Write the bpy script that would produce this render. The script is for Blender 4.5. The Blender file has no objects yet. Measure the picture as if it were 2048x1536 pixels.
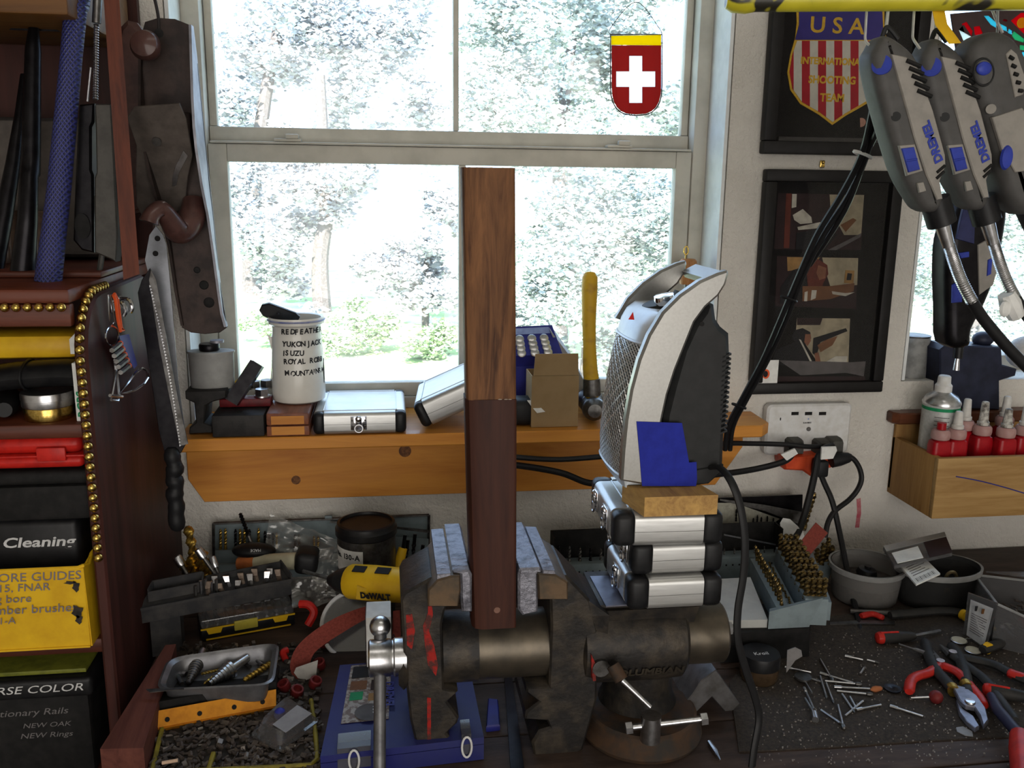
import bpy, bmesh, math, random
from math import sin, cos, pi, radians as R
from mathutils import Vector as V, Matrix as Mx, noise as mnoise
random.seed(7)
SC = bpy.context.scene
COL = SC.collection

# ---------------- camera, sky, sun, area lights, exposure ----------------
FPX, YAW, PIT, ROLL = 1800.0, R(8), R(12.5), R(.75)
CAMP = V((0, 0, .70))
CF = V((sin(YAW)*cos(PIT), cos(YAW)*cos(PIT), -sin(PIT)))
_r0 = V((cos(YAW), -sin(YAW), 0)); _u0 = _r0.cross(CF)
CR = _r0*cos(ROLL) + _u0*sin(ROLL); CU = _u0*cos(ROLL) - _r0*sin(ROLL)
cam = bpy.data.cameras.new('camera'); camo = bpy.data.objects.new('camera', cam); COL.objects.link(camo)
m3 = Mx((CR, CU, -CF)).transposed()
camo.matrix_world = Mx.Translation(CAMP) @ m3.to_4x4()
cam.sensor_width = 36; cam.lens = FPX/2048*36; cam.clip_start = .02; cam.clip_end = 200
SC.camera = camo
SC.view_settings.view_transform = 'Standard'; SC.view_settings.look = 'None'
SC.view_settings.exposure = 0.0; SC.view_settings.gamma = 1; SC.view_settings.use_curve_mapping = False
w = bpy.data.worlds.new('sky'); SC.world = w; w.use_nodes = True
bg = w.node_tree.nodes['Background']; bg.inputs[0].default_value = (.50, .70, 1.0, 1); bg.inputs[1].default_value = 4.6
def light(name, kind, loc, aim, power, color, size=1, sy=None):
    l = bpy.data.lights.new(name, kind); l.energy = power; l.color = color
    if kind == 'AREA':
        l.shape = 'RECTANGLE'; l.size = size; l.size_y = sy or size
    elif kind == 'SUN': l.angle = R(1.0)
    o = bpy.data.objects.new(name, l); COL.objects.link(o)
    o.location = loc; o.rotation_euler = (V(aim)-V(loc)).to_track_quat('-Z', 'Y').to_euler()
    return o
light('sun', 'SUN', (-3, -6, 9), (0, 5, -1), 19.0, (1, .96, .90))
# unseen fill lights added for the room's light, behind the camera and overhead
light('rear_fill_light', 'AREA', (.3, -2.2, .45), (.3, 1.5, .2), 58.0, (1, .95, .89), 2.6, 2.0)
light('ceiling_fill_light', 'AREA', (.35, .35, 1.74), (.35, .9, 0), 2.0, (1, .93, .84), 1.0, .25)

def P(u, v, X=None, Y=None, Z=None):
    "the point of the room that the camera meets along pixel u, v on one plane"
    d = CF*FPX + CR*(u-1024) + CU*(768-v)
    t = (Y-CAMP.y)/d.y if Y is not None else (Z-CAMP.z)/d.z if Z is not None else (X-CAMP.x)/d.x
    return CAMP + d*t
def dist(p): return (V(p)-CAMP).dot(CF)
def S(px, p): return px*dist(p)/FPX        # size in metres of px pixels at p

# ---------------- mesh builder ----------------
def frame(n, up=None):
    n = V(n).normalized(); a = V(up) if up else (V((0, 0, 1)) if abs(n.z) < .95 else V((0, 1, 0)))
    x = a.cross(n)
    if x.length < 1e-6: x = V((1, 0, 0)).cross(n)
    x.normalize(); return x, n.cross(x), n
def BASIS(o, x, y):
    x = V(x).normalized(); y = V(y); z = x.cross(y).normalized(); y = z.cross(x)
    return Mx.Translation(V(o)) @ Mx((x, y, z)).transposed().to_4x4()
def RZ(a): return Mx.Rotation(R(a), 4, 'Z')
def RX(a): return Mx.Rotation(R(a), 4, 'X')
def RY(a): return Mx.Rotation(R(a), 4, 'Y')
def T(*a): return Mx.Translation(V(a))
class B:
    def __init__(s): s.v = []; s.f = []; s.m = []; s.M = None
    def add(s, vs, fs, mi=0):
        o = len(s.v)
        s.v += [tuple(s.M @ V(p)) if s.M else tuple(p) for p in vs]
        s.f += [tuple(i+o for i in f) for f in fs]; s.m += [mi]*len(fs)
        return s
    def box(s, c, d, bev=0, M=None, mi=0, seg=2):
        c = V(c); x, y, z = [k/2 for k in d]
        if bev <= 0:
            vs = [V((i*x, j*y, k*z)) for k in (-1, 1) for j in (-1, 1) for i in (-1, 1)]
            fs = [(0, 2, 3, 1), (4, 5, 7, 6), (0, 1, 5, 4), (2, 6, 7, 3), (0, 4, 6, 2), (1, 3, 7, 5)]
        else:
            bm = bmesh.new(); bmesh.ops.create_cube(bm, size=1)
            for q in bm.verts: q.co = V((q.co.x*d[0], q.co.y*d[1], q.co.z*d[2]))
            bmesh.ops.bevel(bm, geom=bm.edges[:], offset=min(bev, min(d)*.49), segments=seg, affect='EDGES', profile=.5)
            bm.verts.index_update(); vs = [q.co.copy() for q in bm.verts]; fs = [[q.index for q in f.verts] for f in bm.faces]; bm.free()
        if M: vs = [M @ q for q in vs]
        return s.add([q+c for q in vs], fs, mi)
    def hexa(s, p, mi=0):      # 4 bottom corners then 4 top, same order
        return s.add(p, [(3, 2, 1, 0), (4, 5, 6, 7), (0, 1, 5, 4), (1, 2, 6, 5), (2, 3, 7, 6), (3, 0, 4, 7)], mi)
    def loft(s, rings, cap=True, closed=False, mi=0):
        n = len(rings[0]); vs = [p for r in rings for p in r]; fs = []
        k = len(rings)
        for a in range(k if closed else k-1):
            b = (a+1) % k
            for i in range(n):
                j = (i+1) % n; fs.append((a*n+i, a*n+j, b*n+j, b*n+i))
        if cap and not closed: fs += [tuple(range(n-1, -1, -1)), tuple(range((k-1)*n, k*n))]
        return s.add(vs, fs, mi)
    def cyl(s, a, b, r, r2=None, n=16, mi=0, cap=True, up=None):
        a, b = V(a), V(b); x, y, z = frame(b-a, up); r2 = r if r2 is None else r2
        ring = lambda c, q: [c+x*(q*cos(2*pi*(i+.5)/n))+y*(q*sin(2*pi*(i+.5)/n)) for i in range(n)]
        return s.loft([ring(a, r), ring(b, r2)], cap, mi=mi)
    def lathe(s, prof, c=(0, 0, 0), ax=(0, 0, 1), n=24, mi=0, cap=True, sy=1.0):
        c = V(c); x, y, z = frame(ax)
        return s.loft([[c+z*h+x*(r*cos(2*pi*i/n))+y*(r*sy*sin(2*pi*i/n)) for i in range(n)] for r, h in prof], cap, mi=mi)
    def tube(s, pts, r, n=8, closed=False, mi=0, flat=1.0, cap=True):
        pts = [V(p) for p in pts]; k = len(pts); rings = []; x = None
        for i, p in enumerate(pts):
            t = (pts[(i+1) % k]-pts[i-1]) if closed else (pts[min(i+1, k-1)]-pts[max(i-1, 0)])
            t.normalize()
            if x is None: x = frame(t)[0]
            x = x-t*x.dot(t)
            x = x.normalized() if x.length > 1e-6 else frame(t)[0]
            y = t.cross(x); q = r[i] if isinstance(r, (list, tuple)) else r
            rings.append([p+x*(q*cos(2*pi*j/n))+y*(q*flat*sin(2*pi*j/n)) for j in range(n)])
        return s.loft(rings, cap, closed, mi)
    def prism(s, poly, M, h, mi=0, bev=0):   # polygon in the XY plane of M, extruded h along its Z
        n = len(poly)
        a = sum(poly[i][0]*poly[(i+1) % n][1]-poly[(i+1) % n][0]*poly[i][1] for i in range(n))
        if a < 0: poly = poly[::-1]
        if h < 0: M = M @ T(0, 0, h); h = -h
        rings = [(poly, 0), (poly, h)]
        if bev:
            ins = []
            for i in range(n):
                p, q, t = V(poly[i-1]), V(poly[i]), V(poly[(i+1) % n])
                d1 = (q-p).normalized(); d2 = (t-q).normalized()
                nn = V((-d1.y-d2.y, d1.x+d2.x)); nn = nn.normalized() if nn.length > 1e-6 else V((-d1.y, d1.x))
                ins.append((q.x+nn.x*bev, q.y+nn.y*bev))
            rings = [(ins, 0), (poly, bev), (poly, h-bev), (ins, h)]
        return s.loft([[M @ V((p[0], p[1], z)) for p in pl] for pl, z in rings], mi=mi)
    def sph(s, c, r, seg=12, sc=(1, 1, 1), mi=0, M=None):
        k = max(4, seg*2//3); c = V(c)
        vs = [V((0, 0, -r*sc[2]))]; fs = []
        for a in range(1, k):
            t = -pi/2+pi*a/k
            vs += [V((r*sc[0]*cos(t)*cos(2*pi*i/seg), r*sc[1]*cos(t)*sin(2*pi*i/seg), r*sc[2]*sin(t))) for i in range(seg)]
        vs.append(V((0, 0, r*sc[2]))); e = len(vs)-1
        for i in range(seg):
            j = (i+1) % seg; fs.append((0, 1+j, 1+i)); fs.append((e, e-seg+i, e-seg+j))
            for a in range(k-2): fs.append((1+a*seg+i, 1+a*seg+j, 1+(a+1)*seg+j, 1+(a+1)*seg+i))
        if M: vs = [M @ q for q in vs]
        return s.add([q+c for q in vs], fs, mi)
    def drill(s, a, b, r, turns=3, n=14, mi=0):   # twist bit from shank a to tip b
        a, b = V(a), V(b); x, y, z = frame(b-a); rings = []
        for i in range(n+1):
            t = i/n; ph = turns*2*pi*t; e = .62 if .12 < t < .97 else 1
            q = r*(1 if t < .97 else .35); c = a.lerp(b, t); ring = []
            for j in range(8):
                f = 2*pi*j/8; px, py = q*cos(f), q*e*sin(f)
                ring.append(c+x*(px*cos(ph)-py*sin(ph))+y*(px*sin(ph)+py*cos(ph)))
            rings.append(ring)
        return s.loft(rings, mi=mi)
    def sheet(s, pts, th, M=None, mi=0):    # strip: list of (left,right) pairs given a thickness
        up = []
        for i, (l, r) in enumerate(pts):
            l, r = V(l), V(r); l2, r2 = pts[min(i+1, len(pts)-1)]; l1, r1 = pts[max(i-1, 0)]
            nn = (V(l2)-V(l1)).cross(r-l); nn = nn.normalized()*th
            up.append([l, r, r+nn, l+nn])
        return s.loft(up, mi=mi)
def smooth_path(pts, k=6):
    pts = [V(p) for p in pts]; out = []
    for i in range(len(pts)-1):
        a, b, c, d = pts[max(i-1, 0)], pts[i], pts[i+1], pts[min(i+2, len(pts)-1)]
        for j in range(k):
            t = j/k
            out.append(.5*((2*b)+(c-a)*t+(2*a-5*b+4*c-d)*t*t+(3*b-a-3*c+d)*t**3))
    out.append(pts[-1]); return out
def rrect(x0, y0, x1, y1, r, n=4):
    o = []
    for cx, cy, a in ((x1-r, y0+r, -90), (x1-r, y1-r, 0), (x0+r, y1-r, 90), (x0+r, y0+r, 180)):
        o += [(cx+r*cos(R(a+90*i/n)), cy+r*sin(R(a+90*i/n))) for i in range(n+1)]
    return o

# ---------------- objects, parts, labels ----------------
MW = {}
def _mesh(name, b, mat, M, ang=38):
    me = bpy.data.meshes.new(name); Mi = M.inverted()
    me.from_pydata([tuple(Mi @ V(p)) for p in b.v], [], b.f)
    for m in (mat if isinstance(mat, (list, tuple)) else [mat]): me.materials.append(m)
    me.polygons.foreach_set('material_index', b.m)
    me.polygons.foreach_set('use_smooth', [True]*len(b.f))
    me.set_sharp_from_angle(angle=R(ang)); me.update()
    return me
def tag(o, label=None, cat=None, group=None, kind=None):
    if label: o['label'] = label
    if cat: o['category'] = cat
    if group: o['group'] = group
    if kind: o['kind'] = kind
    return o
def thing(name, label, cat, M=None, group=None):
    o = bpy.data.objects.new(name, None); COL.objects.link(o); o.empty_display_size = .01
    M = M if isinstance(M, Mx) else Mx.Translation(V(M)) if M is not None else Mx()
    o.matrix_basis = M; MW[o] = M
    return tag(o, label, cat, group)
def part(parent, name, b, mat, local=True, label=None, kind=None, ang=38):
    "one mesh under its thing; local: the builder's points are in the thing's own frame, else in the room's"
    M = MW[parent]
    o = bpy.data.objects.new(name, _mesh(name, b, mat, Mx() if local else M, ang)); COL.objects.link(o)
    o.parent = parent; MW[o] = M
    return tag(o, label, None, None, kind)
def solo(name, label, cat, b, mat, group=None, kind=None, ang=38, loc=None):
    "a thing that is a single mesh; points in the room's frame, origin at its base"
    xs = [p[0] for p in b.v]; ys = [p[1] for p in b.v]; zs = [p[2] for p in b.v]
    M = Mx.Translation(V(loc) if loc else V(((min(xs)+max(xs))/2, (min(ys)+max(ys))/2, min(zs))))
    o = bpy.data.objects.new(name, _mesh(name, b, mat, M, ang)); COL.objects.link(o); o.matrix_basis = M; MW[o] = M
    return tag(o, label, cat, group, kind)
def struct(name, b, mat, parent=None, loc=(0, 0, 0)):
    if parent: return part(parent, name, b, mat, False)
    return solo(name, None, None, b, mat, kind='structure')
def dup(root, M, label=None, group=None):
    r = root.copy(); COL.objects.link(r); r.matrix_basis = M; MW[r] = M
    if label: r['label'] = label
    if group: r['group'] = group
    for ch in list(root.children):
        c = ch.copy(); COL.objects.link(c); c.parent = r; MW[c] = M
        for g in ch.children:
            d = g.copy(); COL.objects.link(d); d.parent = c; MW[d] = M
    return r
def text(parent, body, M, size, mat, name='lettering', shear=0, sx=1, align='LEFT', local=True, space=1, bold=0):
    c = bpy.data.curves.new(name, 'FONT'); c.body = body; c.size = size; c.shear = shear; c.align_x = align
    c.extrude = .00012; c.space_character = space; c.resolution_u = 3; c.offset = bold
    c.materials.append(mat)
    o = bpy.data.objects.new(name, c); COL.objects.link(o)
    L = M if local else MW[parent].inverted() @ M
    o.parent = parent; o.matrix_basis = L @ Mx.Diagonal((sx, 1, 1, 1)); MW[o] = MW[parent]
    return o

# ---------------- materials ----------------
def newmat(name):
    m = bpy.data.materials.new(name); m.use_nodes = True; nt = m.node_tree
    return m, nt, nt.nodes['Principled BSDF']
def coords(nt, scale=(1, 1, 1), rot=(0, 0, 0), kind='Object'):
    tc = nt.nodes.new('ShaderNodeTexCoord'); mp = nt.nodes.new('ShaderNodeMapping')
    mp.inputs['Scale'].default_value = scale; mp.inputs['Rotation'].default_value = rot
    nt.links.new(tc.outputs[kind], mp.inputs[0]); return mp.outputs[0]
def noise(nt, vec, scale, detail=4, rough=.6, dist=0):
    n = nt.nodes.new('ShaderNodeTexNoise'); n.inputs['Scale'].default_value = scale
    n.inputs['Detail'].default_value = detail; n.inputs['Roughness'].default_value = rough; n.inputs['Distortion'].default_value = dist
    nt.links.new(vec, n.inputs['Vector']); return n.outputs['Fac']
def ramp(nt, fac, stops):
    r = nt.nodes.new('ShaderNodeValToRGB'); e = r.color_ramp.elements
    while len(e) < len(stops): e.new(.5)
    for i, (p, c) in enumerate(stops):
        e[i].position = p; e[i].color = (*c, 1)
    nt.links.new(fac, r.inputs[0]); return r.outputs[0]
def bump(nt, bs, fac, strength, d=.002):
    b = nt.nodes.new('ShaderNodeBump'); b.inputs['Strength'].default_value = strength; b.inputs['Distance'].default_value = d
    nt.links.new(fac, b.inputs['Height']); nt.links.new(b.outputs[0], bs.inputs['Normal'])
def mat(name, c, c2=None, rough=.5, metal=0, scale=60, lo=.4, hi=.65, bmp=0, bs_=None, coat=0, stretch=(1, 1, 1), spec=.25, bd=.002):
    m, nt, bs = newmat(name)
    bs.inputs['Roughness'].default_value = rough; bs.inputs['Metallic'].default_value = metal
    bs.inputs['Coat Weight'].default_value = coat; bs.inputs['Specular IOR Level'].default_value = spec
    vec = coords(nt, stretch)
    c2 = c2 or tuple(k*.82 for k in c)
    nt.links.new(ramp(nt, noise(nt, vec, scale), [(lo, c), (hi, c2)]), bs.inputs['Base Color'])
    if bmp: bump(nt, bs, noise(nt, vec, bs_ or scale*2, 5), bmp, bd)
    return m
def wood(name, c, c2, axis=2, scale=26, rough=.5, coat=0, bmp=.12):
    m, nt, bs = newmat(name); st = [1, 1, 1]; st[axis] = .09
    vec = coords(nt, tuple(st)); f = noise(nt, vec, scale, 6, .65, 1.2); f2 = noise(nt, vec, scale*5, 3, .6)
    mx = nt.nodes.new('ShaderNodeMath'); mx.operation = 'MULTIPLY_ADD'; mx.inputs[1].default_value = .3
    nt.links.new(f2, mx.inputs[0]); nt.links.new(f, mx.inputs[2])
    mid = tuple((a+b)/2 for a, b in zip(c, c2))
    nt.links.new(ramp(nt, mx.outputs[0], [(.48, c2), (.62, mid), (.8, c)]), bs.inputs['Base Color'])
    bs.inputs['Roughness'].default_value = rough; bs.inputs['Coat Weight'].default_value = coat*.5; bs.inputs['Specular IOR Level'].default_value = .22
    if bmp: bump(nt, bs, mx.outputs[0], bmp, .001)
    return m
def clear(name, tint=(1, 1, 1), gloss=.12, rough=.05, scuff=0, scuff_c=(.7, .7, .7)):
    m, nt, bs = newmat(name); nt.nodes.remove(bs); out = nt.nodes['Material Output']
    t = nt.nodes.new('ShaderNodeBsdfTransparent'); t.inputs[0].default_value = (*tint, 1)
    g = nt.nodes.new('ShaderNodeBsdfGlossy'); g.inputs['Roughness'].default_value = rough
    lw = nt.nodes.new('ShaderNodeLayerWeight'); lw.inputs[0].default_value = .35
    ma = nt.nodes.new('ShaderNodeMath'); ma.operation = 'MULTIPLY_ADD'; ma.inputs[1].default_value = gloss*2; ma.inputs[2].default_value = gloss*.4
    nt.links.new(lw.outputs['Fresnel'], ma.inputs[0])
    mix = nt.nodes.new('ShaderNodeMixShader'); nt.links.new(ma.outputs[0], mix.inputs[0])
    nt.links.new(t.outputs[0], mix.inputs[1]); nt.links.new(g.outputs[0], mix.inputs[2]); last = mix.outputs[0]
    if scuff:
        d = nt.nodes.new('ShaderNodeBsdfDiffuse'); d.inputs[0].default_value = (*scuff_c, 1)
        m2 = nt.nodes.new('ShaderNodeMixShader'); m2.inputs[0].default_value = scuff
        nt.links.new(last, m2.inputs[1]); nt.links.new(d.outputs[0], m2.inputs[2]); last = m2.outputs[0]
    nt.links.new(last, out.inputs[0]); return m
# materials of the place
K = {}
K['wall'] = mat('stucco_wall', (.64, .61, .56), (.71, .68, .63), .9, scale=9, bmp=1, bs_=120, bd=.006)
K['ceiling'] = mat('ceiling_paint', (.6, .58, .52), rough=.9)
K['floor'] = mat('floor_concrete', (.2, .19, .18), rough=.8)
K['frame'] = mat('window_frame_paint', (.50, .48, .42), (.40, .385, .335), .55, scale=14, bmp=.06)
K['reveal'] = mat('reveal_paint', (.72, .74, .74), (.64, .66, .66), .8, scale=30, bmp=.25)
K['glass'] = clear('window_glass', (.97, .98, .98), .08, .02, .05, (.8, .8, .8))  # slight diffuse share in the glass imitates the glare haze outside
K['pine'] = wood('orange_pine', (.62, .27, .045), (.42, .15, .022), 0, 16, .42, .25)
K['bench'] = mat('bench_top_stained', (.036, .024, .019), (.08, .053, .042), .62, scale=34, lo=.35, hi=.7, bmp=.4, stretch=(.35, 1.6, 1))
K['black'] = mat('black_plastic', (.007, .007, .008), (.013, .013, .014), .42)
K['blackm'] = mat('black_matte', (.006, .006, .006), (.013, .012, .012), .75, bmp=.15)
K['rubber'] = mat('black_rubber', (.011, .011, .012), rough=.5)
K['steel'] = mat('bright_steel', (.62, .62, .64), (.45, .45, .46), .28, 1, 120)
K['chrome'] = mat('chrome', (.75, .75, .78), (.6, .6, .63), .12, 1)
K['dsteel'] = mat('dark_steel', (.16, .155, .15), (.08, .075, .07), .42, .9, 70)
K['brass'] = mat('gold_brass', (.66, .46, .13), (.42, .27, .06), .24, 1, 300)
K['gold'] = mat('titanium_gold', (.55, .36, .07), (.28, .18, .05), .3, .9, 160)
K['alu'] = mat('brushed_aluminium', (.52, .52, .51), (.44, .44, .43), .36, .75, 200, stretch=(.1, .1, 1))
K['white'] = mat('white_plastic', (.66, .66, .66), (.58, .57, .55), .5)
K['paper'] = mat('white_paper', (.72, .72, .70), (.62, .62, .6), .8)
K['ink'] = mat('black_ink', (.012, .012, .014), rough=.6)
K['silverink'] = mat('silver_marker', (.62, .62, .62), rough=.5)
K['blueink'] = mat('faded_blue_marker', (.19, .17, .19), rough=.6)
K['red'] = mat('red_plastic', (.52, .018, .012), (.36, .012, .01), .4)
K['orange'] = mat('orange_plastic', (.72, .10, .025), rough=.4)
K['yellow'] = mat('yellow_plastic', (.72, .44, .015), (.6, .34, .012), .42, scale=22)
K['blue'] = mat('blue_plastic', (.024, .03, .24), (.018, .02, .16), .42, scale=20)
K['dirt'] = mat('grime', (.05, .042, .035), (.02, .018, .016), .95, bmp=.4)

# ---------------- setting ----------------
WY = 1.55      # inner face of the window wall; the sashes stand in a reveal 12 cm deep
X0, X1, Y0, ZF, ZC = -1.7, 2.4, -2.3, -.86, 1.78
W1 = (-.337, .592, .29, 1.16); W2 = (.962, 1.95, .345, 1.16)
b = B(); th = .16
def wb(x0, x1, z0, z1): b.box(((x0+x1)/2, WY+th/2, (z0+z1)/2), (x1-x0, th, z1-z0))
wb(X0-.1, W1[0], ZF, ZC); wb(W1[1], W2[0], ZF, ZC); wb(W2[1], X1+.1, ZF, ZC)
for q in (W1, W2): wb(q[0], q[1], ZF, q[2]); wb(q[0], q[1], q[3], ZC)
struct('wall_back', b, K['wall'])
struct('wall_left', B().box((X0-.05, (Y0+WY)/2, (ZF+ZC)/2), (.1, WY-Y0, ZC-ZF)), K['wall'])
struct('wall_right', B().box((X1+.05, (Y0+WY)/2, (ZF+ZC)/2), (.1, WY-Y0, ZC-ZF)), K['wall'])
struct('wall_front', B().box(((X0+X1)/2, Y0-.05, (ZF+ZC)/2), (X1-X0+.2, .1, ZC-ZF)), K['wall'])
struct('floor', B().box(((X0+X1)/2, (Y0+WY)/2, ZF-.05), (X1-X0+.2, WY-Y0+.2, .1)), K['floor'])
struct('ceiling', B().box(((X0+X1)/2, (Y0+WY)/2, ZC+.05), (X1-X0+.4, WY-Y0+.4, .1)), K['ceiling'])

def window(name, q, sash):
    x0, x1, z0, z1 = q
    o = thing(name, None, None, (x0, WY+.1, z0)); o['kind'] = 'structure'
    e = .002
    lin = B()       # pale plaster lining of the reveal
    lin.box((x0+.003+e, WY+.05, (z0+z1)/2), (.006, .098, z1-z0-.004)).box((x1-.003-e, WY+.05, (z0+z1)/2), (.006, .098, z1-z0-.004))
    lin.box(((x0+x1)/2, WY+.05, z1-.004), (x1-x0-.014, .098, .006))
    part(o, 'reveal_lining', lin, K['reveal'], False)
    f = B()
    def bar(a, c, d, g, y0, y1, bb=f): bb.box(((a+c)/2, (y0+y1)/2, (d+g)/2), (c-a, y1-y0, g-d), .002)
    if sash:
        xo0, xo1 = x0+.008, x1-.008
        bar(xo0, xo0+.030, z0+.02, z1, WY+.085, WY+.155); bar(xo1-.026, xo1, z0+.02, z1, WY+.085, WY+.155)
        bar(xo0, xo1, z0+.003, z0+.024, WY+.08, WY+.155); bar(xo0, xo1, z1-.03, z1-.008, WY+.085, WY+.155)
        part(o, 'window_frame', f, K['frame'], False)
        gy = WY+.128
        up = B()
        bar(xo0+.031, xo0+.044, .792, 1.13, WY+.118, WY+.138, up); bar(xo1-.040, xo1-.027, .792, 1.13, WY+.118, WY+.138, up)
        bar(xo0+.031, xo1-.027, .752, .7915, WY+.1125, WY+.138, up)
        bar(.1225, .1325, .792, 1.13, WY+.117, WY+.139, up)
        part(o, 'upper_sash', up, K['frame'], False)
        lo = B()
        bar(xo0+.031, xo0+.062, .315, .762, WY+.088, WY+.112, lo); bar(xo1-.056, xo1-.027, .315, .762, WY+.088, WY+.112, lo)
        bar(xo0+.062, xo1-.056, .732, .762, WY+.088, WY+.112, lo); bar(xo0+.062, xo1-.056, .315, .340, WY+.088, WY+.112, lo)
        bar(.130, .143, .34, .732, WY+.089, WY+.111, lo)
        bar(xo0+.035, xo1-.03, .7625, .7665, WY+.082, WY+.112, lo)
        part(o, 'lower_sash', lo, K['frame'], False)
        for a, c in ((xo0+.044, .1225), (.1325, xo1-.040)):
            part(o, 'pane', B().box(((a+c)/2, gy, .961), (c-a, .003, .338)), K['glass'], False)
        for a, c in ((xo0+.062, .130), (.143, xo1-.056)):
            part(o, 'pane', B().box(((a+c)/2, WY+.1, .536), (c-a, .003, .392)), K['glass'], False)
        for uu in (575, 1240):
            p = P(uu, 288 if uu < 900 else 290, Y=WY+.085)
            k = B().box((p.x, WY+.096, .7695), (.046, .022, .005), .0015).box((p.x+.008, WY+.088, .7755), (.022, .012, .008), .002)
            part(o, 'sash_lock', k, K['frame'], False)
    else:
        bar(x0+.008, x0+.03, z0, z1, WY+.09, WY+.15); bar(x1-.03, x1-.008, z0, z1, WY+.09, WY+.15)
        bar(x0+.03, x1-.03, z0, z0+.03, WY+.09, WY+.15); bar(x0+.03, x1-.03, z1-.03, z1-.008, WY+.09, WY+.15)
        part(o, 'window_frame', f, K['frame'], False)
        part(o, 'pane', B().box(((x0+x1)/2, WY+.12, (z0+z1)/2), (x1-x0-.06, .003, z1-z0-.06)), K['glass'], False)
    return o
window('window_1', W1, True); window('window_2', W2, False)

# bench, window sill shelf and its apron
bench = thing('workbench', 'dark stained wooden workbench top along the window wall', 'workbench', (.3, 1.2, -.86))
for i in range(6):
    y0 = .78+i*.128; 
    part(bench, 'plank', B().box((.645, y0+.063, -.025), (2.0, .126, .05), .003), K['bench'], False)
for x, y in ((-.30, .85), (1.55, .85), (-.30, 1.45), (1.55, 1.45)):
    part(bench, 'leg', B().box((x, y, -.456), (.08, .08, .808), .004), K['bench'], False)
sill = thing('window_shelf', 'orange pine shelf board under the window with a knotty apron below', 'shelf', (.15, 1.5, .15))
sp = thing
pl = [(-.340, 1.448), (.648, 1.448), (.668, 1.470), (.668, 1.549), (.588, 1.549), (.588, 1.632), (-.333, 1.632), (-.333, 1.549), (-.340, 1.549)]
part(sill, 'board', B().prism(pl, T(0, 0, .272), .0215, bev=.002), K['pine'], False)
ap = [(-.318, .158), (.60, .158), (.648, .23), (.648, .2715), (-.343, .2715), (-.343, .20)]
part(sill, 'apron', B().prism(ap, BASIS((0, 1.549, 0), (1, 0, 0), (0, 0, 1)), .02, bev=.0015), K['pine'], False)
K['knot'] = mat('pine_knot', (.09, .03, .008), (.2, .08, .02), .5, scale=200)
for u, v, r in ((592, 960, .008), (810, 902, .011), (1330, 915, .006)):
    p = P(u, v, Y=1.529)
    part(sill, 'knot', B().cyl(p, p-V((0, .0006, 0)), r, n=14), K['knot'], False)
# floor mats of grit on the right of the bench
b = B()
random.seed(3)
mt = [(P(u, v, Z=0).x, P(u, v, Z=0).y) for u, v in ((1478, 1506), (1560, 1502), (1700, 1494), (1840, 1484), (2047, 1474))]
pl = mt+[(1.25, 1.0), (1.25, 1.30), (.86, 1.32), (.62, 1.28), (.48, 1.12)]
K['grit'] = mat('gritty_bench_mat', (.032, .028, .025), (.075, .058, .046), .92, scale=260, lo=.35, hi=.75, bmp=.9, bs_=420)
solo('bench_mat', 'grey gritty mat covering the right side of the bench', 'mat', B().prism(pl, T(0, 0, .0002), .002), K['grit'])

# ---------------- outside: lawn, trees and bushes ----------------
GZ = -.62
K['lawn'] = mat('sunlit_lawn', (.34, .46, .20), (.75, .74, .60), .9, scale=2.2, lo=.42, hi=.56, bmp=.3)
struct('ground', B().box((1, 21.8, GZ-.1), (60, 40, .2)), K['lawn'])
def leafmat(name, c1, c2):
    m, nt, bs = newmat(name)
    oi = nt.nodes.new('ShaderNodeNewGeometry')
    f = oi.outputs['Random Per Island']
    nt.links.new(ramp(nt, f, [(0, c1), (1, c2)]), bs.inputs['Base Color'])
    bs.inputs['Roughness'].default_value = .35; bs.inputs['Specular IOR Level'].default_value = .8
    return m
K['leafA'] = leafmat('grey_green_leaf', (.19, .23, .20), (.70, .74, .70))
K['leafB'] = leafmat('green_leaf', (.14, .25, .09), (.60, .68, .46))
K['leafC'] = leafmat('pale_leaf', (.24, .25, .26), (.76, .77, .77))
K['bark'] = mat('bark', (.20, .18, .17), (.12, .10, .09), .9, bmp=.5)
def leaves(blobs, n, size, seed):
    rnd = random.Random(seed); vs = []; fs = []
    clumps = []
    for cx, cy, cz, r, sq in blobs:
        for _ in range(16):
            d = V((rnd.gauss(0, .5), rnd.gauss(0, .5), rnd.gauss(0, .5)*sq))*r; q = r*rnd.uniform(.14, .42)
            clumps.append((V((cx, cy, cz))+d, q))
    tot = sum(q**2 for _, q in clumps)
    for ce, q in clumps:
        for _ in range(int(n*q*q/tot)):
            p = ce+V((rnd.gauss(0, .6), rnd.gauss(0, .6), rnd.gauss(0, .45)))*q
            if p.z < GZ+.02: continue
            a = V((rnd.gauss(0, 1), rnd.gauss(0, 1), rnd.gauss(0, .7))).normalized(); x, y, z = frame(a)
            s = size*rnd.uniform(.35, 1.25); o = len(vs)
            vs += [p-x*s, p-y*s*.5+z*s*.12, p+x*s, p+y*s*.5+z*s*.12]; fs.append((o, o+1, o+2, o+3))
    return vs, fs
def plant(name, label, cat, base, blobs, n, size, m, seed, trunks=(), group=None):
    o = thing(name, label, cat, base, group)
    b = B(); vs, fs = leaves(blobs, n, size, seed); b.add(vs, fs)
    part(o, 'foliage', b, m, False, kind='stuff')
    for pts, r0, r1 in trunks:
        k = len(pts); part(o, 'trunk', B().tube(smooth_path(pts, 4), [r0+(r1-r0)*i/(4*(k-1)) for i in range(4*(k-1)+1)], 9), K['bark'], False)
def pb(u, v, Y): return P(u, v, Y=Y)
def blob(u, v, Y, rpx, sq=1):
    p = P(u, v, Y=Y); return (p.x, p.y, p.z, S(rpx, p), sq)
g = 'trees and bushes outside the window'
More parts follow.
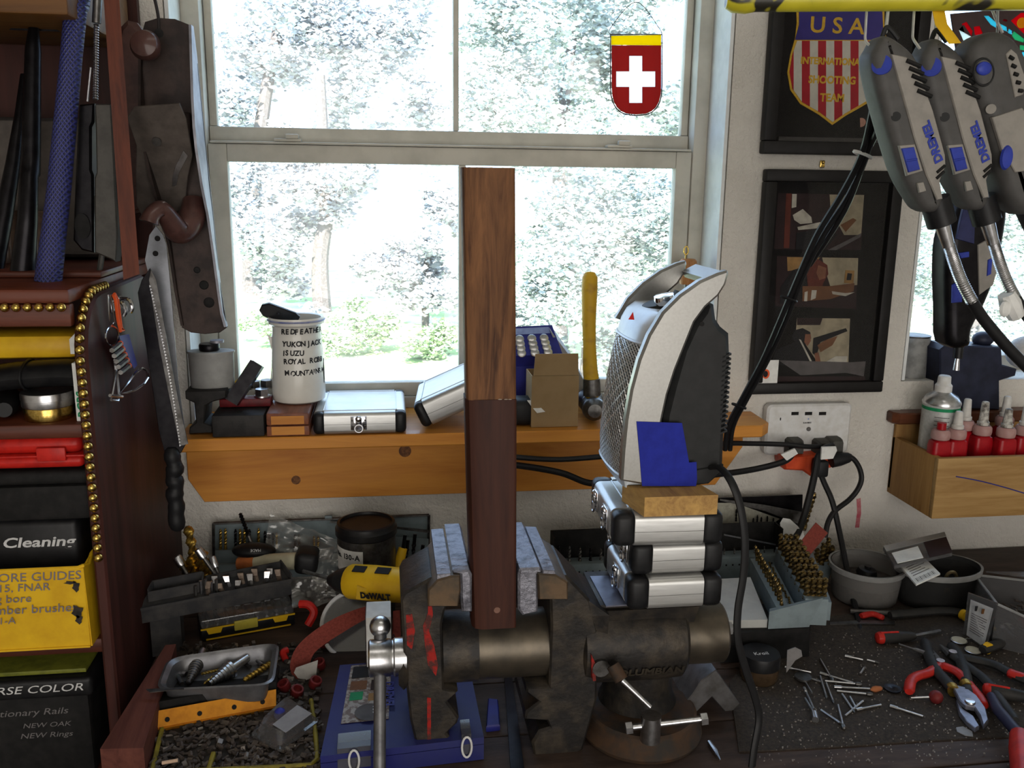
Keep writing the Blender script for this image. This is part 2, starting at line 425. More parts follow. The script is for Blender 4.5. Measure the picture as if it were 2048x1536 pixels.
def gp(u, Y): p = P(u, 500, Y=Y); return V((p.x, Y, GZ))
plant('bush', 'green leafy bush filling the lower right window pane', 'bush', gp(1180, 5.6),
      [blob(1190, 560, 5.6, 150), blob(1060, 640, 5.6, 90), blob(1290, 440, 5.7, 120), blob(1140, 430, 5.8, 110), blob(1250, 690, 5.5, 120), blob(1090, 520, 5.6, 95)], 30000, .024, K['leafA'], 1,
      [([gp(1180, 5.6), pb(1185, 560, 5.6), pb(1200, 450, 5.6)], .05, .02)])
plant('shrub', 'grey green shrub behind the walnut block, left of the middle window bar', 'bush', gp(850, 8.5),
      [blob(860, 520, 8.5, 75), blob(800, 560, 8.5, 62), blob(890, 430, 8.6, 55)], 10000, .036, K['leafC'], 2,
      [([gp(850, 8.5), pb(850, 560, 8.5), pb(860, 480, 8.5)], .04, .02)])
plant('tree', 'thin trunked tree in the lower left window pane', 'tree', gp(640, 9.5),
      [blob(620, 400, 9.5, 95), blob(540, 470, 9.6, 80), blob(700, 360, 9.5, 70), blob(500, 380, 9.7, 75), blob(560, 560, 9.7, 50, .7)], 14000, .04, K['leafC'], 3,
      [([gp(640, 9.5), pb(640, 520, 9.5), pb(652, 430, 9.5), pb(648, 330, 9.5), pb(640, 150, 9.5)], .10, .05),
       ([pb(652, 430, 9.5), pb(700, 360, 9.5), pb(740, 280, 9.5)], .05, .02)])
plant('tree', 'leafy tree crown across the upper right window pane', 'tree', gp(1120, 7.5),
      [blob(1060, 170, 7.5, 130), blob(1230, 120, 7.6, 140), blob(960, 230, 7.5, 80), blob(1340, 220, 7.5, 100), blob(1150, 20, 7.6, 130), blob(1010, 40, 7.6, 90)], 26000, .033, K['leafA'], 4,
      [([gp(1120, 7.5), pb(1118, 420, 7.5), pb(1130, 200, 7.5), pb(1150, 40, 7.5)], .09, .03)])
plant('tree', 'grey leafed tree crown across the upper left window pane', 'tree', gp(560, 11),
      [blob(520, 120, 11, 95), blob(640, 70, 11, 110), blob(760, 150, 11, 100), blob(470, 230, 11, 75), blob(830, 60, 11, 80), blob(560, 10, 11, 90), blob(860, 220, 11, 60)], 18000, .045, K['leafC'], 5,
      [([gp(500, 11), pb(505, 400, 11), pb(530, 200, 11), pb(560, 30, 11)], .12, .05)])
plant('shrub', 'low green shrub on the lawn beyond the mug', 'bush', gp(690, 7),
      [blob(640, 690, 7, 55, .5), blob(740, 650, 7.2, 60, .5), blob(850, 690, 6.8, 55, .6), blob(540, 640, 7.4, 45, .5)], 9000, .024, K['leafB'], 6)
plant('bush', 'tall bright bush seen through the side window behind the rotary tools', 'bush', gp(1960, 5.2),
      [blob(1900, 420, 5.2, 130), blob(2010, 520, 5.2, 140), blob(1860, 580, 5.3, 90), blob(1990, 330, 5.3, 130), blob(2110, 450, 5.3, 140), blob(1890, 250, 5.3, 130)], 18000, .022, K['leafA'], 7,
      [([gp(1960, 5.2), pb(1960, 560, 5.2), pb(1970, 400, 5.2)], .05, .02)])
hb = []
rnd = random.Random(11)
for i in range(30):
    x = -12+i*.95; hb.append((x, 17+rnd.uniform(-1, 1), GZ+rnd.uniform(.6, 2.6), rnd.uniform(.8, 1.5), 1))
plant('hedge', 'pale hedge along the far side of the lawn', 'hedge', V((1, 17, GZ)), hb, 22000, .065, K['leafC'], 8)
# ---------------- left: dark cabinet, its shelves and what stands on them ----------------
K['dark'] = wood('dark_red_stained_wood', (.060, .017, .013), (.024, .008, .006), 2, 18, .5, .0, .3)
K['darkh'] = wood('dark_red_stained_wood_across', (.12, .03, .014), (.045, .012, .007), 0, 20, .45, .05, .3)
K['dusty'] = mat('dusty_wood_edge', (.17, .13, .11), (.08, .05, .04), .8, scale=40, bmp=.2)
PX, PF = -.364, 1.142
cab = thing('tool_cabinet', 'dark red stained open shelf cabinet with gold bead trim standing beside the bench', 'cabinet', (-.68, 1.35, -.859))
prof = [(PF, ZF+.001), (1.548, ZF+.001), (1.548, .50)]+[(1.42+.05*cos(R(a)), .51+.05*sin(R(a))) for a in (0, 30, 60, 90)]+[(1.22, .558)]
prof += [(PF+.075-.075*sin(R(a)), .483+.075*cos(R(a))) for a in (0, 15, 30, 45, 60, 75, 90)]
MYZ = lambda x: Mx(((0, 0, 1, x), (1, 0, 0, 0), (0, 1, 0, 0), (0, 0, 0, 1)))     # local x->Y, y->Z, z->X
part(cab, 'side_panel', B().prism(prof, MYZ(PX-.016), .016, bev=.003), K['dark'], False)
part(cab, 'side_panel', B().box((-.99, 1.345, (ZF+.559)/2), (.024, .40, .557-ZF), .002), K['dark'], False)
part(cab, 'back_panel', B().box((-.682, 1.541, (ZF+.559)/2), (.588, .012, .557-ZF)), K['dark'], False)
XL, XR = -.977, PX-.0162
def shelf(z0, z1, y0=PF+.012, m='darkh', name='shelf'):
    part(cab, name, B().box(((XL+XR)/2, (y0+1.533)/2, (z0+z1)/2), (XR-XL, 1.533-y0, z1-z0), .004), K[m], False)
shelf(.552, .570, PF+.004, 'darkh', 'top_board')
part(cab, 'front_rail', B().box(((XL+XR)/2, PF+.011, .538), (XR-XL, .016, .027), .002), K['darkh'], False)
shelf(.381, .400); shelf(.085, .106); shelf(-.125, -.105); shelf(-.80, -.78)
nb = 0
def bead(p, r=.0048):
    global nb
    part(cab, 'bead', B().sph(p, r, 10, (1, 1, 1)), K['brass'], False)
path = []
for i in range(5): path.append((1.262-i*.0115, .5612+.0005))
for a in range(0, 91, 10): path.append((PF+.075-.0785*sin(R(a)), .483+.0785*cos(R(a))))
z = .483-.0135
while z > .222: path.append((PF-.0035, z)); z -= .0135
for y, z in path: bead(V((PX-.008, y, z)), .0058)
for i in range(11): bead(V((PX-.025-i*.0128, PF+.0005, .5485)), .0056)
# hook rail with keys and small tools on the panel's face
hk = thing('wall_hook', 'chrome double hook screwed to the dark cabinet side', 'hook', (PX, 1.262, .53))
part(hk, 'plate', B().box((PX+.0015, 1.272, .536), (.003, .05, .018), .001), K['chrome'], False)
for y in (1.252, 1.284):
    part(hk, 'prong', B().tube(smooth_path([(PX+.003, y, .541), (PX+.016, y-.004, .540), (PX+.02, y-.006, .530), (PX+.017, y-.006, .523)], 4), .0028, 8), K['chrome'], False)
def onp(u, v, off=.012): return P(u, v, X=PX+off)
ks = thing('hex_key_holder', 'blue hex key holder with orange tipped keys on an orange clip', 'hex keys', onp(250, 690))
part(ks, 'clip', B().tube([onp(u, v, .02) for u, v in ((229, 588), (235, 600), (242, 655), (247, 660), (241, 662), (236, 640), (231, 600), (227, 590))], .0022, 7, True), K['orange'], False)
part(ks, 'holder', B().hexa([onp(238, 672, .008), onp(258, 668, .008), onp(275, 730, .008), onp(268, 738, .008), onp(238, 672, .022), onp(258, 668, .022), onp(275, 730, .022), onp(268, 738, .022)]), K['blue'], False)
for i in range(5):
    p = V((241+i*4.3, 687+i*11)); a = onp(p.x, p.y, .022); e = onp(p.x-17, p.y+14, .024)
    k = part(ks, 'hex_key', B().cyl(e, a, .0032, n=6), K['dsteel'], False)
    part(k, 'key_tip', B().sph(a, .0038, 8), K['orange'], False)
kr = thing('key_ring', 'steel split ring hanging from the hook beside the hex keys', 'key ring', onp(222, 690))
part(kr, 'ring', B().tube([onp(224+13*cos(R(a)), 672+20*sin(R(a)), .016) for a in range(0, 360, 24)], .0012, 6, True), K['chrome'], False)
part(kr, 'chain_link', B().tube([onp(u, v, .014) for u, v in ((216, 590), (221, 590), (229, 645), (222, 652), (219, 640))], .0011, 6, True), K['chrome'], False)
cb = thing('nail_clipper', 'folded steel nail clipper with open lever hanging lowest on the hook', 'nail clipper', onp(240, 790))
part(cb, 'lever', B().tube([onp(u, v, .016) for u, v in ((238, 787), (254, 768), (272, 745), (284, 736), (294, 742), (296, 755), (288, 768), (270, 780), (254, 785))], .0017, 6, True), K['chrome'], False)
part(cb, 'jaw', B().tube([onp(u, v, .014) for u, v in ((229, 720), (232, 740), (224, 790), (222, 800), (236, 802), (238, 788), (234, 745))], .0016, 6, True), K['steel'], False)
part(cb, 'pin', B().cyl(onp(220, 791, .017), onp(244, 793, .017), .0022, n=8), K['chrome'], False)

def pbox(u0, v0, u1, v1, y, dep, bev=.002, z0=None, pad=0):
    "box whose front face fills pixels u0..u1, v0..v1 at depth plane y"
    a, c = P(u0, (v0+v1)/2, Y=y), P(u1, (v0+v1)/2, Y=y); t = P((u0+u1)/2, v0, Y=y).z; d = P((u0+u1)/2, v1, Y=y).z
    if z0 is not None: d = z0
    return B().box(((a.x+c.x)/2, y+dep/2, (t+d)/2), (c.x-a.x, dep, t-d), bev), V(((a.x+c.x)/2, y, d)), (a.x, c.x, d, t)
# on the upper shelf
s1 = .4004
a, c = P(-60, 700, Y=1.2), P(150, 690, Y=1.2)
b = B(); b.lathe([(.001, 0), (.052, 0), (.054, .004), (.054, .030), (.050, .034), (.001, .034)], (-.47, 1.34, .4965), n=28)
solo('tub_cover', 'yellow plastic tub lid lying on the black strap in the upper compartment', 'lid', B().box((-.475, 1.26, .488), (.16, .10, .034), .012), K['yellow'], loc=(-.475, 1.26, .471))
st = thing('leather_strap', 'black leather belt pouch in the upper compartment of the dark cabinet', 'pouch', (-.45, 1.23, s1))
part(st, 'pouch', B().loft([[V((x, 1.20+.03*cos(t), .454+zz+.017*sin(t))) for t in [2*pi*i/14 for i in range(14)]] for x, zz in ((-.54, -.012), (-.50, -.004), (-.47, 0), (-.44, .002), (-.41, .003), (-.394, .002))]), K['black'], False)
part(st, 'band', B().tube([V((-.455, 1.20+.0315*cos(t), .455+.0185*sin(t))) for t in [2*pi*i/16 for i in range(16)]], .0016, 6, True), K['rubber'], False)
tin = lambda n, l, z, r, h, m: solo(n, l, 'tin', B().lathe([(.001, 0), (r*.98, 0), (r, .001), (r, h*.48), (r*1.02, h*.5), (r*1.02, h*.9), (r*1.0, h), (.001, h)], (-.432, 1.19, z), n=32), K[m])
tin('pellet_tin', 'round brass coloured tin under a silver tin on the upper cabinet shelf', s1, .029, .0165, 'brass')
tin('pellet_tin', 'round silver tin stacked on the brass coloured tin', s1+.0167, .031, .0185, 'steel')
bx, o, e = pbox(147, 726, 172, 823, 1.165, .05, .001, s1)
rb = thing('ammunition_box', 'narrow white box with green RCBS lettering standing by the tins', 'box', o)
part(rb, 'carton', bx, K['paper'], False)
K['green'] = mat('green_print', (.01, .25, .10), rough=.6)
text(rb, 'RCBS', BASIS((e[0]+.0125, 1.1647, e[2]+.004), (0, 0, 1), (-1, 0, 0)), .0145, K['green'], 'lettering', .15, 1.0, local=False, bold=.0004)
part(rb, 'stripe', B().box((e[1]-.0022, 1.1648, (e[2]+e[3])/2), (.0012, .0004, (e[3]-e[2])*.9)), K['green'], False)
bx, o, e = pbox(139, 663, 170, 708, 1.19, .04, .001)
solo('small_carton', 'small white carton lying on top of the pouch beside the bead trim', 'box', B().prism([(e[0], e[2]), (e[1], e[2]), (e[1], e[3]), (e[0]+.01, e[3]), (e[0], e[3]-.01)], BASIS((0, 1.23, 0), (1, 0, 0), (0, 0, 1)), .04), K['paper'])
solo('dust_nozzle', 'black tapered rubber nozzle lying left of the stacked tins', 'nozzle', B().lathe([(.004, 0), (.0095, 0), (.0095, .006), (.014, .02), (.015, .06), (.012, .08)], (-.478, 1.17, s1+.0155), (-.25, .9, .0), n=16), K['rubber'])
# middle compartment: red case on black cases, black box in the yellow bin
s2 = .1064
bx, o, e = pbox(-120, 876, 166, 940, 1.16, .22, .016)
rc = thing('pistol_case', 'red plastic carry case lying on the black case', 'case', o)
zm = (e[2]+e[3])/2-.004
part(rc, 'case_bottom', B().box(((e[0]+e[1])/2, 1.27, (e[2]+zm)/2), (e[1]-e[0], .22, zm-e[2]), .014, seg=4), K['red'], False)
part(rc, 'case_lid', B().box(((e[0]+e[1])/2, 1.27, (zm+e[3])/2+.0008), (e[1]-e[0]-.002, .218, e[3]-zm-.0016), .013, seg=4), K['red'], False)
part(rc, 'rim', B().box(((e[0]+e[1])/2, 1.27, zm), (e[1]-e[0]+.006, .224, .003), .0014), K['red'], False)
part(rc, 'latch', B().box((-.423, 1.1585, zm+.003), (.035, .006, .018), .002), K['red'], False)
zt = e[2]-.0012
bx, o, e2 = pbox(-120, 944, 182, 1046, 1.165, .25, .008)
bc = thing('storage_case', 'black plastic case with a rounded lid under the red case', 'case', o)
h = zt-.004
part(bc, 'case_body', B().box(((e2[0]+e2[1])/2, 1.29, (e2[2]+h-.02)/2), (e2[1]-e2[0]-.006, .244, h-.02-e2[2]), .006), K['blackm'], False)
part(bc, 'case_lid', B().box(((e2[0]+e2[1])/2, 1.29, h-.009), (e2[1]-e2[0], .25, .019), .007, seg=3), K['blackm'], False)
zc = e2[2]-.001
cl = thing('cleaning_box', 'black plastic box marked Cleaning standing in the yellow bin', 'box', (-.48, 1.2, s2))
ax, cx = P(-120, 1080, Y=1.175).x, P(160, 1080, Y=1.175).x
part(cl, 'box_body', B().box(((ax+cx)/2, 1.275, (s2+.008+zc)/2), (cx-ax, .20, zc-s2-.008), .010, seg=3), K['black'], False)
text(cl, 'Cleaning', BASIS(P(4, 1096, Y=1.1745), (1, 0, 0), (0, 0, 1)), .019, K['silverink'], 'handwriting', .2, 1.35, local=False, bold=.0004)
yb = thing('parts_bin', 'yellow open fronted plastic parts bin with blue handwriting on the cabinet shelf', 'bin', (-.5, 1.2, s2))
fy = 1.128
zf = P(80, 1140, Y=fy).z; xr = P(172, 1220, Y=fy).x; xl = -.64; zb = .166
t = .0022
part(yb, 'bin_front', B().hexa([(xl, fy+.004, s2), (xr, fy+.004, s2), (xr, fy+.006, s2), (xl, fy+.006, s2), (xl, fy, zf), (xr+.001, fy, zf), (xr+.001, fy+t, zf), (xl, fy+t, zf)]), K['yellow'], False)
lipz = P(190, 1112, Y=1.155).z
sd = [(fy+.006, s2), (1.40, s2), (1.40, lipz), (1.165, lipz), (fy, zf)]
part(yb, 'bin_side', B().prism(sd, MYZ(xr-.0005), t), K['yellow'], False)
part(yb, 'bin_bottom', B().box(((xl+xr)/2, 1.26, s2+.0012), (xr-xl, .26, .0024)), K['yellow'], False)
part(yb, 'bin_back', B().box(((xl+xr)/2, 1.40, (s2+lipz)/2), (xr-xl, .003, lipz-s2)), K['yellow'], False)
part(yb, 'front_lip', B().tube([(xl, fy+.002, zf), (xr-.006, fy+.002, zf), (xr, fy+.003, zf+.002), (xr+.001, 1.148, lipz-.008), (xr+.001, 1.165, lipz), (xr+.001, 1.39, lipz)], .0026, 7), K['yellow'], False)
MT = lambda u, v, y=fy+.0005: BASIS(P(u, v, Y=y-.0012), (1, 0, 0), (0, .0, 1))
for s_, u, v, sz in (('BORE GUIDES', -22, 1166, .0165), ('AR-15, FNAR', -48, 1187, .0145), ('Big bore', -30, 1208, .015), ('chamber brushes', -52, 1232, .0165), ('M1-A', -22, 1250, .013)):
    text(yb, s_, MT(u, v), sz, K['blueink'], 'handwriting', .1, 1.08, local=False)
for (u, v, w_, h_) in ((152, 1172, 9, 14), (155, 1222, 14, 16), (158, 1238, 9, 12), (140, 1165, 14, 4)):
    p = P(u, v, Y=fy-.0004); part(yb, 'scuff', B().prism([(cos(R(a))*S(w_, p)*(.7+.3*sin(a*3)), sin(R(a))*S(h_, p)*(.75+.25*cos(a))) for a in range(0, 360, 30)], BASIS(p, (1, 0, 0), (0, 0, 1)), .0006), K['dirt'], False)
# lower compartment
K['lime'] = mat('yellow_green_lid', (.16, .17, .02), (.1, .11, .015), .5)
hb_ = thing('storage_box', 'black plastic tote marked HORSE COLOR under the lower cabinet shelf', 'box', (-.5, 1.2, -.104))
zt = P(80, 1358, Y=1.16).z; xr = P(190, 1420, Y=1.16).x
part(hb_, 'box_body', B().box(((xr-.006+XL+.25)/2, 1.30, (zt-.022-.104)/2), (xr-XL-.26, .27, zt-.022+.104), .008), K['blackm'], False)
part(hb_, 'box_lid', B().box(((xr+XL+.25)/2, 1.30, zt-.015), (xr-XL-.25, .285, .028), .006, seg=3), K['black'], False)
fyy = 1.1572
text(hb_, 'HORSE COLOR', BASIS(P(-62, 1394, Y=fyy), (1, 0, 0), (0, 0, 1)), .0155, K['silverink'], 'handwriting', .25, 1.35, local=False)
K['faint'] = mat('worn_silver_marker', (.16, .15, .15), rough=.6)
for s_, u, v, sz in (('Stationary Rails', -36, 1437, .0135), ('NEW OAK', 45, 1457, .010), ('NEW Rings', 40, 1478, .011)):
    text(hb_, s_, BASIS(P(u, v, Y=1.1645), (1, 0, 0), (0, 0, 1)), sz, K['faint'], 'handwriting', .25, 1.3, local=False)
solo('flat_folder', 'thin yellow green folder lying on the black tote lid', 'folder', B().box((xr-.125, 1.29, zt+.0035), (.23, .24, .006), .001), K['lime'])

# ---------------- rifle rack above the cabinet ----------------
rk = thing('rifle_rack', 'dark wooden rifle rack with amber top board standing on the cabinet', 'rack', (-.68, 1.45, .57))
K['amber'] = wood('amber_board', (.14, .058, .011), (.07, .028, .008), 0, 20, .5)
part(rk, 'back_panel', B().box((-.70, 1.535, .93), (.66, .014, .72)), K['dark'], False)
p0 = P(50, 52, Y=1.33)
part(rk, 'top_board', B().box((-.70, 1.375, p0.z+.05), (.64, .28, .10), .004), K['amber'], False)
part(rk, 'foot_rail', B().box((-.70, 1.40, .5745), (.64, .25, .008), .002), K['darkh'], False)
K['slat'] = wood('red_grained_slat', (.13, .03, .012), (.045, .010, .006), 2, 40, .45, .2, .3)
a0, a1, c0, c1 = P(206, -20, Y=1.24), P(237, -20, Y=1.24), P(247, 560, Y=1.24), P(279, 548, Y=1.24)
part(rk, 'end_slat', B().hexa([a0, a1, a1+V((-.012, .03, 0)), a0+V((0, .03, 0)), c0, c1, c1+V((-.012, .03, .0)), c0+V((0, .03, 0))]), K['slat'], False)
# grey bag and jars seen between the barrels
K['greywall'] = mat('grey_cloth', (.11, .095, .085), (.07, .06, .055), .9, scale=30, bmp=.3)
solo('cloth_bundle', 'grey brown cloth bundle behind the rifle barrels', 'cloth', B().box((-.60, 1.485, .685), (.42, .07, .205), .02), K['greywall'])
K['jarbrown'] = mat('brown_glass_jar', (.13, .085, .06), (.05, .03, .025), .2, scale=40)
for i, u in enumerate((22, 82)):
    p = P(u, 500, Y=1.42); r = .022
    solo('glass_jar', ['brown glass jar behind the leftmost rifle barrel', 'brown glass jar between the thick barrel and the blue sleeved one'][i], 'jar', B().lathe([(.001, 0), (r, 0), (r*1.02, .004), (r, .012), (r*1.03, .02), (r, .03), (r*1.03, .042), (r, .05), (r*.8, .06), (r*.8, .075), (.001, .075)], (p.x, 1.42, .579), n=20), K['jarbrown'])
K['gun'] = mat('blued_gun_steel', (.02, .019, .021), (.012, .011, .013), .34, .8, 60)
def barrel(name, label, pix, y0, y1, radii, m, extra=None):
    n = len(pix); pts = [P(u, v, Y=y0+(y1-y0)*i/(n-1)) for i, (u, v) in enumerate(pix)]
    o = thing(name, label, 'rifle barrel', V((pts[-1].x, pts[-1].y, pts[-1].z)))
    part(o, 'barrel', B().tube(pts, [S(q, p) for q, p in zip(radii, pts)], 14), K[m], False)
    return o, pts
o, p = barrel('rifle_barrel', 'thick blued rifle barrel with crowned muzzle standing in the rack',
   [(69, 20), (69, 40), (68, 42), (66, 100), (62, 310), (60, 346), (58, 352), (55, 440), (44, 560)], 1.36, 1.30, [10, 10, 8, 15, 18, 19, 17, 19, 24], 'gun')
part(o, 'front_sight', B().prism([(-.032, -.012), (.032, -.012), (.012, .001), (0, .004), (-.012, .001)], BASIS(P(67, 42, Y=1.352), (1, 0, 0), (0, 0, 1)), -.006), K['gun'], False)
barrel('rifle_barrel', 'thin blued rifle barrel leaning at the left end of the rack', [(48, 150), (40, 230), (26, 330), (8, 430), (-16, 560)], 1.40, 1.32, [7, 10, 14, 17, 18], 'gun')
o, p = barrel('rifle_barrel', 'rifle barrel in a blue braided mesh sleeve', [(158, -40), (152, 12), (151, 20), (143, 110), (131, 240), (118, 380), (106, 480), (96, 566)], 1.30, 1.24, [23, 22, 19, 18, 19, 20, 21, 19], 'black')
m, nt, bs = newmat('blue_braided_mesh'); vec = coords(nt)
wv = []
for ang in (38, -38):
    mp = nt.nodes.new('ShaderNodeMapping'); mp.inputs['Rotation'].default_value = (0, R(ang), 0); nt.links.new(vec, mp.inputs[0])
    wt = nt.nodes.new('ShaderNodeTexWave'); wt.inputs['Scale'].default_value = 75; wt.bands_direction = 'X'; nt.links.new(mp.outputs[0], wt.inputs[0]); wv.append(wt.outputs['Fac'])
mx = nt.nodes.new('ShaderNodeMath'); mx.operation = 'MAXIMUM'; nt.links.new(wv[0], mx.inputs[0]); nt.links.new(wv[1], mx.inputs[1])
nt.links.new(ramp(nt, mx.outputs[0], [(.45, (.02, .022, .045)), (.8, (.026, .032, .17))]), bs.inputs['Base Color']); bs.inputs['Roughness'].default_value = .45
bump(nt, bs, mx.outputs[0], .6); K['mesh'] = m
ln = len(p); pts = p
part(o, 'mesh_sleeve', B().tube(pts, [S(q+2.5, k) for q, k in zip([23, 22, 19, 18, 19, 20, 21, 23], pts)], 18), K['mesh'], False)
# rifle receiver with a fluted rod above it
rv = thing('rifle_receiver', 'grey rifle receiver with a spring covered rod beside the blue sleeve', 'rifle receiver', P(215, 540, Y=1.28))
K['recv'] = mat('parkerized_grey', (.07, .066, .06), (.05, .047, .043), .5, .4, 50)
def poly(pix, y): return [(q.x, q.z) for q in (P(u, v, Y=y) for u, v in pix)]
MXZ = lambda y: BASIS((0, y, 0), (1, 0, 0), (0, 0, 1))        # polygon in X,Z; extrudes towards the camera (-Y)
part(rv, 'receiver_plate', B().prism(poly([(190, 208), (222, 208), (228, 300), (236, 470), (232, 524), (224, 520), (190, 505), (189, 430), (189, 356), (193, 345), (191, 250)], 1.275), MXZ(1.30), .026, bev=.002), K['recv'], False)
part(rv, 'receiver_body', B().prism(poly([(160, 210), (190, 207), (190, 245), (185, 255), (185, 340), (189, 350), (189, 505), (165, 500), (148, 480), (150, 420), (155, 300)], 1.29), MXZ(1.315), .03, bev=.003), K['gun'], False)
part(rv, 'trigger_opening', B().lathe([(S(14, P(165, 450, Y=1.28)), 0), (S(15, P(165, 450, Y=1.28)), .003)], P(166, 452, Y=1.285), (0, -1, 0), n=18, sy=1.7), K['blackm'], False)
part(rv, 'upper_rod', B().tube([P(196, -20, Y=1.29), P(193, 46, Y=1.29)], .0058, 10), K['dsteel'], False)
pts = [P(192.5-1.5*i/60, 48+i*152/60, Y=1.29) for i in range(61)]
part(rv, 'recoil_spring', B().tube(pts, [.0026+.0011*(i % 2) for i in range(61)], 8), K['steel'], False)
part(rv, 'guide_rod', B().tube([P(182, 135, Y=1.29), P(175, 203, Y=1.29)], .0015, 6), K['steel'], False)
part(rv, 'tang', B().tube([P(204, 508, Y=1.30), P(198, 548, Y=1.30), P(192, 566, Y=1.30)], .004, 8), K['recv'], False)

# ---------------- hand plane, second plane, saw and rasp hanging at the window's left jamb ----------------
K['iron'] = mat('old_brown_iron', (.045, .03, .026), (.02, .014, .013), .5, .35, 26, .38, .62, bmp=.25)
K['ironlit'] = mat('window_lit_iron', (.30, .30, .34), (.22, .22, .25), .5, .5, 40)  # window light on the plane's cheek put into a paler, bluer iron
K['rose'] = mat('worn_rosewood', (.085, .04, .034), (.045, .02, .017), .35, scale=30, coat=.2)
hp = thing('hand_plane', 'large iron hand plane hanging upside down from a cord by the window', 'hand plane', P(365, 660, Y=1.38))
YS = 1.395        # sole; cheeks rise from it towards the room
left = [(281, 60), (286, 42), (302, 37), (330, 36), (360, 39), (378, 48)]
outline = [(283, 70), (290, 44), (316, 36), (350, 38), (385, 52), (397, 150), (412, 300), (425, 420), (439, 560), (454, 655), (440, 665), (410, 668), (382, 665), (364, 655), (352, 580), (335, 460), (315, 360), (292, 250), (281, 140)]
part(hp, 'sole_plate', B().prism(poly(outline, YS-.006), MXZ(YS), .007, bev=.001), K['iron'], False)
rp = [P(u, v, Y=YS-.004) for u, v in ((386, 52), (393, 110), (397, 150), (402, 200), (408, 260), (412, 300), (419, 370), (426, 430), (433, 500), (442, 580), (448, 625), (455, 652))]
hs = [.012, .030, .040, .052, .062, .062, .050, .032, .020, .014, .012, .010]
up = []
for p, hh in zip(rp, hs): up.append([p+V((0, .004, 0)), p+V((0, -hh, 0)), p+V((-.0035, -hh, 0)), p+V((-.0035, .004, 0))])
part(hp, 'cheek', B().loft(up), K['ironlit'], False)
lp = [P(u, v, Y=YS-.004) for u, v in ((282, 70), (281, 140), (287, 220), (300, 290), (315, 360), (326, 420), (340, 490), (352, 580), (364, 650))]
up = [[p+V((0, .004, 0)), p+V((0, -hh, 0)), p+V((.0035, -hh, 0)), p+V((.0035, .004, 0))] for p, hh in zip(lp, [.012, .013, .03, .046, .045, .03, .016, .012, .009])]
part(hp, 'cheek', B().loft(up), K['iron'], False)
kb = P(306, 105, Y=YS-.010)
part(hp, 'knob', B().lathe([(.010, 0), (.008, .010), (.010, .018), (.0185, .028), (.0205, .038), (.017, .047), (.008, .051), (.001, .052)], kb, V((-.02, -1, .12)), n=22), K['rose'], False)
fr = P(345, 300, Y=YS-.02)
pc = [(-.031, .052), (-.020, .062), (.028, .062), (.031, .045), (.028, .004), (.016, -.022), (.006, -.052), (-.004, -.064), (-.048, -.062), (-.050, -.05), (-.040, -.012), (-.030, .020)]
def onfr(du, dv): return (du, dv)
pc = [(a_*1.22, b_*1.28) for a_, b_ in pc]
Mf = BASIS(P(338, 318, Y=YS-.038), V((1, 0, .10)), V((.12, -.45, .9)))
K['capiron'] = mat('worn_lever_cap', (.125, .105, .092), (.075, .062, .055), .45, .4, 30)
part(hp, 'lever_cap', B().prism(pc, Mf, .005, bev=.001), K['capiron'], False)
lc = part(hp, 'lateral_lever', B().prism([(.024, .014), (.028, .006), (.010, -.018), (.002, -.036), (-.004, -.038), (.0, -.024), (.008, -.008)], Mf @ T(0, 0, .0055), .003), K['steel'], False)
part(hp, 'cap_screw', B().cyl(Mf @ V((-.008, .030, .005)), Mf @ V((-.008, .030, .0085)), .0062, n=14), K['dsteel'], False)
part(hp, 'frog', B().box(P(350, 270, Y=YS-.018), (.048, .026, .06), .004, M=RX(-20)), K['iron'], False)
tpix = [(366, 462), (352, 455), (335, 436), (322, 424), (312, 412), (303, 420), (297, 436)]
tp = smooth_path([P(388, 400, Y=YS-.012), P(386, 428, Y=YS-.022), P(374, 452, Y=YS-.034), P(356, 462, Y=YS-.048), P(340, 440, Y=YS-.062), P(322, 418, Y=YS-.075), P(304, 430, Y=YS-.085), P(298, 445, Y=YS-.088)], 5)
k = len(tp)
part(hp, 'tote', B().tube(tp, [.0155+.004*sin(i/k*6) for i in range(k)], 14), K['rose'], False)
K['cord'] = mat('dark_cord', (.03, .025, .025), rough=.8)
part(hp, 'hang_cord', B().tube(smooth_path([P(318, 70, Y=YS-.006), P(316, 30, Y=YS-.008), P(303, -30, Y=YS-.01), P(296, -70, Y=YS-.01)]), .0022, 7), K['cord'], False)
part(hp, 'hang_hole', B().cyl(P(318, 66, Y=YS-.0085), P(318, 66, Y=YS-.0065), .006, n=14), K['blackm'], False)
for u, v, r in ((408, 570, .007), (418, 605, .008), (394, 540, .005)):
    q = P(u, v, Y=YS-.0072); part(hp, 'casting_mark', B().lathe([(r, 0), (r*.8, .0012), (.001, .0014)], q, (0, -1, 0), n=12), K['blackm'], False)
h2 = thing('wooden_plane', 'dark polished hand plane body hanging behind the iron plane', 'hand plane', P(262, 420, Y=1.46))
part(h2, 'body', B().prism(poly([(232, 90), (238, 56), (254, 40), (272, 44), (284, 60), (290, 140), (294, 260), (300, 420), (262, 428), (250, 300), (238, 180)], 1.45), MXZ(1.475), .03, bev=.008), K['rose'], False)
part(h2, 'iron', B().tube(smooth_path([P(281, 126, Y=1.43), P(283, 165, Y=1.43), P(281, 215, Y=1.43)]), [.0005]+[.003]*11+[.0005], 6), K['steel'], False)
ps = thing('pull_saw', 'grey steel pull saw blade hanging with its tip up by two holes', 'saw', P(350, 880, Y=1.36))
K['bladegrey'] = mat('grey_saw_blade', (.26, .27, .30), (.19, .20, .22), .42, .6, 30)
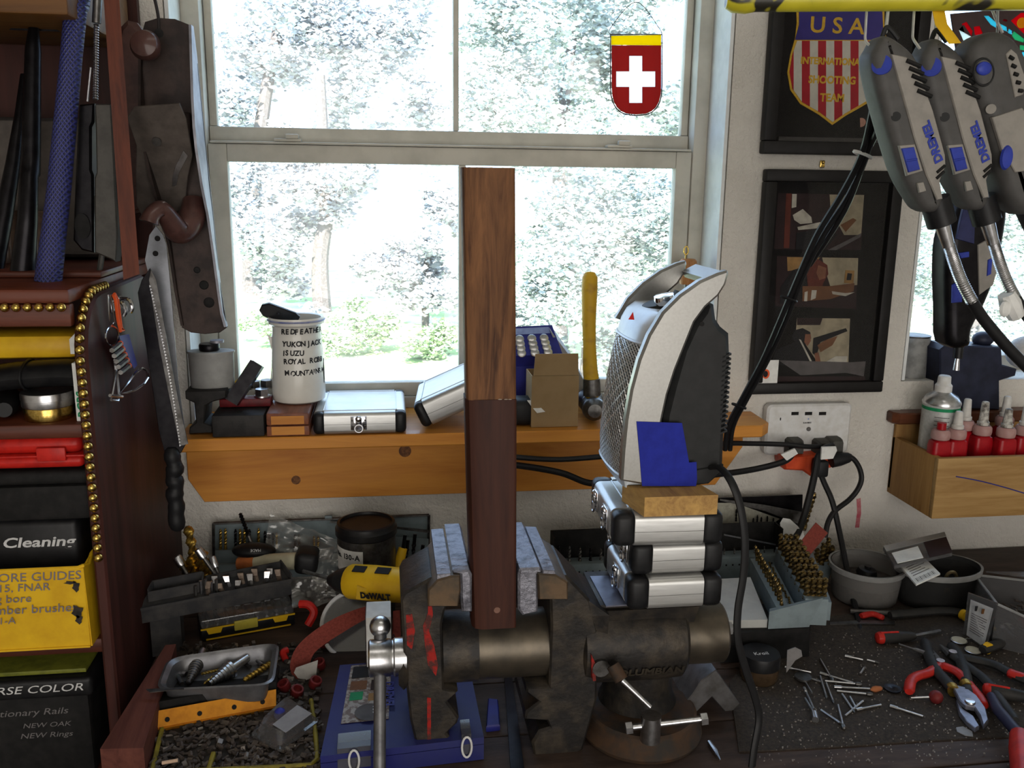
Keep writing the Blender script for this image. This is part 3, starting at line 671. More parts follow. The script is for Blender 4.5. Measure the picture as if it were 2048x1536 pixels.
part(ps, 'blade', B().prism(poly([(299, 470), (312, 452), (326, 470), (333, 490), (345, 620), (356, 760), (372, 880), (352, 892), (338, 740), (318, 600), (296, 545), (290, 520)], 1.36), MXZ(1.362), .0022), K['bladegrey'], False)
for u, v in ((315, 477), (311, 507)):
    q = P(u, v, Y=1.3597); part(ps, 'blade_hole', B().cyl(q, q-V((0, .0004, 0)), .004, n=12), K['blackm'], False)
rs = thing('saw_rasp', 'dark saw rasp with toothed blade and black ribbed grip hanging beside the cabinet', 'rasp', P(355, 1060, Y=1.335))
pA = [(276, 585), (284, 560), (300, 536), (310, 560), (334, 700), (352, 800), (372, 888), (362, 906), (330, 905), (318, 860), (300, 740), (284, 640)]
part(rs, 'blade', B().prism(poly(pA, 1.335), MXZ(1.337), .004, bev=.0008), K['gun'], False)
part(rs, 'back_strip', B().prism(poly([(302, 540), (312, 560), (338, 705), (356, 800), (376, 888), (360, 892), (338, 790), (318, 690), (298, 560)], 1.330), MXZ(1.3325), .0022), K['dsteel'], False)
tb = B()
for i in range(52):
    t = i/51; u = 299+(359-299)*t+5*sin(pi*t); v = 570+(888-570)*t; p = P(u, v, Y=1.329); q = P(u+4.0, v+2, Y=1.329); k = P(u+.4, v+5, Y=1.329); nY = V((0, -.0012, 0))
    tb.add([p, q, k, p+nY, q+nY, k+nY], [(0, 1, 2), (5, 4, 3), (0, 3, 4, 1), (1, 4, 5, 2), (2, 5, 3, 0)])
part(rs, 'teeth', tb, K['steel'], False, kind='stuff')
gp_ = [(343, 895), (345, 915), (350, 935), (347, 952), (352, 972), (349, 990), (353, 1010), (352, 1030), (355, 1052), (356, 1062)]
gpt = [P(u, v, Y=1.332) for u, v in gp_]
part(rs, 'grip', B().tube(smooth_path(gpt, 3), [S(q, gpt[0]) for q in [8, 13, 16, 17, 15, 15, 18, 18, 16, 15, 18, 18, 15, 15, 18, 18, 16, 15, 17, 17, 16, 16, 17, 17, 15, 13, 9, 5][:28]], 12), K['rubber'], False)
# ---------------- on the window shelf ----------------
SZ = .2937         # top of the shelf
K['tingrey'] = mat('grey_painted_tin', (.34, .34, .33), (.26, .26, .25), .5, .2, 30)
K['iron2'] = mat('black_cast_iron', (.03, .028, .027), (.016, .015, .015), .6, .3, 40, bmp=.3)
an = thing('bench_block', 'black cast iron block shaped like a small anvil at the left end of the shelf', 'block', P(415, 870, Z=SZ))
ya = 1.475
part(an, 'anvil_block', B().prism(poly([(378, 868), (425, 866), (425, 852), (408, 846), (410, 812), (425, 804), (452, 796), (452, 780), (370, 783), (371, 798), (388, 806), (392, 845), (379, 855)], ya), MXZ(ya+.07), .07, bev=.002), K['iron2'], False)
oc = thing('oil_can', 'oval grey tin can with a screw cap on the black block', 'can', P(425, 780, Y=1.51))
cz = P(425, 782, Y=ya+.01).z+.001; c = P(424, 740, Y=1.51); c.z = cz; r = S(44, c); hh = P(424, 704, Y=1.51).z-cz
part(oc, 'can_body', B().lathe([(r*.94, 0), (r*.96, .002), (r*1.0, hh-.002), (r*1.04, hh), (r*1.04, hh+.0025), (r*.9, hh+.003), (.001, hh+.003)], c, n=36, sy=.62), K['tingrey'], False)
cc = c+V((-.002, 0, hh+.003))
part(oc, 'screw_cap', B().lathe([(.0155, 0), (.0165, .002), (.0165, .009), (.015, .0115), (.001, .0118)], cc, n=26), K['gun'], False)
part(oc, 'cap_disc', B().cyl(cc+V((.012, .004, .0122)), cc+V((.012, .004, .0162)), .011, n=18), K['ironlit'], False)
bk = thing('steel_plate', 'flat black steel block with a drilled hole on the shelf below the clip', 'block', P(470, 880, Z=SZ))
pb_ = [P(421, 882, Z=SZ), P(526, 880, Z=SZ)]
bw = pb_[1].x-pb_[0].x
part(bk, 'plate', B().box(((pb_[0].x+pb_[1].x)/2, 1.497, SZ+.0185), (bw, .085, .036), .002), K['iron2'], False)
part(bk, 'drilled_hole', B().cyl(V((pb_[0].x+bw*.5, 1.478, SZ+.0366)), V((pb_[0].x+bw*.5, 1.478, SZ+.0372)), .0045, n=12), K['blackm'], False)
zt = SZ+.0372
rb_ = solo('red_block', 'dark red painted steel wedge lying on the black steel block', 'block', B().box((pb_[0].x+bw*.56, 1.520, zt+.0075), (bw*1.02, .030, .014), .002), mat('dark_red_paint', (.14, .008, .012), (.08, .006, .008), .5))
uc = thing('steel_channel', 'bent black steel U channel leaning on the shelf beside the mug', 'bracket', P(480, 805, Y=1.515))
ch0 = P(470, 812, Y=1.497); ch1 = P(522, 738, Y=1.53)
ax = (ch1-ch0); Mc = BASIS(ch0, V((.0, 1, -.25)), ax)
L = ax.length
xx, yy, zz = Mc.to_3x3().col
pU = [(-.013, -.006), (.013, -.006), (.013, .016), (.0105, .016), (.0105, -.0035), (-.0105, -.0035), (-.0105, .016), (-.013, .016)]
Mu = Mx((Mc.to_3x3().col[0], -Mc.to_3x3().col[2], Mc.to_3x3().col[1])).transposed().to_4x4(); Mu = Mx.Translation(ch0+V((0, 0, .004))) @ Mu
part(uc, 'channel', B().prism(pU, Mu, L), K['gun'], False)
solo('pencil', 'stub of a yellow pencil behind the steel channel', 'pencil', B().cyl(P(470, 768, Y=1.565), P(502, 742, Y=1.58), .004, n=6), K['yellow'])
for i, (u, v, y) in enumerate(((524, 790, 1.52), (534, 772, 1.545), (508, 774, 1.55))):
    p = P(u, v, Y=y); p.z = max(p.z, zt+.0147)
    nb_ = thing('hex_nut', ['bright hex nut standing in front of the mug', 'hex nut behind the bright nut against the mug', 'hex nut half hidden by the steel channel'][i], 'nut', p, 'loose hex nuts beside the mug')
    part(nb_, 'nut', B().cyl(p, p+V((0, 0, .011)), .0115, n=6).lathe([(.013, -.0025), (.013, 0)], p, n=18), K['steel' if i == 0 else 'dsteel'], False)
wb_ = thing('stone_box', 'reddish wooden sharpening stone box with orange end on the shelf under the mug', 'box', P(590, 880, Z=SZ))
y0 = 1.452; a = P(533, 860, Y=y0).x; c = P(619, 860, Y=y0).x; zt2 = P(575, 826, Y=y0).z
K['rosebox'] = wood('reddish_box_wood', (.24, .085, .045), (.12, .04, .022), 1, 30, .5, .1)
zm = SZ+(zt2-SZ)*.45
part(wb_, 'box_base', B().box(((a+c)/2, y0+.085, (SZ+zm)/2+.0002), (c-a, .17, zm-SZ-.0006), .002), K['rosebox'], False)
part(wb_, 'box_lid', B().box(((a+c)/2, y0+.085, (zm+zt2)/2+.0002), (c-a, .17, zt2-zm-.0006), .003), K['rosebox'], False)
m_ = .006
part(wb_, 'end_panel', B().box(((a+c)/2, y0-.0004, (zm+zt2)/2-.001), (c-a-.016, .0012, zt2-zm-.008)), K['pine'], False)
part(wb_, 'end_panel', B().box(((a+c)/2, y0-.0004, (SZ+zm)/2+.001), (c-a-.016, .0012, zm-SZ-.004)), K['pine'], False)
# mug with handwriting
K['cream'] = mat('cream_glazed_ceramic', (.66, .645, .60), (.60, .58, .53), .25, scale=14, coat=.3)
K['navy'] = mat('blue_rim_glaze', (.16, .18, .34), (.3, .31, .4), .3)
ym = 1.545; mc = P(598, 782, Y=ym); mc.z = zt2+.0006; s = 1800/dist(mc)
mg = thing('mug', 'cream mug lettered by hand with REDFEATHER and YUKON JACK, handle broken off', 'mug', mc)
H = (P(590, 632, Y=ym).z-mc.z)
rr = lambda px: px/s
part(mg, 'body', B().lathe([(rr(46), 0), (rr(51), .003), (rr(52.5), H*.12), (rr(51), H*.45), (rr(48.5), H*.72), (rr(47), H*.86), (rr(48), H*.90), (rr(54), H*.925), (rr(55), H*.96), (rr(53.5), H), (rr(48), H*.99), (rr(44), H*.9), (rr(45), H*.4), (.001, H*.35)], mc, n=44), K['cream'], False)
part(mg, 'rim_band', B().tube([mc+V((rr(54.6)*cos(t), rr(54.6)*sin(t), H*.965)) for t in [2*pi*i/40 for i in range(40)]], rr(2.1), 6, True), K['navy'], False)
stub = part(mg, 'handle_stub', B().loft([[P(u, v, Y=ym+dy) for u, v in q] for q, dy in (([(548, 690), (545, 675), (534, 668), (537, 676), (543, 700)], -.008), ([(548, 690), (545, 675), (534, 668), (537, 676), (543, 700)], .008))]).loft([[P(u, v, Y=ym+dy) for u, v in ((549, 725), (546, 760), (541, 758), (543, 728))] for dy in (-.007, .007)]), K['cream'], False)
def on_mug(parent, s_, u, v, size, m):
    R_ = rr(51.2); x = 0
    p0 = P(u, v, Y=ym-R_); th0 = math.asin(max(-1, min(1, (p0.x-mc.x)/R_)))
    z = p0.z; adv = 0
    for ch in s_:
        wch = size*{'I': .34, ' ': .4, 'M': .86, 'W': .9, 'J': .42}.get(ch, .64)
        if ch != ' ':
            th = th0+(adv+wch*.5)/R_
            if th < 1.25:
                o_ = mc+V((R_*sin(th), -R_*cos(th), z-mc.z+random.uniform(-.0006, .0006)))
                X_ = V((cos(th), sin(th), random.uniform(-.08, .08)))
                text(parent, ch, BASIS(o_-X_*wch*.42, X_, V((0, 0, 1))), size, m, 'handwriting', .06, .92, local=False, bold=.0004)
        adv += wch
for s_, u, v in (('REDFEATHER', 561, 669), ('YUKON JACK', 563, 694), ('ISUZU', 565, 712), ('ROYAL ROBBINS', 566, 729), ('MOUNTAINSMITH', 568, 752)):
    on_mug(mg, s_, u, v, .0122, K['ink'])
part(mg, 'glaze_chip', B().loft([[P(u, v, Y=ym-.012) for u, v in ((642, 742), (647, 740), (648, 765), (643, 768))], [P(u, v, Y=ym-.004) for u, v in ((643, 718), (648, 716), (650, 765), (645, 770))]]), K['dirt'], False)
solo('knife_handle', 'black riveted knife handle sticking out of the mug', 'handle', B().prism([(-.030, -.008), (-.024, .0), (.016, .022), (.028, .021), (.034, .012), (.030, .002), (.0, -.020), (-.020, -.022)], BASIS(P(562, 630, Y=ym-.008), V((-1, 0, -.12)), V((0, -.15, 1))), .010, bev=.002).sph(P(556, 628, Y=ym-.0155), .0022, 8), K['black'])

# aluminium cases
def alu_case(name, label, M, w, d, h, latches, group=None, lip=.018):
    """small aluminium case with black corner caps; w along local x, d along y (front at y=0), h; latches on the local front face"""
    o = thing(name, label, 'case', M, group); r = h*.2; cx = lip
    def band(z0, z1, nm):
        b = B(); seg = 5; zc0 = .0008
        ring = []
        full = rrect(-d, 0, 0, h, r, seg)          # section in (y, z): y from -d..0 mirrored to 0..d
        sec = []
        for (y, z) in full: sec.append((-y, min(max(z, z0), z1)))
        b.loft([[V((x, y, z)) for y, z in sec] for x in (cx, w-cx)])
        sec2 = rrect(0, .0004, w, h-.0006, r, seg)
        b.loft([[V((x, y, min(max(z, z0), z1))) for x, z in sec2] for y in (cx, d-cx)])
        part(o, nm, b, K['alu'])
    band(0, h*.46, 'case_base'); band(h*.475, h, 'case_lid')
    part(o, 'seam', B().box((w/2, d/2, h*.4675), (w-2*cx-.001, d-.0012, h*.013)).box((w/2, d/2, h*.4675), (w-.0012, d-2*cx, h*.013)), K['dsteel'])
    for x, y in ((0, 0), (w, 0), (0, d), (w, d)):
        sx = 1 if x == 0 else -1; sy = 1 if y == 0 else -1
        part(o, 'corner_cap', B().box((x+sx*(cx/2+.001), y+sy*(cx/2+.001), h/2), (cx+.002, cx+.002, h*.995), h*.2, seg=3), K['black'])
    fr = B()
    for a_, c_ in (((cx, cx*.9), (w-cx, cx*.9)), ((cx, d-cx*.9), (w-cx, d-cx*.9)), ((cx*.9, cx), (cx*.9, d-cx)), ((w-cx*.9, cx), (w-cx*.9, d-cx))):
        fr.cyl(V((*a_, h)), V((*c_, h)), .0012, n=6)
    part(o, 'lid_edge', fr, K['alu'])
    for lx in latches:
        l = part(o, 'latch', B().box((lx, -.001, h*.52), (.026, .002, h*.62), .0008).box((lx, -.003, h*.62), (.010, .004, h*.34), .0015).sph((lx, -.0035, h*.72), .0055, 10, (1, .5, 1)), K['chrome'])
        part(l, 'latch_loop', B().tube([(lx+.0065*cos(t), -.004, h*.30+.0065*sin(t)) for t in [2*pi*i/16 for i in range(16)]], .0014, 6, True), K['steel'])
        sc = B()
        for a_ in (-1, 1):
            for z_ in (.40, .66): sc.sph((lx+a_*.0105, -.0024, h*z_), .0016, 6)
        part(l, 'screw', sc, K['dsteel'])
    return o
yF = 1.452; a = P(626, 860, Y=yF).x; c = P(813, 860, Y=yF).x
alu_case('aluminium_case', 'small aluminium case with one front latch lying flat on the window shelf', T(a, yF, SZ+.0006), c-a, .172, P(720, 826, Y=yF).z-SZ, [(c-a)/2-.002])
p0 = P(842, 866, Y=1.468); 
Mcase = T(p0.x+.004, 1.468, SZ+.0012) @ RY(-25) @ RZ(-6)
alu_case('aluminium_case', 'small aluminium case tilted up against the walnut block on the window shelf', Mcase, .14, .15, .046, [])
# boxes right of the walnut block
bg_ = thing('button_box', 'purple blue box with a tray of silver buttons propped behind the cardboard box', 'box', P(1075, 760, Y=1.6))
q = [P(1026, 712, Y=1.565), P(1125, 708, Y=1.565), P(1104, 650, Y=1.60), P(1020, 654, Y=1.60)]
dn = V((0, .012, -.022))
part(bg_, 'lid', B().hexa([k+dn for k in q]+q), K['blue'], False)
K['lilac'] = mat('pale_blue_card', (.28, .36, .62), (.22, .28, .52), .4)
def onq(a_, b_, off=0):
    e = (q[0]*(1-a_)+q[1]*a_)*(1-b_)+(q[3]*(1-a_)+q[2]*a_)*b_; n_ = (q[1]-q[0]).cross(q[3]-q[0]).normalized(); return e+n_*off
part(bg_, 'label_strip', B().hexa([onq(.06, .72), onq(.9, .72), onq(.9, .93), onq(.06, .93), onq(.06, .72, .001), onq(.9, .72, .001), onq(.9, .93, .001), onq(.06, .93, .001)]), K['lilac'], False)
for j in range(4):
    for i in range(3):
        p_ = onq(.18+.27*i, .08+.16*j, .0005); n_ = (q[1]-q[0]).cross(q[3]-q[0])
        part(bg_, 'button', B().lathe([(.0085, 0), (.008, .0015), (.0065, .0022), (.001, .0022)], p_, n_, n=14), K['steel'], False)
part(bg_, 'stand', B().hexa([V((q[0].x, 1.585, SZ+.002)), V((q[1].x-.012, 1.585, SZ+.002)), V((q[1].x-.012, 1.63, SZ+.002)), V((q[0].x, 1.63, SZ+.002))]+[k+dn*1.02 for k in q]), K['blue'], False)
cbx = thing('cardboard_box', 'small brown cardboard box with its flap standing open on the shelf', 'box', P(1110, 855, Z=SZ))
K['card'] = mat('brown_cardboard', (.30, .205, .105), (.26, .175, .085), .85, scale=20)
y0 = 1.470; a = P(1063, 800, Y=y0).x; c = P(1157, 800, Y=y0).x; zt3 = P(1110, 751, Y=y0).z; bb_ = B(); t_ = .0015; dpt = .062
part(cbx, 'box_wall', B().box(((a+c)/2, y0+t_/2, (SZ+zt3)/2), (c-a, t_, zt3-SZ-.001)), K['card'], False)
part(cbx, 'box_wall', B().box(((a+c)/2, y0+dpt, (SZ+zt3)/2), (c-a, t_, zt3-SZ-.001)), K['card'], False)
for x_ in (a+t_/2, c-t_/2): part(cbx, 'box_wall', B().box((x_, y0+dpt/2, (SZ+zt3)/2), (t_, dpt-t_*1.2, zt3-SZ-.001)), K['card'], False)
part(cbx, 'box_bottom', B().box(((a+c)/2, y0+dpt/2, SZ+.0012), (c-a-.004, dpt-.004, t_)), K['card'], False)
fz = P(1115, 708, Y=y0+.008).z
part(cbx, 'flap', B().hexa([V((a+.003, y0+.001, zt3)), V((c-.001, y0+.001, zt3)), V((c-.001, y0+.0025, zt3)), V((a+.003, y0+.0025, zt3)), V((a+.007, y0+.010, fz)), V((c-.0005, y0+.010, fz)), V((c-.0005, y0+.0115, fz)), V((a+.007, y0+.0115, fz))]), K['card'], False)
solo('grey_carton', 'tall pale carton with open flap standing by the window behind the cardboard box', 'box', B().hexa([V((.355, 1.585, SZ)), V((.388, 1.585, SZ)), V((.388, 1.628, SZ)), V((.355, 1.628, SZ)), P(1100, 660, Y=1.585), P(1142, 715, Y=1.585), P(1142, 708, Y=1.628), P(1094, 640, Y=1.628)]), mat('grey_board', (.36, .36, .38), (.3, .3, .31), .8))
blk = thing('tape_cartridge', 'black rounded cartridge with a paper tongue lying left of the cardboard box', 'cartridge', P(1050, 850, Z=SZ))
p_ = P(1046, 842, Y=1.49)
part(blk, 'body', B().box((p_.x, 1.50, SZ+.024), (.046, .05, .046), .012, seg=3), K['rubber'], False)
part(blk, 'paper_tongue', B().sheet([(V((p_.x+.004, 1.476, SZ+.047)), V((p_.x+.018, 1.476, SZ+.047))), (V((p_.x+.012, 1.472, SZ+.036)), V((p_.x+.026, 1.472, SZ+.036))), (V((p_.x+.02, 1.464, SZ+.027)), V((p_.x+.034, 1.464, SZ+.029)))], .0004), K['paper'], False)
hm = thing('hammer', 'ball peen hammer with yellow handle standing on its head on the shelf', 'hammer', P(1185, 845, Z=SZ))
K['hammeryel'] = mat('worn_yellow_handle', (.55, .33, .02), (.36, .2, .03), .5, scale=40, lo=.5, hi=.75)
hb0 = P(1184, 800, Y=1.515)
pts = [hb0]+[P(u, v, Y=1.517+i*.003) for i, (u, v) in enumerate(((1183, 762), (1180, 735), (1179, 690), (1178, 640), (1179, 580), (1180, 555), (1180, 547)))]
part(hm, 'handle', B().tube(pts, [S(k, hb0) for k in (13, 16, 15, 13, 14, 16, 15.5, 11)], 14), K['hammeryel'], False)
part(hm, 'ferrule', B().cyl(P(1184, 790, Y=1.515), P(1183, 757, Y=1.515), S(18, hb0), S(17, hb0), 16), K['dsteel'], False)
hz = SZ+.026
part(hm, 'head', B().lathe([(.001, -.045), (.012, -.043), (.019, -.035), (.021, -.026), (.018, -.018), (.0165, -.010), (.021, 0), (.0165, .012), (.018, .022), (.0225, .030), (.0235, .046), (.021, .049), (.001, .049)], (hb0.x+.001, 1.515, hz), V((.12, 1, 0)), n=22), K['dsteel'], False)
ey = thing('file_handle', 'wooden file handle with a brass screw eye hanging on the right jamb', 'handle', P(1373, 555, Y=1.60))
hp0 = P(1374, 560, Y=1.585); r = S(1, hp0)
part(ey, 'handle', B().lathe([(14*r, 0), (15.5*r, 8*r), (18*r, 32*r), (17*r, 46*r), (13*r, 50*r), (1*r, 51*r)], P(1374, 568, Y=1.585), V((0, 0, 1)), n=20), wood('turned_beech', (.42, .20, .075), (.28, .12, .04), 2, 60, .5), False)
ec = P(1372, 505, Y=1.585)
part(ey, 'screw_eye', B().tube([ec+V((4.5*r*cos(t), 0, 8*r*sin(t)+4*r)) for t in [2*pi*i/16 for i in range(16)]], 1.6*r, 6, True).cyl(ec+V((0, 0, -5*r)), ec+V((0, 0, -14*r)), 1.6*r, n=6), K['brass'], False)
part(ey, 'shaft', B().cyl(P(1374, 568, Y=1.585), V((hp0.x+.003, 1.585, SZ+.001)), .005, n=10), K['dsteel'], False)
K['haze_w'] = mat('white_paper_bag', (.62, .63, .66), (.55, .56, .6), .7)
solo('paper_packet', 'crumpled white paper packet behind the hammer head', 'packet', B().loft([[P(u, v, Y=1.59+dy) for u, v in ((1205, 845), (1240, 845), (1244, 800), (1232, 782), (1212, 785), (1204, 810))] for dy in (0, .02)]), K['haze_w'])

def clip(pl, u0, u1):
    def cut(pl, f):
        o = []
        for i in range(len(pl)):
            a_, c_ = pl[i-1], pl[i]; fa, fc = f(a_), f(c_)
            if (fa >= 0) != (fc >= 0): t = fa/(fa-fc); o.append((a_[0]+(c_[0]-a_[0])*t, a_[1]+(c_[1]-a_[1])*t))
            if fc >= 0: o.append(c_)
        return o
    return cut(cut(pl, lambda p: p[0]-u0), lambda p: u1-p[0])
# small pennant hanging in the window
pn = thing('pennant', 'small red pennant with white cross and yellow top band hanging in the upper right pane', 'pennant', P(1272, 230, Y=1.622))
yp = 1.64
def arcs(u0, u1, v0, v1, ru, rv, n=8):
    o = [(u0, v0), (u1, v0)]; um = (u0+u1)/2
    for i in range(0, 13):
        t = pi*i/12; cx_ = cos(t); sx_ = sin(t)
        o.append((um+(u1-um)*math.copysign(abs(cx_)**.72, cx_), v1-rv+rv*sx_**.8 if sx_ > 0 else v1-rv))
    return o
K['leadcame'] = mat('dark_pennant_edge', (.05, .03, .03), rough=.6)
def pmat(name, c, tr):
    m, nt, bs = newmat(name); nt.nodes.remove(bs); out = nt.nodes['Material Output']
    d = nt.nodes.new('ShaderNodeBsdfDiffuse'); t = nt.nodes.new('ShaderNodeBsdfTranslucent'); mx_ = nt.nodes.new('ShaderNodeMixShader')
    d.inputs[0].default_value = (*c, 1); t.inputs[0].default_value = (*c, 1); mx_.inputs[0].default_value = tr
    nt.links.new(d.outputs[0], mx_.inputs[1]); nt.links.new(t.outputs[0], mx_.inputs[2]); nt.links.new(mx_.outputs[0], out.inputs[0]); return m
K['pred'] = pmat('translucent_red', (.42, .06, .055), .8); K['pyel'] = pmat('translucent_yellow', (.85, .66, .01), .8); K['pwhite'] = pmat('translucent_white', (.95, .95, .95), .8)
part(pn, 'border', B().tube([V((x, yp, z)) for x, z in poly(arcs(1221, 1324, 69, 231, 50, 60)[:2]+arcs(1221, 1324, 69, 231, 50, 60)[2:], yp)], .0011, 6, True), K['leadcame'], False)
def cutv(pl, v0, v1): return [(a_, b_) for b_, a_ in clip([(b_, a_) for a_, b_ in pl], v0, v1)]
_f = arcs(1223, 1322, 71, 229, 50, 58)
for u0, u1, v0, v1 in ((1222, 1232, 91, 240), (1232, 1258, 91, 143), (1232, 1258, 174, 240), (1258, 1284, 91, 112), (1258, 1284, 206, 240), (1284, 1310, 91, 143), (1284, 1310, 174, 240), (1310, 1323, 91, 240)):
    part(pn, 'field_piece', B().prism(poly(cutv(clip(_f, u0, u1), v0, v1), yp), MXZ(yp-.0007), .0008), K['pred'], False)
part(pn, 'top_band', B().prism(poly([(1222, 72), (1322, 70), (1322, 91), (1222, 90)], yp), MXZ(yp-.0007), .0008), K['pyel'], False)
part(pn, 'cross', B().prism(poly([(1258, 112), (1284, 112), (1284, 143), (1310, 143), (1310, 174), (1284, 174), (1284, 206), (1258, 206), (1258, 174), (1232, 174), (1232, 143), (1258, 143)], yp), MXZ(yp-.0007), .0008), K['pwhite'], False)
part(pn, 'hang_cord', B().tube(smooth_path([P(1222, 70, Y=yp), P(1221, 56, Y=yp), P(1272, 4, Y=yp), P(1318, 56, Y=yp), P(1323, 70, Y=yp)]), .0006, 5), K['cord'], False)

# ---------------- pictures on the wall ----------------
YF = 1.549
K['pframe'] = mat('black_picture_frame', (.007, .006, .006), (.010, .009, .009), .5)
K['pmat'] = mat('black_velvet', (.008, .007, .007), (.011, .010, .010), .9)
def picture(name, label, x0, x1, z0, z1, fw, fd, M):
    o = thing(name, label, 'picture', M)
    w_, h_ = x1-x0, z1-z0
    for nm, c_, d_ in (('x', (w_/2, 0, fw/2), (w_, fd, fw)), ('x', (w_/2, 0, h_-fw/2), (w_, fd, fw)), ('x', (fw/2, 0, h_/2), (fw, fd, h_-2*fw)), ('x', (w_-fw/2, 0, h_/2), (fw, fd, h_-2*fw))):
        part(o, 'frame_bar', B().box((c_[0], -fd/2, c_[2]), d_, .003), K['pframe'])
    part(o, 'backing', B().box((w_/2, -.004, h_/2), (w_-2*fw+.002, .006, h_-2*fw+.002)), K['pmat'])
    part(o, 'pane', B().box((w_/2, -fd*.62, h_/2), (w_-2*fw-.0005, .0015, h_-2*fw-.0005)), K['picglass'])
    return o
K['picglass'] = clear('picture_glass', (.96, .96, .96), .02, .03)
xl, xr = P(1524, 200, Y=WY).x, P(1832, 200, Y=WY).x
zb, zt = P(1520, 308, Y=WY).z, P(1530, -30, Y=WY).z
pf = picture('framed_patch', 'black framed shield patch reading USA INTERNATIONAL SHOOTING TEAM on the wall', xl, xr, zb, zt, .022, .022, T(xl, YF, zb))
K['gthread'] = mat('gold_thread', (.58, .36, .03), (.48, .28, .02), .7, scale=300); K['bthread'] = mat('navy_felt', (.035, .028, .16), (.045, .035, .19), .9)
K['rthread'] = mat('red_felt', (.36, .018, .03), (.30, .014, .022), .9); K['wthread'] = mat('white_felt', (.52, .50, .44), (.46, .44, .39), .9)
ysh = YF-.0072
shield = [(1592, 15), (1768, 15), (1768, 60), (1776, 90), (1784, 130), (1780, 165), (1762, 190), (1720, 215), (1690, 232), (1664, 250), (1638, 230), (1600, 208), (1580, 180), (1574, 145), (1580, 110), (1590, 75), (1593, 45)]
part(pf, 'patch_border', B().prism(poly(shield, ysh), MXZ(ysh+.0002), .0016), K['gthread'], False)
inner = [(1664+(u-1664)*.955, 120+(v-120)*.955) for u, v in shield]
def below(pl, v0): return [(u, max(v, v0)) for u, v in pl]
st = 16.2
for i in range(13):
    u0 = 1570+i*st; pl = clip(inner, u0, u0+st)
    pl = [(u, v) for u, v in below(pl, 82)]
    if len(pl) > 2: part(pf, 'stripe', B().prism(poly(pl, ysh), MXZ(ysh-.0014), .0009), K['rthread' if i % 2 == 0 else 'wthread'], False)
part(pf, 'blue_field', B().prism(poly([(1597, 18), (1763, 18), (1765, 60), (1771, 80), (1589, 80), (1597, 50)], ysh), MXZ(ysh-.0014), .0009), K['bthread'], False)
for s_, u, v, sz in (('U S A', 1673, 66, .036), ('INTERNATIONAL', 1664, 129, .0155), ('SHOOTING', 1664, 167, .0175), ('TEAM', 1664, 203, .0185)):
    text(pf, s_, BASIS(P(u, v, Y=ysh-.0026), (1, 0, 0), (0, 0, 1)), sz, K['gthread'], 'lettering', 0, .95 if sz < .03 else 1.15, 'CENTER', local=False, bold=.0006)
part(pf, 'label_dot', B().cyl(P(1722, 245, Y=ysh+.001), P(1722, 245, Y=ysh-.0005), S(9, P(1722, 245, Y=ysh)), n=16), mat('copper_dot', (.42, .22, .16)), False)
part(pf, 'mat_ledge', B().box(((xl+xr)/2, YF-.009, P(1650, 280, Y=ysh).z), ((xr-xl)-.06, .005, .008)), mat('grey_ledge', (.045, .042, .04)), False)
xl, xr = P(1511, 560, Y=WY).x-.002, P(1775, 560, Y=WY).x; zb, zt = P(1500, 784, Y=WY).z, P(1515, 338, Y=WY).z
fp = picture('framed_photos', 'black framed trio of dark photographs of people shooting rifles on the wall', xl, xr, zb, zt, .021, .022, T(xl, YF, zb))
def pm(name, c): return mat(name, c, tuple(k*.7 for k in c), .6, scale=45)
K['ph_dark'] = pm('photo_dark', (.022, .009, .010)); K['ph_wall'] = pm('photo_pale_wall', (.34, .29, .20)); K['ph_red'] = pm('photo_red_brown', (.10, .02, .012)); K['ph_skin'] = pm('photo_skin', (.22, .09, .05))
K['ph_wood'] = pm('photo_wood', (.16, .07, .03)); K['ph_grey'] = pm('photo_grey', (.10, .09, .09)); K['ph_white'] = pm('photo_white', (.45, .42, .36)); K['ph_black'] = pm('photo_black', (.008, .007, .009)); K['ph_amber'] = pm('photo_amber', (.3, .17, .06))
yo = YF-.0071
def patch(nm, layers):
    b_ = B(); ms = []; names = []
    for i, (k_, pl) in enumerate(layers):
        if k_ not in names: names.append(k_)
        b_.prism(poly(pl, yo), MXZ(yo-.00025*i), .00024, mi=names.index(k_))
    part(fp, nm, b_, [K[k_] for k_ in names], False)
patch('photograph', [('ph_dark', [(1556, 386), (1728, 390), (1722, 500), (1548, 498)]), ('ph_wall', [(1659, 389), (1728, 390), (1722, 470), (1688, 470), (1672, 440), (1661, 420)]), ('ph_red', [(1572, 387), (1583, 387), (1578, 496), (1567, 496)]), ('ph_white', [(1584, 388), (1593, 388), (1592, 414), (1583, 416)]),
  ('ph_white', [(1585, 430), (1605, 418), (1622, 434), (1624, 446), (1600, 448), (1588, 440)]), ('ph_white', [(1594, 454), (1640, 444), (1640, 456), (1596, 460)]), ('ph_grey', [(1655, 500), (1722, 466), (1720, 474), (1672, 500)]), ('ph_wood', [(1680, 450), (1705, 436), (1712, 440), (1690, 464)]), ('ph_black', [(1592, 466), (1660, 452), (1672, 470), (1650, 498), (1590, 498)])])
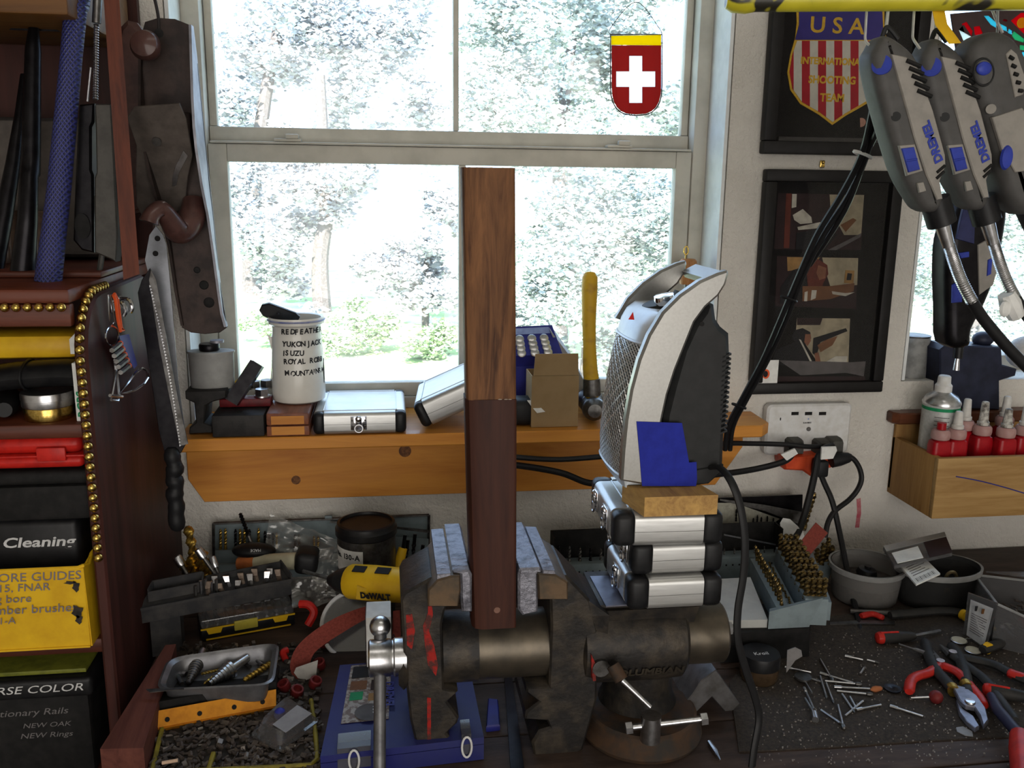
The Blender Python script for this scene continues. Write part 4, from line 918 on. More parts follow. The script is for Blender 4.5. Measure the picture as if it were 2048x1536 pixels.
patch('photograph', [('ph_dark', [(1554, 512), (1716, 516), (1712, 618), (1550, 612)]), ('ph_amber', [(1574, 514), (1640, 515), (1620, 536), (1575, 542)]), ('ph_wall', [(1644, 515), (1716, 516), (1714, 570), (1660, 572), (1650, 540)]), ('ph_black', [(1560, 575), (1585, 540), (1618, 530), (1630, 560), (1600, 600), (1560, 608)]),
  ('ph_red', [(1612, 532), (1632, 516), (1654, 530), (1656, 548), (1646, 566), (1640, 588), (1616, 585)]), ('ph_skin', [(1636, 530), (1652, 536), (1650, 556), (1638, 560), (1632, 546)]), ('ph_amber', [(1690, 540), (1708, 541), (1706, 567), (1687, 566)]), ('ph_black', [(1694, 546), (1703, 547), (1701, 560), (1692, 560)]),
  ('ph_wood', [(1604, 572), (1660, 572), (1708, 566), (1706, 582), (1660, 598), (1604, 602)]), ('ph_white', [(1662, 582), (1690, 586), (1708, 584), (1690, 592), (1664, 588)]), ('ph_white', [(1608, 584), (1614, 582), (1613, 602), (1607, 602)]), ('ph_white', [(1622, 580), (1632, 580), (1630, 596), (1620, 600)])])
patch('photograph', [('ph_wall', [(1594, 636), (1700, 637), (1696, 740), (1640, 732), (1592, 660)]), ('ph_dark', [(1594, 636), (1645, 636), (1640, 650), (1594, 650)]), ('ph_black', [(1545, 718), (1552, 700), (1590, 684), (1600, 680), (1626, 722), (1600, 734), (1548, 728)]), ('ph_black', [(1584, 672), (1590, 660), (1605, 656), (1620, 664), (1622, 676), (1616, 690), (1596, 686), (1586, 680)]),
  ('ph_skin', [(1610, 668), (1621, 668), (1621, 682), (1614, 692), (1608, 684)]), ('ph_white', [(1597, 678), (1601, 679), (1623, 722), (1619, 722)]), ('ph_black', [(1626, 676), (1691, 656), (1694, 662), (1640, 684), (1632, 712), (1624, 706)]), ('ph_wood', [(1634, 690), (1650, 680), (1674, 672), (1664, 690), (1640, 704)]), ('ph_white', [(1642, 728), (1670, 712), (1694, 712), (1692, 726), (1660, 732)]),
  ('ph_skin', [(1628, 706), (1636, 704), (1640, 722), (1630, 724)]), ('ph_grey', [(1556, 720), (1700, 724), (1730, 722), (1726, 752), (1690, 745), (1600, 750)]), ('ph_dark', [(1530, 752), (1728, 752), (1732, 774), (1528, 774)])])
c0, c1 = P(1515, 718, Y=yo), P(1548, 772, Y=yo)
part(fp, 'card', B().box(((c0.x+c1.x)/2, yo-.012, (c0.z+c1.z)/2), (c1.x-c0.x, .0006, c0.z-c1.z)), K['paper'], False)
cc = P(1532, 748, Y=yo-.0125)
part(fp, 'card_emblem', B().prism([(.007*cos(t), .009*sin(t)) for t in [2*pi*i/16 for i in range(16)]], BASIS(cc, (1, 0, 0), (0, 0, 1)), .0003), K['orange'], False)
part(fp, 'card_emblem_centre', B().prism([(.0045*cos(t)-.001, .006*sin(t)) for t in [2*pi*i/12 for i in range(12)]], BASIS(cc-V((0, .0004, 0)), (1, 0, 0), (0, 0, 1)), .0003), K['ph_black'], False)
np_ = P(1643, 328, Y=WY)
solo('picture_hook', 'small brass picture hook above the trio of photographs', 'hook', B().box((np_.x, 1.547, np_.z), (.009, .003, .012), .001).sph((np_.x, 1.544, np_.z+.003), .003, 8), K['brass'])

# ---------------- outlet, plugs ----------------
ot = thing('power_outlet', 'white wall outlet adapter with three USB ports and three sockets in use', 'outlet', P(1615, 860, Y=WY))
a, c = P(1531, 860, Y=1.53).x, P(1699, 860, Y=1.53).x; z0, z1 = P(1615, 908, Y=1.53).z, P(1615, 808, Y=1.53).z
part(ot, 'body', B().prism(rrect(a, z0, c, z1, .010), MXZ(YF), .022, bev=.004), K['white'], False)
yo2 = YF-.0222
for u in (1590, 1617, 1645):
    p = P(u, 827, Y=yo2); part(ot, 'usb_port', B().box((p.x, yo2, p.z), (S(15, p), .0012, S(6.5, p))), K['blackm'], False)
p = P(1617, 858, Y=yo2); part(ot, 'screw', B().cyl(p, p-V((0, .0012, 0)), S(4.5, p), n=12), K['dsteel'], False)
text(ot, '3.1A MAX', BASIS(P(1606, 847, Y=yo2-.0006), (1, 0, 0), (0, 0, 1)), .0038, K['ink'], 'lettering', local=False, bold=.0001)
p = P(1561, 838, Y=yo2); part(ot, 'indicator', B().box((p.x, yo2, p.z), (.0018, .0012, .005)), K['ink'], False)
p = P(1617, 838, Y=yo2); part(ot, 'power_light', B().sph(p, .0016, 8, (1, .5, 1)), K['lilac'], False)
K['plugrey'] = mat('dark_grey_plug', (.07, .068, .06), (.05, .048, .045), .6)
K['tapeor'] = mat('orange_tap_plastic', (.62, .075, .02), (.5, .05, .015), .45)
def cable(name, label, pts, r, m='rubber', flat=1.0, k=6, group=None):
    o = thing(name, label, 'cable', V(pts[-1]), group)
    part(o, 'cord', B().tube(smooth_path(pts, k), r, 9, flat=flat), K[m], False)
    return o
def plug(o, u, v, y=yo2):
    p = P(u, v, Y=y); w_, h_ = S(16, p), S(15, p)
    part(o, 'plug', B().loft([[p+V((x*w_*k, dy, z*h_*k)) for x, z in ((-1, -1.1), (1, -1.1), (1, .7), (.7, 1), (-.7, 1), (-1, .7))] for dy, k in ((0, 1), (-.014, 1), (-.026, .72))]), K['plugrey'], False)
def PP(*a): return [P(u, v, Y=y) for u, v, y in a]
c1 = cable('power_cable', 'black cable running level from the left plug to behind the heater', PP((1640, 893, 1.49), (1610, 893, 1.482), (1570, 889, 1.485), (1500, 887, 1.49), (1440, 888, 1.47), (1330, 905, 1.40), (1230, 911, 1.42), (1120, 919, 1.43), (1030, 914, 1.43), (960, 905, 1.43)), .0046)
plug(c1, 1638, 890)
c2 = cable('power_cable', 'black cable with white tag sagging from the outlet behind the heater to the shelf apron', PP((1582, 893, 1.49), (1583, 910, 1.478), (1565, 924, 1.48), (1510, 938, 1.49), (1440, 948, 1.47), (1330, 955, 1.40), (1240, 960, 1.42), (1180, 966, 1.43), (1120, 945, 1.435), (1030, 930, 1.44), (960, 928, 1.44)), .0056)
plug(c2, 1584, 888)
tg = [P(u, v, Y=1.468) for u, v in ((1560, 908), (1588, 896), (1594, 906), (1572, 920))]
part(c2, 'paper_tag', B().loft([tg, [k-V((0, .004, 0)) for k in tg]]), K['paper'], False)
tap = thing('outlet_tap', 'orange three way tap plugged in below the white outlet', 'outlet tap', P(1615, 930, Y=1.51))
part(tap, 'body', B().prism(poly([(1566, 915), (1660, 905), (1664, 936), (1640, 940), (1626, 956), (1606, 942), (1570, 940)], 1.505), MXZ(YF), .045, bev=.004), K['tapeor'], False)
c3 = cable('power_cable', 'black cord with paper tag from the right socket dropping behind the drill index', PP((1664, 892, 1.49), (1650, 897, 1.478), (1636, 915, 1.47), (1631, 940, 1.465), (1621, 985, 1.46), (1604, 1045, 1.45), (1585, 1085, 1.43), (1566, 1106, 1.41)), .0064)
plug(c3, 1662, 886)
tg = [P(u, v, Y=1.461) for u, v in ((1642, 893), (1670, 892), (1672, 900), (1664, 916), (1640, 918))]
part(c3, 'paper_tag', B().loft([tg, [k-V((0, .004, 0)) for k in tg]]), K['paper'], False)
c4 = cable('power_cable', 'black cord from the orange tap trailing down across the bench to its front edge', PP((1636, 935, 1.49), (1648, 965, 1.475), (1665, 1005, 1.465), (1680, 1070, 1.44), (1700, 1170, 1.36), (1716, 1240, 1.28), (1726, 1310, 1.19), (1738, 1380, 1.105), (1752, 1440, 1.05), (1780, 1500, .99), (1806, 1560, .945)), .0052)
p = P(1640, 935, Y=1.49); part(c4, 'plug', B().box(p, (S(24, p), .03, S(34, p)), .005), K['rubber'], False)
c5 = cable('power_cable', 'black cord looping from the right side of the orange tap down behind the drill bits', PP((1672, 915, 1.49), (1700, 914, 1.485), (1716, 930, 1.483), (1723, 955, 1.48), (1716, 978, 1.475), (1698, 1000, 1.47), (1670, 1022, 1.46), (1656, 1045, 1.45), (1650, 1075, 1.44)), .0048)
part(c5, 'plug', B().tube(PP((1662, 922, 1.49), (1680, 918, 1.49), (1698, 915, 1.488), (1704, 914, 1.487)), [S(k, p) for k in (14, 14, 10, 6)], 10), K['rubber'], False)
p = P(1722, 1025, Y=WY)
part_ = solo('chalk_mark', 'short red chalk stroke on the wall right of the outlet', 'mark', B().prism(poly([(1713, 998), (1721, 996), (1722, 1025), (1718, 1055), (1710, 1055), (1714, 1025)], WY), MXZ(1.5499), .0005), mat('red_chalk', (.42, .07, .10), (.5, .25, .25), .9))
# ---------------- bench vise ----------------
K['vise'] = mat('worn_dark_vise_paint', (.024, .022, .021), (.078, .062, .045), .48, .4, 34, .42, .78, bmp=.6)
K['visebar'] = mat('oily_slide_steel', (.12, .10, .075), (.055, .048, .04), .38, .7, 18, .4, .7, bmp=.1)
K['rustjaw'] = mat('brown_rusty_jaw', (.13, .085, .05), (.07, .055, .04), .55, .5, 40, bmp=.3)
K['lead'] = mat('dented_lead', (.25, .25, .29), (.10, .10, .12), .5, .5, 70, .45, .7, bmp=1, bs_=70, bd=.005)
K['rustbase'] = mat('rusty_vise_base', (.075, .042, .024), (.035, .03, .026), .75, .2, 40, bmp=.4)
K['dullsteel'] = mat('dull_bar_steel', (.20, .20, .21), (.13, .13, .14), .36, .8, 50)
K['redpaint'] = mat('chipped_red_paint', (.30, .012, .008), (.07, .02, .016), .6, .1, 70, .45, .6, bmp=.3)
YV, ZV = 1.035, .132
YJ0, YJ1 = .985, 1.092
vs = thing('bench_vise', 'heavy worn black bench vise with round slide and rust, clamping the walnut block', 'vise', (.319, 1.03, 0))
bc = V((.322, 1.03, 0))
part(vs, 'base', B().lathe([(.078, .0006), (.080, .006), (.076, .014), (.072, .020), (.072, .030), (.069, .033), (.001, .033)], bc, n=48), K['rustbase'], False)
part(vs, 'swivel_body', B().lathe([(.052, .0332), (.047, .045), (.044, .07), (.048, .10), (.05, .12)], bc+V((.0, .022, 0)), n=36), K['vise'], False)
lb = P(1300, 1480, Z=.033)
sw = part(vs, 'lock_post', B().cyl(lb, lb+V((0, 0, .034)), .0125, n=20), K['steel'], False)
pz = lb.z+.026
part(sw, 'lock_bar', B().cyl(V((lb.x-.022, lb.y+.002, pz-.008)), V((lb.x+.062, lb.y-.006, pz+.002)), .0042, n=12), K['steel'], False)
for x_, y_, z_ in ((-.027, .0025, -.0085), (.065, -.0063, .0024)):
    part(sw, 'hex_head', B().cyl(V((lb.x+x_-.004, lb.y+y_, pz+z_-.0005)), V((lb.x+x_+.004, lb.y+y_-.0006, pz+z_+.0004)), .0078, n=6), K['steel'], False)
# fixed jaw: plate with undercut flanges, seen end on
MV = lambda y: MXZ(y)
part(vs, 'fixed_jaw', B().prism(poly([(1100, 1195), (1108, 1150), (1134, 1152), (1180, 1200), (1196, 1262), (1194, 1400), (1166, 1500), (1150, 1512), (1068, 1512), (1064, 1485), (1078, 1462), (1100, 1455), (1094, 1443), (1050, 1440), (1052, 1424), (1078, 1404), (1052, 1386), (1054, 1376), (1098, 1374), (1102, 1250)], .99), MV(1.088), .098, bev=.003), K['vise'], False)
part(vs, 'rear_body', B().lathe([(.044, 0), (.053, .004), (.055, .02), (.056, .10), (.054, .132), (.048, .137), (.042, .139)], V((.232, YV, ZV)), (1, 0, 0), n=40), K['vise'], False)
part(vs, 'rear_sleeve', B().lathe([(.038, 0), (.040, .002), (.040, .055), (.037, .058), (.001, .058)], V((.368, YV, ZV)), (1, 0, 0), n=36), K['visebar'], False)
part(vs, 'rear_bolt', B().cyl(V((.426, YV-.01, ZV+.008)), V((.436, YV-.01, ZV+.008)), .009, n=6).cyl(V((.436, YV-.01, ZV+.008)), V((.446, YV-.01, ZV+.008)), .005, n=10), K['steel'], False)
part(vs, 'anvil_pad', B().box((.318, YV+.015, .1915), (.128, .10, .006), .002).hexa([V((.258, 1.0, .165)), V((.376, 1.0, .165)), V((.376, 1.08, .165)), V((.258, 1.08, .165)), V((.256, .995, .1885)), V((.38, .995, .1885)), V((.38, 1.098, .1885)), V((.256, 1.098, .1885))]), K['vise'], False)
part(vs, 'web', B().hexa([V((.20, 1.0, .18)), V((.262, .99, .15)), V((.262, 1.08, .15)), V((.20, 1.085, .18)), V((.20, 1.0, .232)), V((.262, .985, .188)), V((.262, 1.085, .188)), V((.20, 1.085, .232))]), K['vise'], False)
text(vs, 'COLUMBIAN', BASIS(V((.262, YV-.0520, ZV-.026)), (1, 0, 0), V((0, -.45, 1))), .017, K['visebar'], 'cast_lettering', local=False, bold=.0006)
part(vs, 'red_stripe', B().prism(poly([(1183, 1310), (1190, 1325), (1192, 1362), (1186, 1362), (1183, 1335)], .977), MV(.9895), .0125), K['redpaint'], False)
lk = P(1203, 1338, Y=.975)
lh = part(vs, 'lock_handle', B().cyl(lk, lk+V((0, .03, 0)), .011, n=14), K['dsteel'], False)
a, c = P(1226, 1330, Y=.965), P(1243, 1360, Y=.955)
part(lh, 'handle_boss', B().cyl(a, c, .0085, n=14), K['rustbase'], False)
part(lh, 'handle_rod', B().cyl(c, P(1300, 1414, Y=.945), .0042, .0032, n=10), K['steel'], False)
# slide, moving jaw, screw
part(vs, 'slide', B().cyl(V((.10, YV, ZV)), V((.232, YV, ZV)), .0425, n=40), K['visebar'], False)
part(vs, 'slide_collar', B().cyl(V((.06, YV, ZV)), V((.104, YV, ZV)), .0445, n=40), K['vise'], False)
part(vs, 'moving_jaw', B().prism(poly([(905, 1195), (876, 1160), (862, 1156), (808, 1186), (801, 1200), (806, 1290), (810, 1350), (820, 1440), (834, 1500), (852, 1520), (918, 1520), (918, 1496), (893, 1468), (914, 1448), (918, 1436), (895, 1405), (916, 1384), (888, 1378), (884, 1250), (890, 1222)], .99), MV(1.088), .098, bev=.003), K['vise'], False)
rp = [(856, 1185), (862, 1190), (866, 1230), (858, 1262), (868, 1290), (876, 1330), (872, 1352), (856, 1330), (850, 1290), (846, 1252), (856, 1225)]
part(vs, 'red_paint_patch', B().prism(poly(rp, .9895), MV(.9899), .0006), K['redpaint'], False)
part(vs, 'red_paint_patch', B().prism(poly([(812, 1230), (824, 1228), (830, 1262), (824, 1300), (814, 1290)], .9895), MV(.9899), .0006), K['redpaint'], False)
part(vs, 'red_paint_patch', B().prism(poly([(854, 1395), (862, 1396), (862, 1500), (855, 1505)], .9895), MV(.9899), .0006), K['redpaint'], False)
def jaw(pix, y0, y1, m, nm, bev=.002):
    part(vs, nm, B().prism(poly(pix, y0), MV(y1), y1-y0, bev=bev), K[m], False)
jaw([(856, 1214), (916, 1214), (922, 1180), (920, 1152), (905, 1152), (875, 1160), (856, 1180)], .972, YJ1, 'rustjaw', 'jaw_block')
jaw([(1078, 1200), (1136, 1200), (1136, 1165), (1112, 1150), (1076, 1148)], .972, YJ1, 'rustjaw', 'jaw_block')
jaw([(873, 1162), (903, 1153), (901, 1146), (874, 1148)], .9745, 1.115, 'lead', 'jaw_top', .001)
jaw([(1085, 1149), (1113, 1151), (1110, 1141), (1086, 1140)], .9745, 1.115, 'lead', 'jaw_top', .001)
# soft lead jaw liners
jaw([(905, 1142), (938, 1140), (944, 1150), (944, 1225), (924, 1225), (921, 1190), (921, 1150), (906, 1148)], .978, 1.13, 'lead', 'jaw_liner', .003)
jaw([(1040, 1138), (1080, 1136), (1086, 1144), (1076, 1150), (1076, 1225), (1046, 1232), (1036, 1220), (1036, 1150)], .978, 1.13, 'lead', 'jaw_liner', .003)
part(vs, 'screw_head', B().lathe([(.020, 0), (.0225, .002), (.0225, .026), (.021, .028), (.021, .030), (.023, .032), (.023, .046), (.018, .048)], V((-.030, 1.01, ZV+.003)), (1, 0, 0), n=30), K['steel'], False)
part(vs, 'screw_collar', B().lathe([(.022, 0), (.028, .006), (.022, .012)], V((.006, 1.01, ZV-.01)), (1, 0, 0), n=20), K['vise'], False)
hx = -.016
_c = V((hx, 1.008, ZV+.003)); _e = P(759, 1568, Y=.935); _d = (_e-_c).normalized()
hnd = part(vs, 'handle_bar', B().cyl(_c-_d*.034, _e, .0074, n=18), K['dullsteel'], False)
part(hnd, 'handle_ball', B().sph(_c-_d*.038, .0132, 22), K['steel'], False)

# ---------------- walnut block in the jaws ----------------
K['walnutU'] = wood('oiled_walnut', (.20, .088, .034), (.045, .017, .008), 2, 46, .62, 0, .1)
K['walnutL'] = wood('dark_walnut', (.058, .018, .010), (.030, .009, .006), 2, 40, .55, 0, .08)
wk = thing('walnut_block', 'tall walnut blank with a stepped lower half clamped upright in the vise', 'wood blank', P(985, 1262, Y=.98))
yw = .976
def tall(pt, pb_, y0, dep, m, nm, rl=.012):
    (ul, vt), (ur, _) = pt; (bl, vb), (br, _) = pb_
    rings = []
    for (l, r_, v) in ((bl, br, vb), (ul, ur, vt)):
        A, C = P(l, v, Y=y0), P(r_, v, Y=y0); z = (A.z+C.z)/2; x0, x1 = A.x, C.x
        sec = rrect(x0, y0, x1, y0+dep, .0035, 3)
        sec = [(x, y) for x, y in sec if not (x < x0+.004 and y < y0+.004)]+[(x0, y0+rl), (x0+rl*.3, y0+rl*.3), (x0+rl, y0)]
        cx_, cy_ = (x0+x1)/2, y0+dep/2
        sec.sort(key=lambda q: math.atan2(q[1]-cy_, q[0]-cx_))
        rings.append([V((x, y, z)) for x, y in sec])
    part(wk, nm, B().loft(rings), K[m], False)
tall(((932, 800), (1034, 800)), ((945, 1258), (1033, 1262)), yw, .040, 'walnutL', 'lower_half', .012)
tall(((925, 335), (1031, 335)), ((934, 800), (1033, 800)), yw+.0015, .037, 'walnutU', 'upper_half', .006)
pp_ = P(994, 1220, Y=yw)
part(wk, 'pin', B().cyl(pp_, pp_-V((0, .0006, 0)), .0038, n=16), mat('copper_pin', (.22, .12, .09), rough=.4, metal=.6), False)
b = B()
for u in (1000, 1012, 1020): p = P(u, 799, Y=yw+.001); b.sph(p, .0012, 6, (2, 1, .7))
part(wk, 'glue_line', b, mat('dry_glue', (.45, .38, .3)), False)

# ---------------- cases, wood scrap and heater on the vise ----------------
K['steelplate'] = mat('blued_steel_plate', (.15, .15, .19), (.10, .10, .13), .4, .6, 40)
pl = [P(u, v, Z=.197) for u, v in ((1180, 1152), (1212, 1212), (1265, 1208), (1262, 1150))]
solo('steel_sheet', 'bent blue grey steel sheet lying on the vise under the aluminium cases', 'plate', B().prism([(k.x, k.y) for k in pl]+[(.39, 1.09), (.39, .99)][::-1][:0], T(0, 0, .1952), .0018), K['steelplate'])
cz = .1974
def stack_case(uL, uR, vB, y0, z, h, dep, latches, label, rot=0):
    A, C = P(uL, vB, Y=y0), P(uR, vB, Y=y0); w_ = C.x-A.x
    # local x runs along the depth (latch side faces -X): build with its front on the left side
    M = T(A.x, y0+dep, z) @ RZ(-90+rot)
    return alu_case('aluminium_case', label, M, dep, w_, h, latches, None, .025)
stack_case(1256, 1444, 1224, .972, cz, .0415, .135, [.075], 'bottom aluminium case of the three stacked on the vise, single latch')
stack_case(1264, 1446, 1150, .980, cz+.0421, .0405, .140, [.042, .105], 'middle aluminium case of the three stacked on the vise')
stack_case(1236, 1452, 1090, .972, cz+.0832, .0415, .150, [.040, .100], 'top aluminium case of the stack on the vise, under the wood scrap', -2)
zt = cz+.0832+.0421
K['pinescrap'] = wood('raw_pine_scrap', (.50, .30, .095), (.30, .165, .06), 1, 60, .7)
bw = [P(1288, 1030, Y=.962), P(1434, 1026, Y=.962)]
dy = .056; h_ = .024
bot = [V((bw[0].x, .962, zt)), V((bw[1].x, .962, zt)), V((bw[1].x-.012, .962+dy, zt)), V((bw[0].x-.012, .962+dy, zt))]
solo('wood_scrap', 'rough sawn pine scrap between the heater and the top aluminium case', 'wood block', B().hexa(bot+[k+V((0, 0, h_)) for k in bot]), K['pinescrap'])
zh = zt+h_+.0008
K['silver'] = mat('satin_silver_plastic', (.30, .295, .28), (.275, .27, .255), .32, .75, 300)
K['silverlt'] = mat('pale_silver_plastic', (.62, .66, .70), (.56, .60, .64), .35, .3)
K['charcoal'] = mat('charcoal_plastic', (.012, .0125, .013), (.017, .0175, .018), .5)
K['grille'] = mat('steel_grille', (.75, .74, .73), (.6, .6, .6), .3, .8)
ht = thing('space_heater', 'silver and black ceramic space heater with arched carry handle standing on the wood scrap', 'heater', P(1340, 970, Y=1.02))
yf = .994; yb = 1.138
def band(pix_out, y, th): return poly(pix_out, y)
# silver side arch, near side
arch = [(1243, 962), (1246, 900), (1252, 840), (1262, 780), (1278, 720), (1298, 670), (1325, 625), (1360, 590), (1400, 562), (1436, 546), (1456, 541), (1458, 548), (1452, 570), (1438, 592), (1412, 615), (1390, 645), (1372, 690), (1352, 740), (1336, 790), (1325, 840), (1320, 880), (1322, 930), (1326, 972), (1285, 970)]
part(ht, 'side_arch', B().prism(poly(arch, yf), MXZ(yf+.016), .016, bev=.003), K['silver'], False)
archf = [(u, v) for u, v in arch]
part(ht, 'side_arch', B().prism([(x-.006, z) for x, z in poly([k for k in arch if k[1] < 700]+[], yf)], MXZ(yb), .014, bev=.003), K['silver'], False)
# handle cross bar joining the two arches at the top
q = [P(u, v, Y=yf+.016) for u, v in ((1426, 561), (1444, 551), (1456, 545), (1450, 560), (1432, 574))]
part(ht, 'handle', B().prism([(k.x, k.z) for k in q], MXZ(yb-.0145), yb-.0145-yf-.0165), K['silver'], False)
# black rear housing
hous = [(1326, 966), (1322, 900), (1330, 830), (1345, 770), (1365, 700), (1388, 650), (1408, 622), (1418, 604), (1430, 610), (1434, 640), (1444, 655), (1460, 668), (1462, 720), (1456, 800), (1450, 870), (1448, 920), (1446, 952), (1400, 968)]
part(ht, 'rear_housing', B().prism(poly(hous, yf+.006), MXZ(yb-.004), yb-.004-yf-.006, bev=.006), K['charcoal'], False)
for i in range(17):
    v = 715+i*9.6; a = P(1446-(v-715)*.04, v, Y=yf+.004); c = P(1461-(v-715)*.055, v-6, Y=yf+.004)
    part(ht, 'vent_slat', B().prism([(a.x, a.z-.0012), (c.x+.002, c.z-.0012), (c.x+.002, c.z+.0012), (a.x, a.z+.0012)], MXZ(yb-.008), yb-yf-.014), K['charcoal'], False)
part(ht, 'hole', B().cyl(P(1404, 648, Y=yf+.0062), P(1404, 648, Y=yf+.005), .0028, n=10), K['blackm'], False)
# front: curved grille on the left, pale top cap with controls
ym = (yf+yb)/2
fp_ = [(1213, 925), (1214, 880), (1220, 820), (1228, 760), (1238, 710), (1246, 672)]
bk_ = [(1258, 930), (1256, 880), (1264, 800), (1276, 735), (1290, 690), (1302, 662)]
def front_ring(uf, vf, ub, n=9, bulge=1.0):
    F_ = P(uf, vf, Y=ym); Bk = P(ub, vf, Y=yf+.008); x0, xf, z = Bk.x, F_.x, F_.z; hw = (yb-yf)/2-.012; out = []
    for i in range(n):
        t = -pi/2+pi*i/(n-1); out.append(V((x0+(xf-x0)*cos(t)**.7 if abs(cos(t)) > 1e-6 else x0, ym+hw*sin(t), z)))
    return out
mr = [front_ring(a_[0], a_[1], c_[0]) for a_, c_ in zip(fp_, bk_)]
inn = B()
inn.loft([[p+V((.004, 0, 0)) for p in r_]+[V((r_[-1].x+.03, r_[-1].y, r_[0].z)), V((r_[0].x+.03, r_[0].y, r_[0].z))] for r_ in mr])
part(ht, 'grille_backing', inn, K['charcoal'], False)
def ring_at(t, k=9):
    f = t*(len(fp_)-1); i = min(int(f), len(fp_)-2); g_ = f-i
    L = lambda A: (A[i][0]+(A[i+1][0]-A[i][0])*g_, A[i][1]+(A[i+1][1]-A[i][1])*g_)
    (uf, vf), (ub, _) = L(fp_), L(bk_); return front_ring(uf, vf, ub, k)
g_ = B(); RG = [ring_at(j/120, 25) for j in range(121)]
def gpt(s_, t_):
    s_ = max(0, min(1, s_)); t_ = max(0, min(1, t_)); fi = t_*120; i = min(int(fi), 119); fj = s_*24; j = min(int(fj), 23)
    a_ = RG[i][j].lerp(RG[i][j+1], fj-j); c_ = RG[i+1][j].lerp(RG[i+1][j+1], fj-j); return a_.lerp(c_, fi-i)
for fam in (1, -1):
    for k in range(-24, 25):
        pts = []
        for t in range(0, 13):
            tt = t/12; ss = k/24*1.5+.5+fam*(tt-.5)*1.5
            if 0 <= ss <= 1: pts.append(gpt(ss, tt))
        if len(pts) > 1: g_.tube(pts, .00095, 4, cap=False)
part(ht, 'grille_mesh', g_, K['grille'], False, kind='stuff')
for t_ in (0, 1): part(ht, 'grille_rim', B().tube(ring_at(t_, 17), .0022, 6), K['silverlt'], False)
base = [front_ring(1213, 925, 1258, 13), front_ring(1221, 945, 1258, 13), [V((p.x, p.y, zh)) for p in front_ring(1232, 960, 1258, 13)]]
base = [r_+[V((r_[0].x+.05, yb-.012, r_[0].z)), V((r_[0].x+.05, yf+.012, r_[0].z))] for r_ in base]
part(ht, 'front_base', B().loft(base), K['silverlt'], False)
capr = [front_ring(1246, 672, 1302, 13), front_ring(1254, 645, 1310, 13), front_ring(1266, 625, 1322, 13), front_ring(1285, 613, 1335, 13)]
capr = [r_+[V((r_[0].x+.03, yb-.012, r_[0].z)), V((r_[0].x+.03, yf+.012, r_[0].z))] for r_ in capr]
part(ht, 'top_cap', B().loft(capr), K['silverlt'], False)
part(ht, 'control_knob', B().lathe([(.012, 0), (.013, .004), (.012, .010), (.001, .012)], P(1330, 606, Y=1.05), (-.25, -.1, 1), n=22), K['chrome'], False)
part(ht, 'dial', B().lathe([(.024, 0), (.026, .004), (.022, .008), (.001, .009)], P(1322, 615, Y=1.066), (-.3, 0, 1), n=28), K['charcoal'], False)
part(ht, 'red_light', B().prism([(-.004, -.003), (.003, -.003), (.001, .006)], BASIS(P(1264, 634, Y=1.03), (1, -.5, 0), (.1, 0, 1)), .002), K['red'], False)
part(ht, 'foot', B().prism(poly([(1326, 972), (1326, 950), (1448, 930), (1448, 940), (1418, 968), (1400, 970)], yf+.004), MXZ(yb-.01), .13, bev=.002), K['charcoal'], False)
tape = [(1273, 843), (1364, 846), (1372, 890), (1378, 925), (1393, 924), (1394, 958), (1392, 972), (1284, 972), (1280, 920)]
K['bluetape'] = mat('blue_masking_tape', (.012, .022, .30), (.009, .016, .24), .7, scale=60, bmp=.15)
solo('masking_tape', 'torn piece of blue masking tape stuck on the heater side', 'tape', B().prism(poly(tape, yf-.0008), MXZ(yf-.0003), .0007), K['bluetape'])
hc = cable('heater_cord', 'black heater power cord hanging from the heater over the vise to the bench edge', PP((1422, 935, 1.0), (1440, 936, .985), (1462, 962, .955), (1480, 1010, .945), (1490, 1080, .94), (1487, 1150, .94), (1476, 1220, .94), (1476, 1280, .94), (1492, 1340, .945), (1512, 1400, .95), (1518, 1440, .95), (1508, 1500, .94), (1500, 1570, .93)), .0052, flat=.6)
# ---------------- left half of the bench ----------------
def zp(u, v, z=0): return P(u, v, Z=z)
K['rail'] = wood('red_brown_rail', (.15, .05, .035), (.08, .024, .018), 1, 24, .65)
rail_t = [zp(200, 1498, .040), zp(287, 1496, .040), zp(352, 1288, .040), zp(331, 1290, .040)]
solo('wood_rail', 'red brown wooden rail edging the bit tray, running back from the bench front', 'rail', B().hexa([V((k.x, k.y, .0006)) for k in rail_t]+rail_t), K['rail'])
# shallow yellow edged tray of loose metal bits
K['trayyel'] = mat('dirty_yellow_tray', (.26, .21, .02), (.14, .11, .015), .6)
ty = thing('bit_tray', 'shallow yellow edged tray full of loose rusty bits at the bench front', 'tray', zp(440, 1500))
outl = [zp(u, v, .002) for u, v in ((288, 1580), (640, 1540), (640, 1500), (620, 1290), (362, 1300))]
part(ty, 'tray_floor', B().prism([(k.x, k.y) for k in outl], T(0, 0, .0006), .003), K['dirt'], False)
rimp = [zp(u, v, .008) for u, v in ((300, 1560), (318, 1480), (340, 1400), (362, 1330))]
part(ty, 'tray_rim', B().tube(rimp, .003, 6), K['trayyel'], False)
part(ty, 'tray_rim', B().tube([zp(u, v, .008) for u, v in ((300, 1545), (420, 1540), (560, 1534), (622, 1530), (634, 1518), (632, 1480), (628, 1440), (622, 1400))], .003, 6), K['trayyel'], False)
part(ty, 'tray_divider', B().box(zp(420, 1534, .006), (.006, .05, .010), .002), K['trayyel'], False)
rnd = random.Random(5)
K['scrap'] = mat('rusty_bits', (.10, .08, .065), (.04, .032, .03), .6, .3, 90)
sb = B(); sb2 = B()
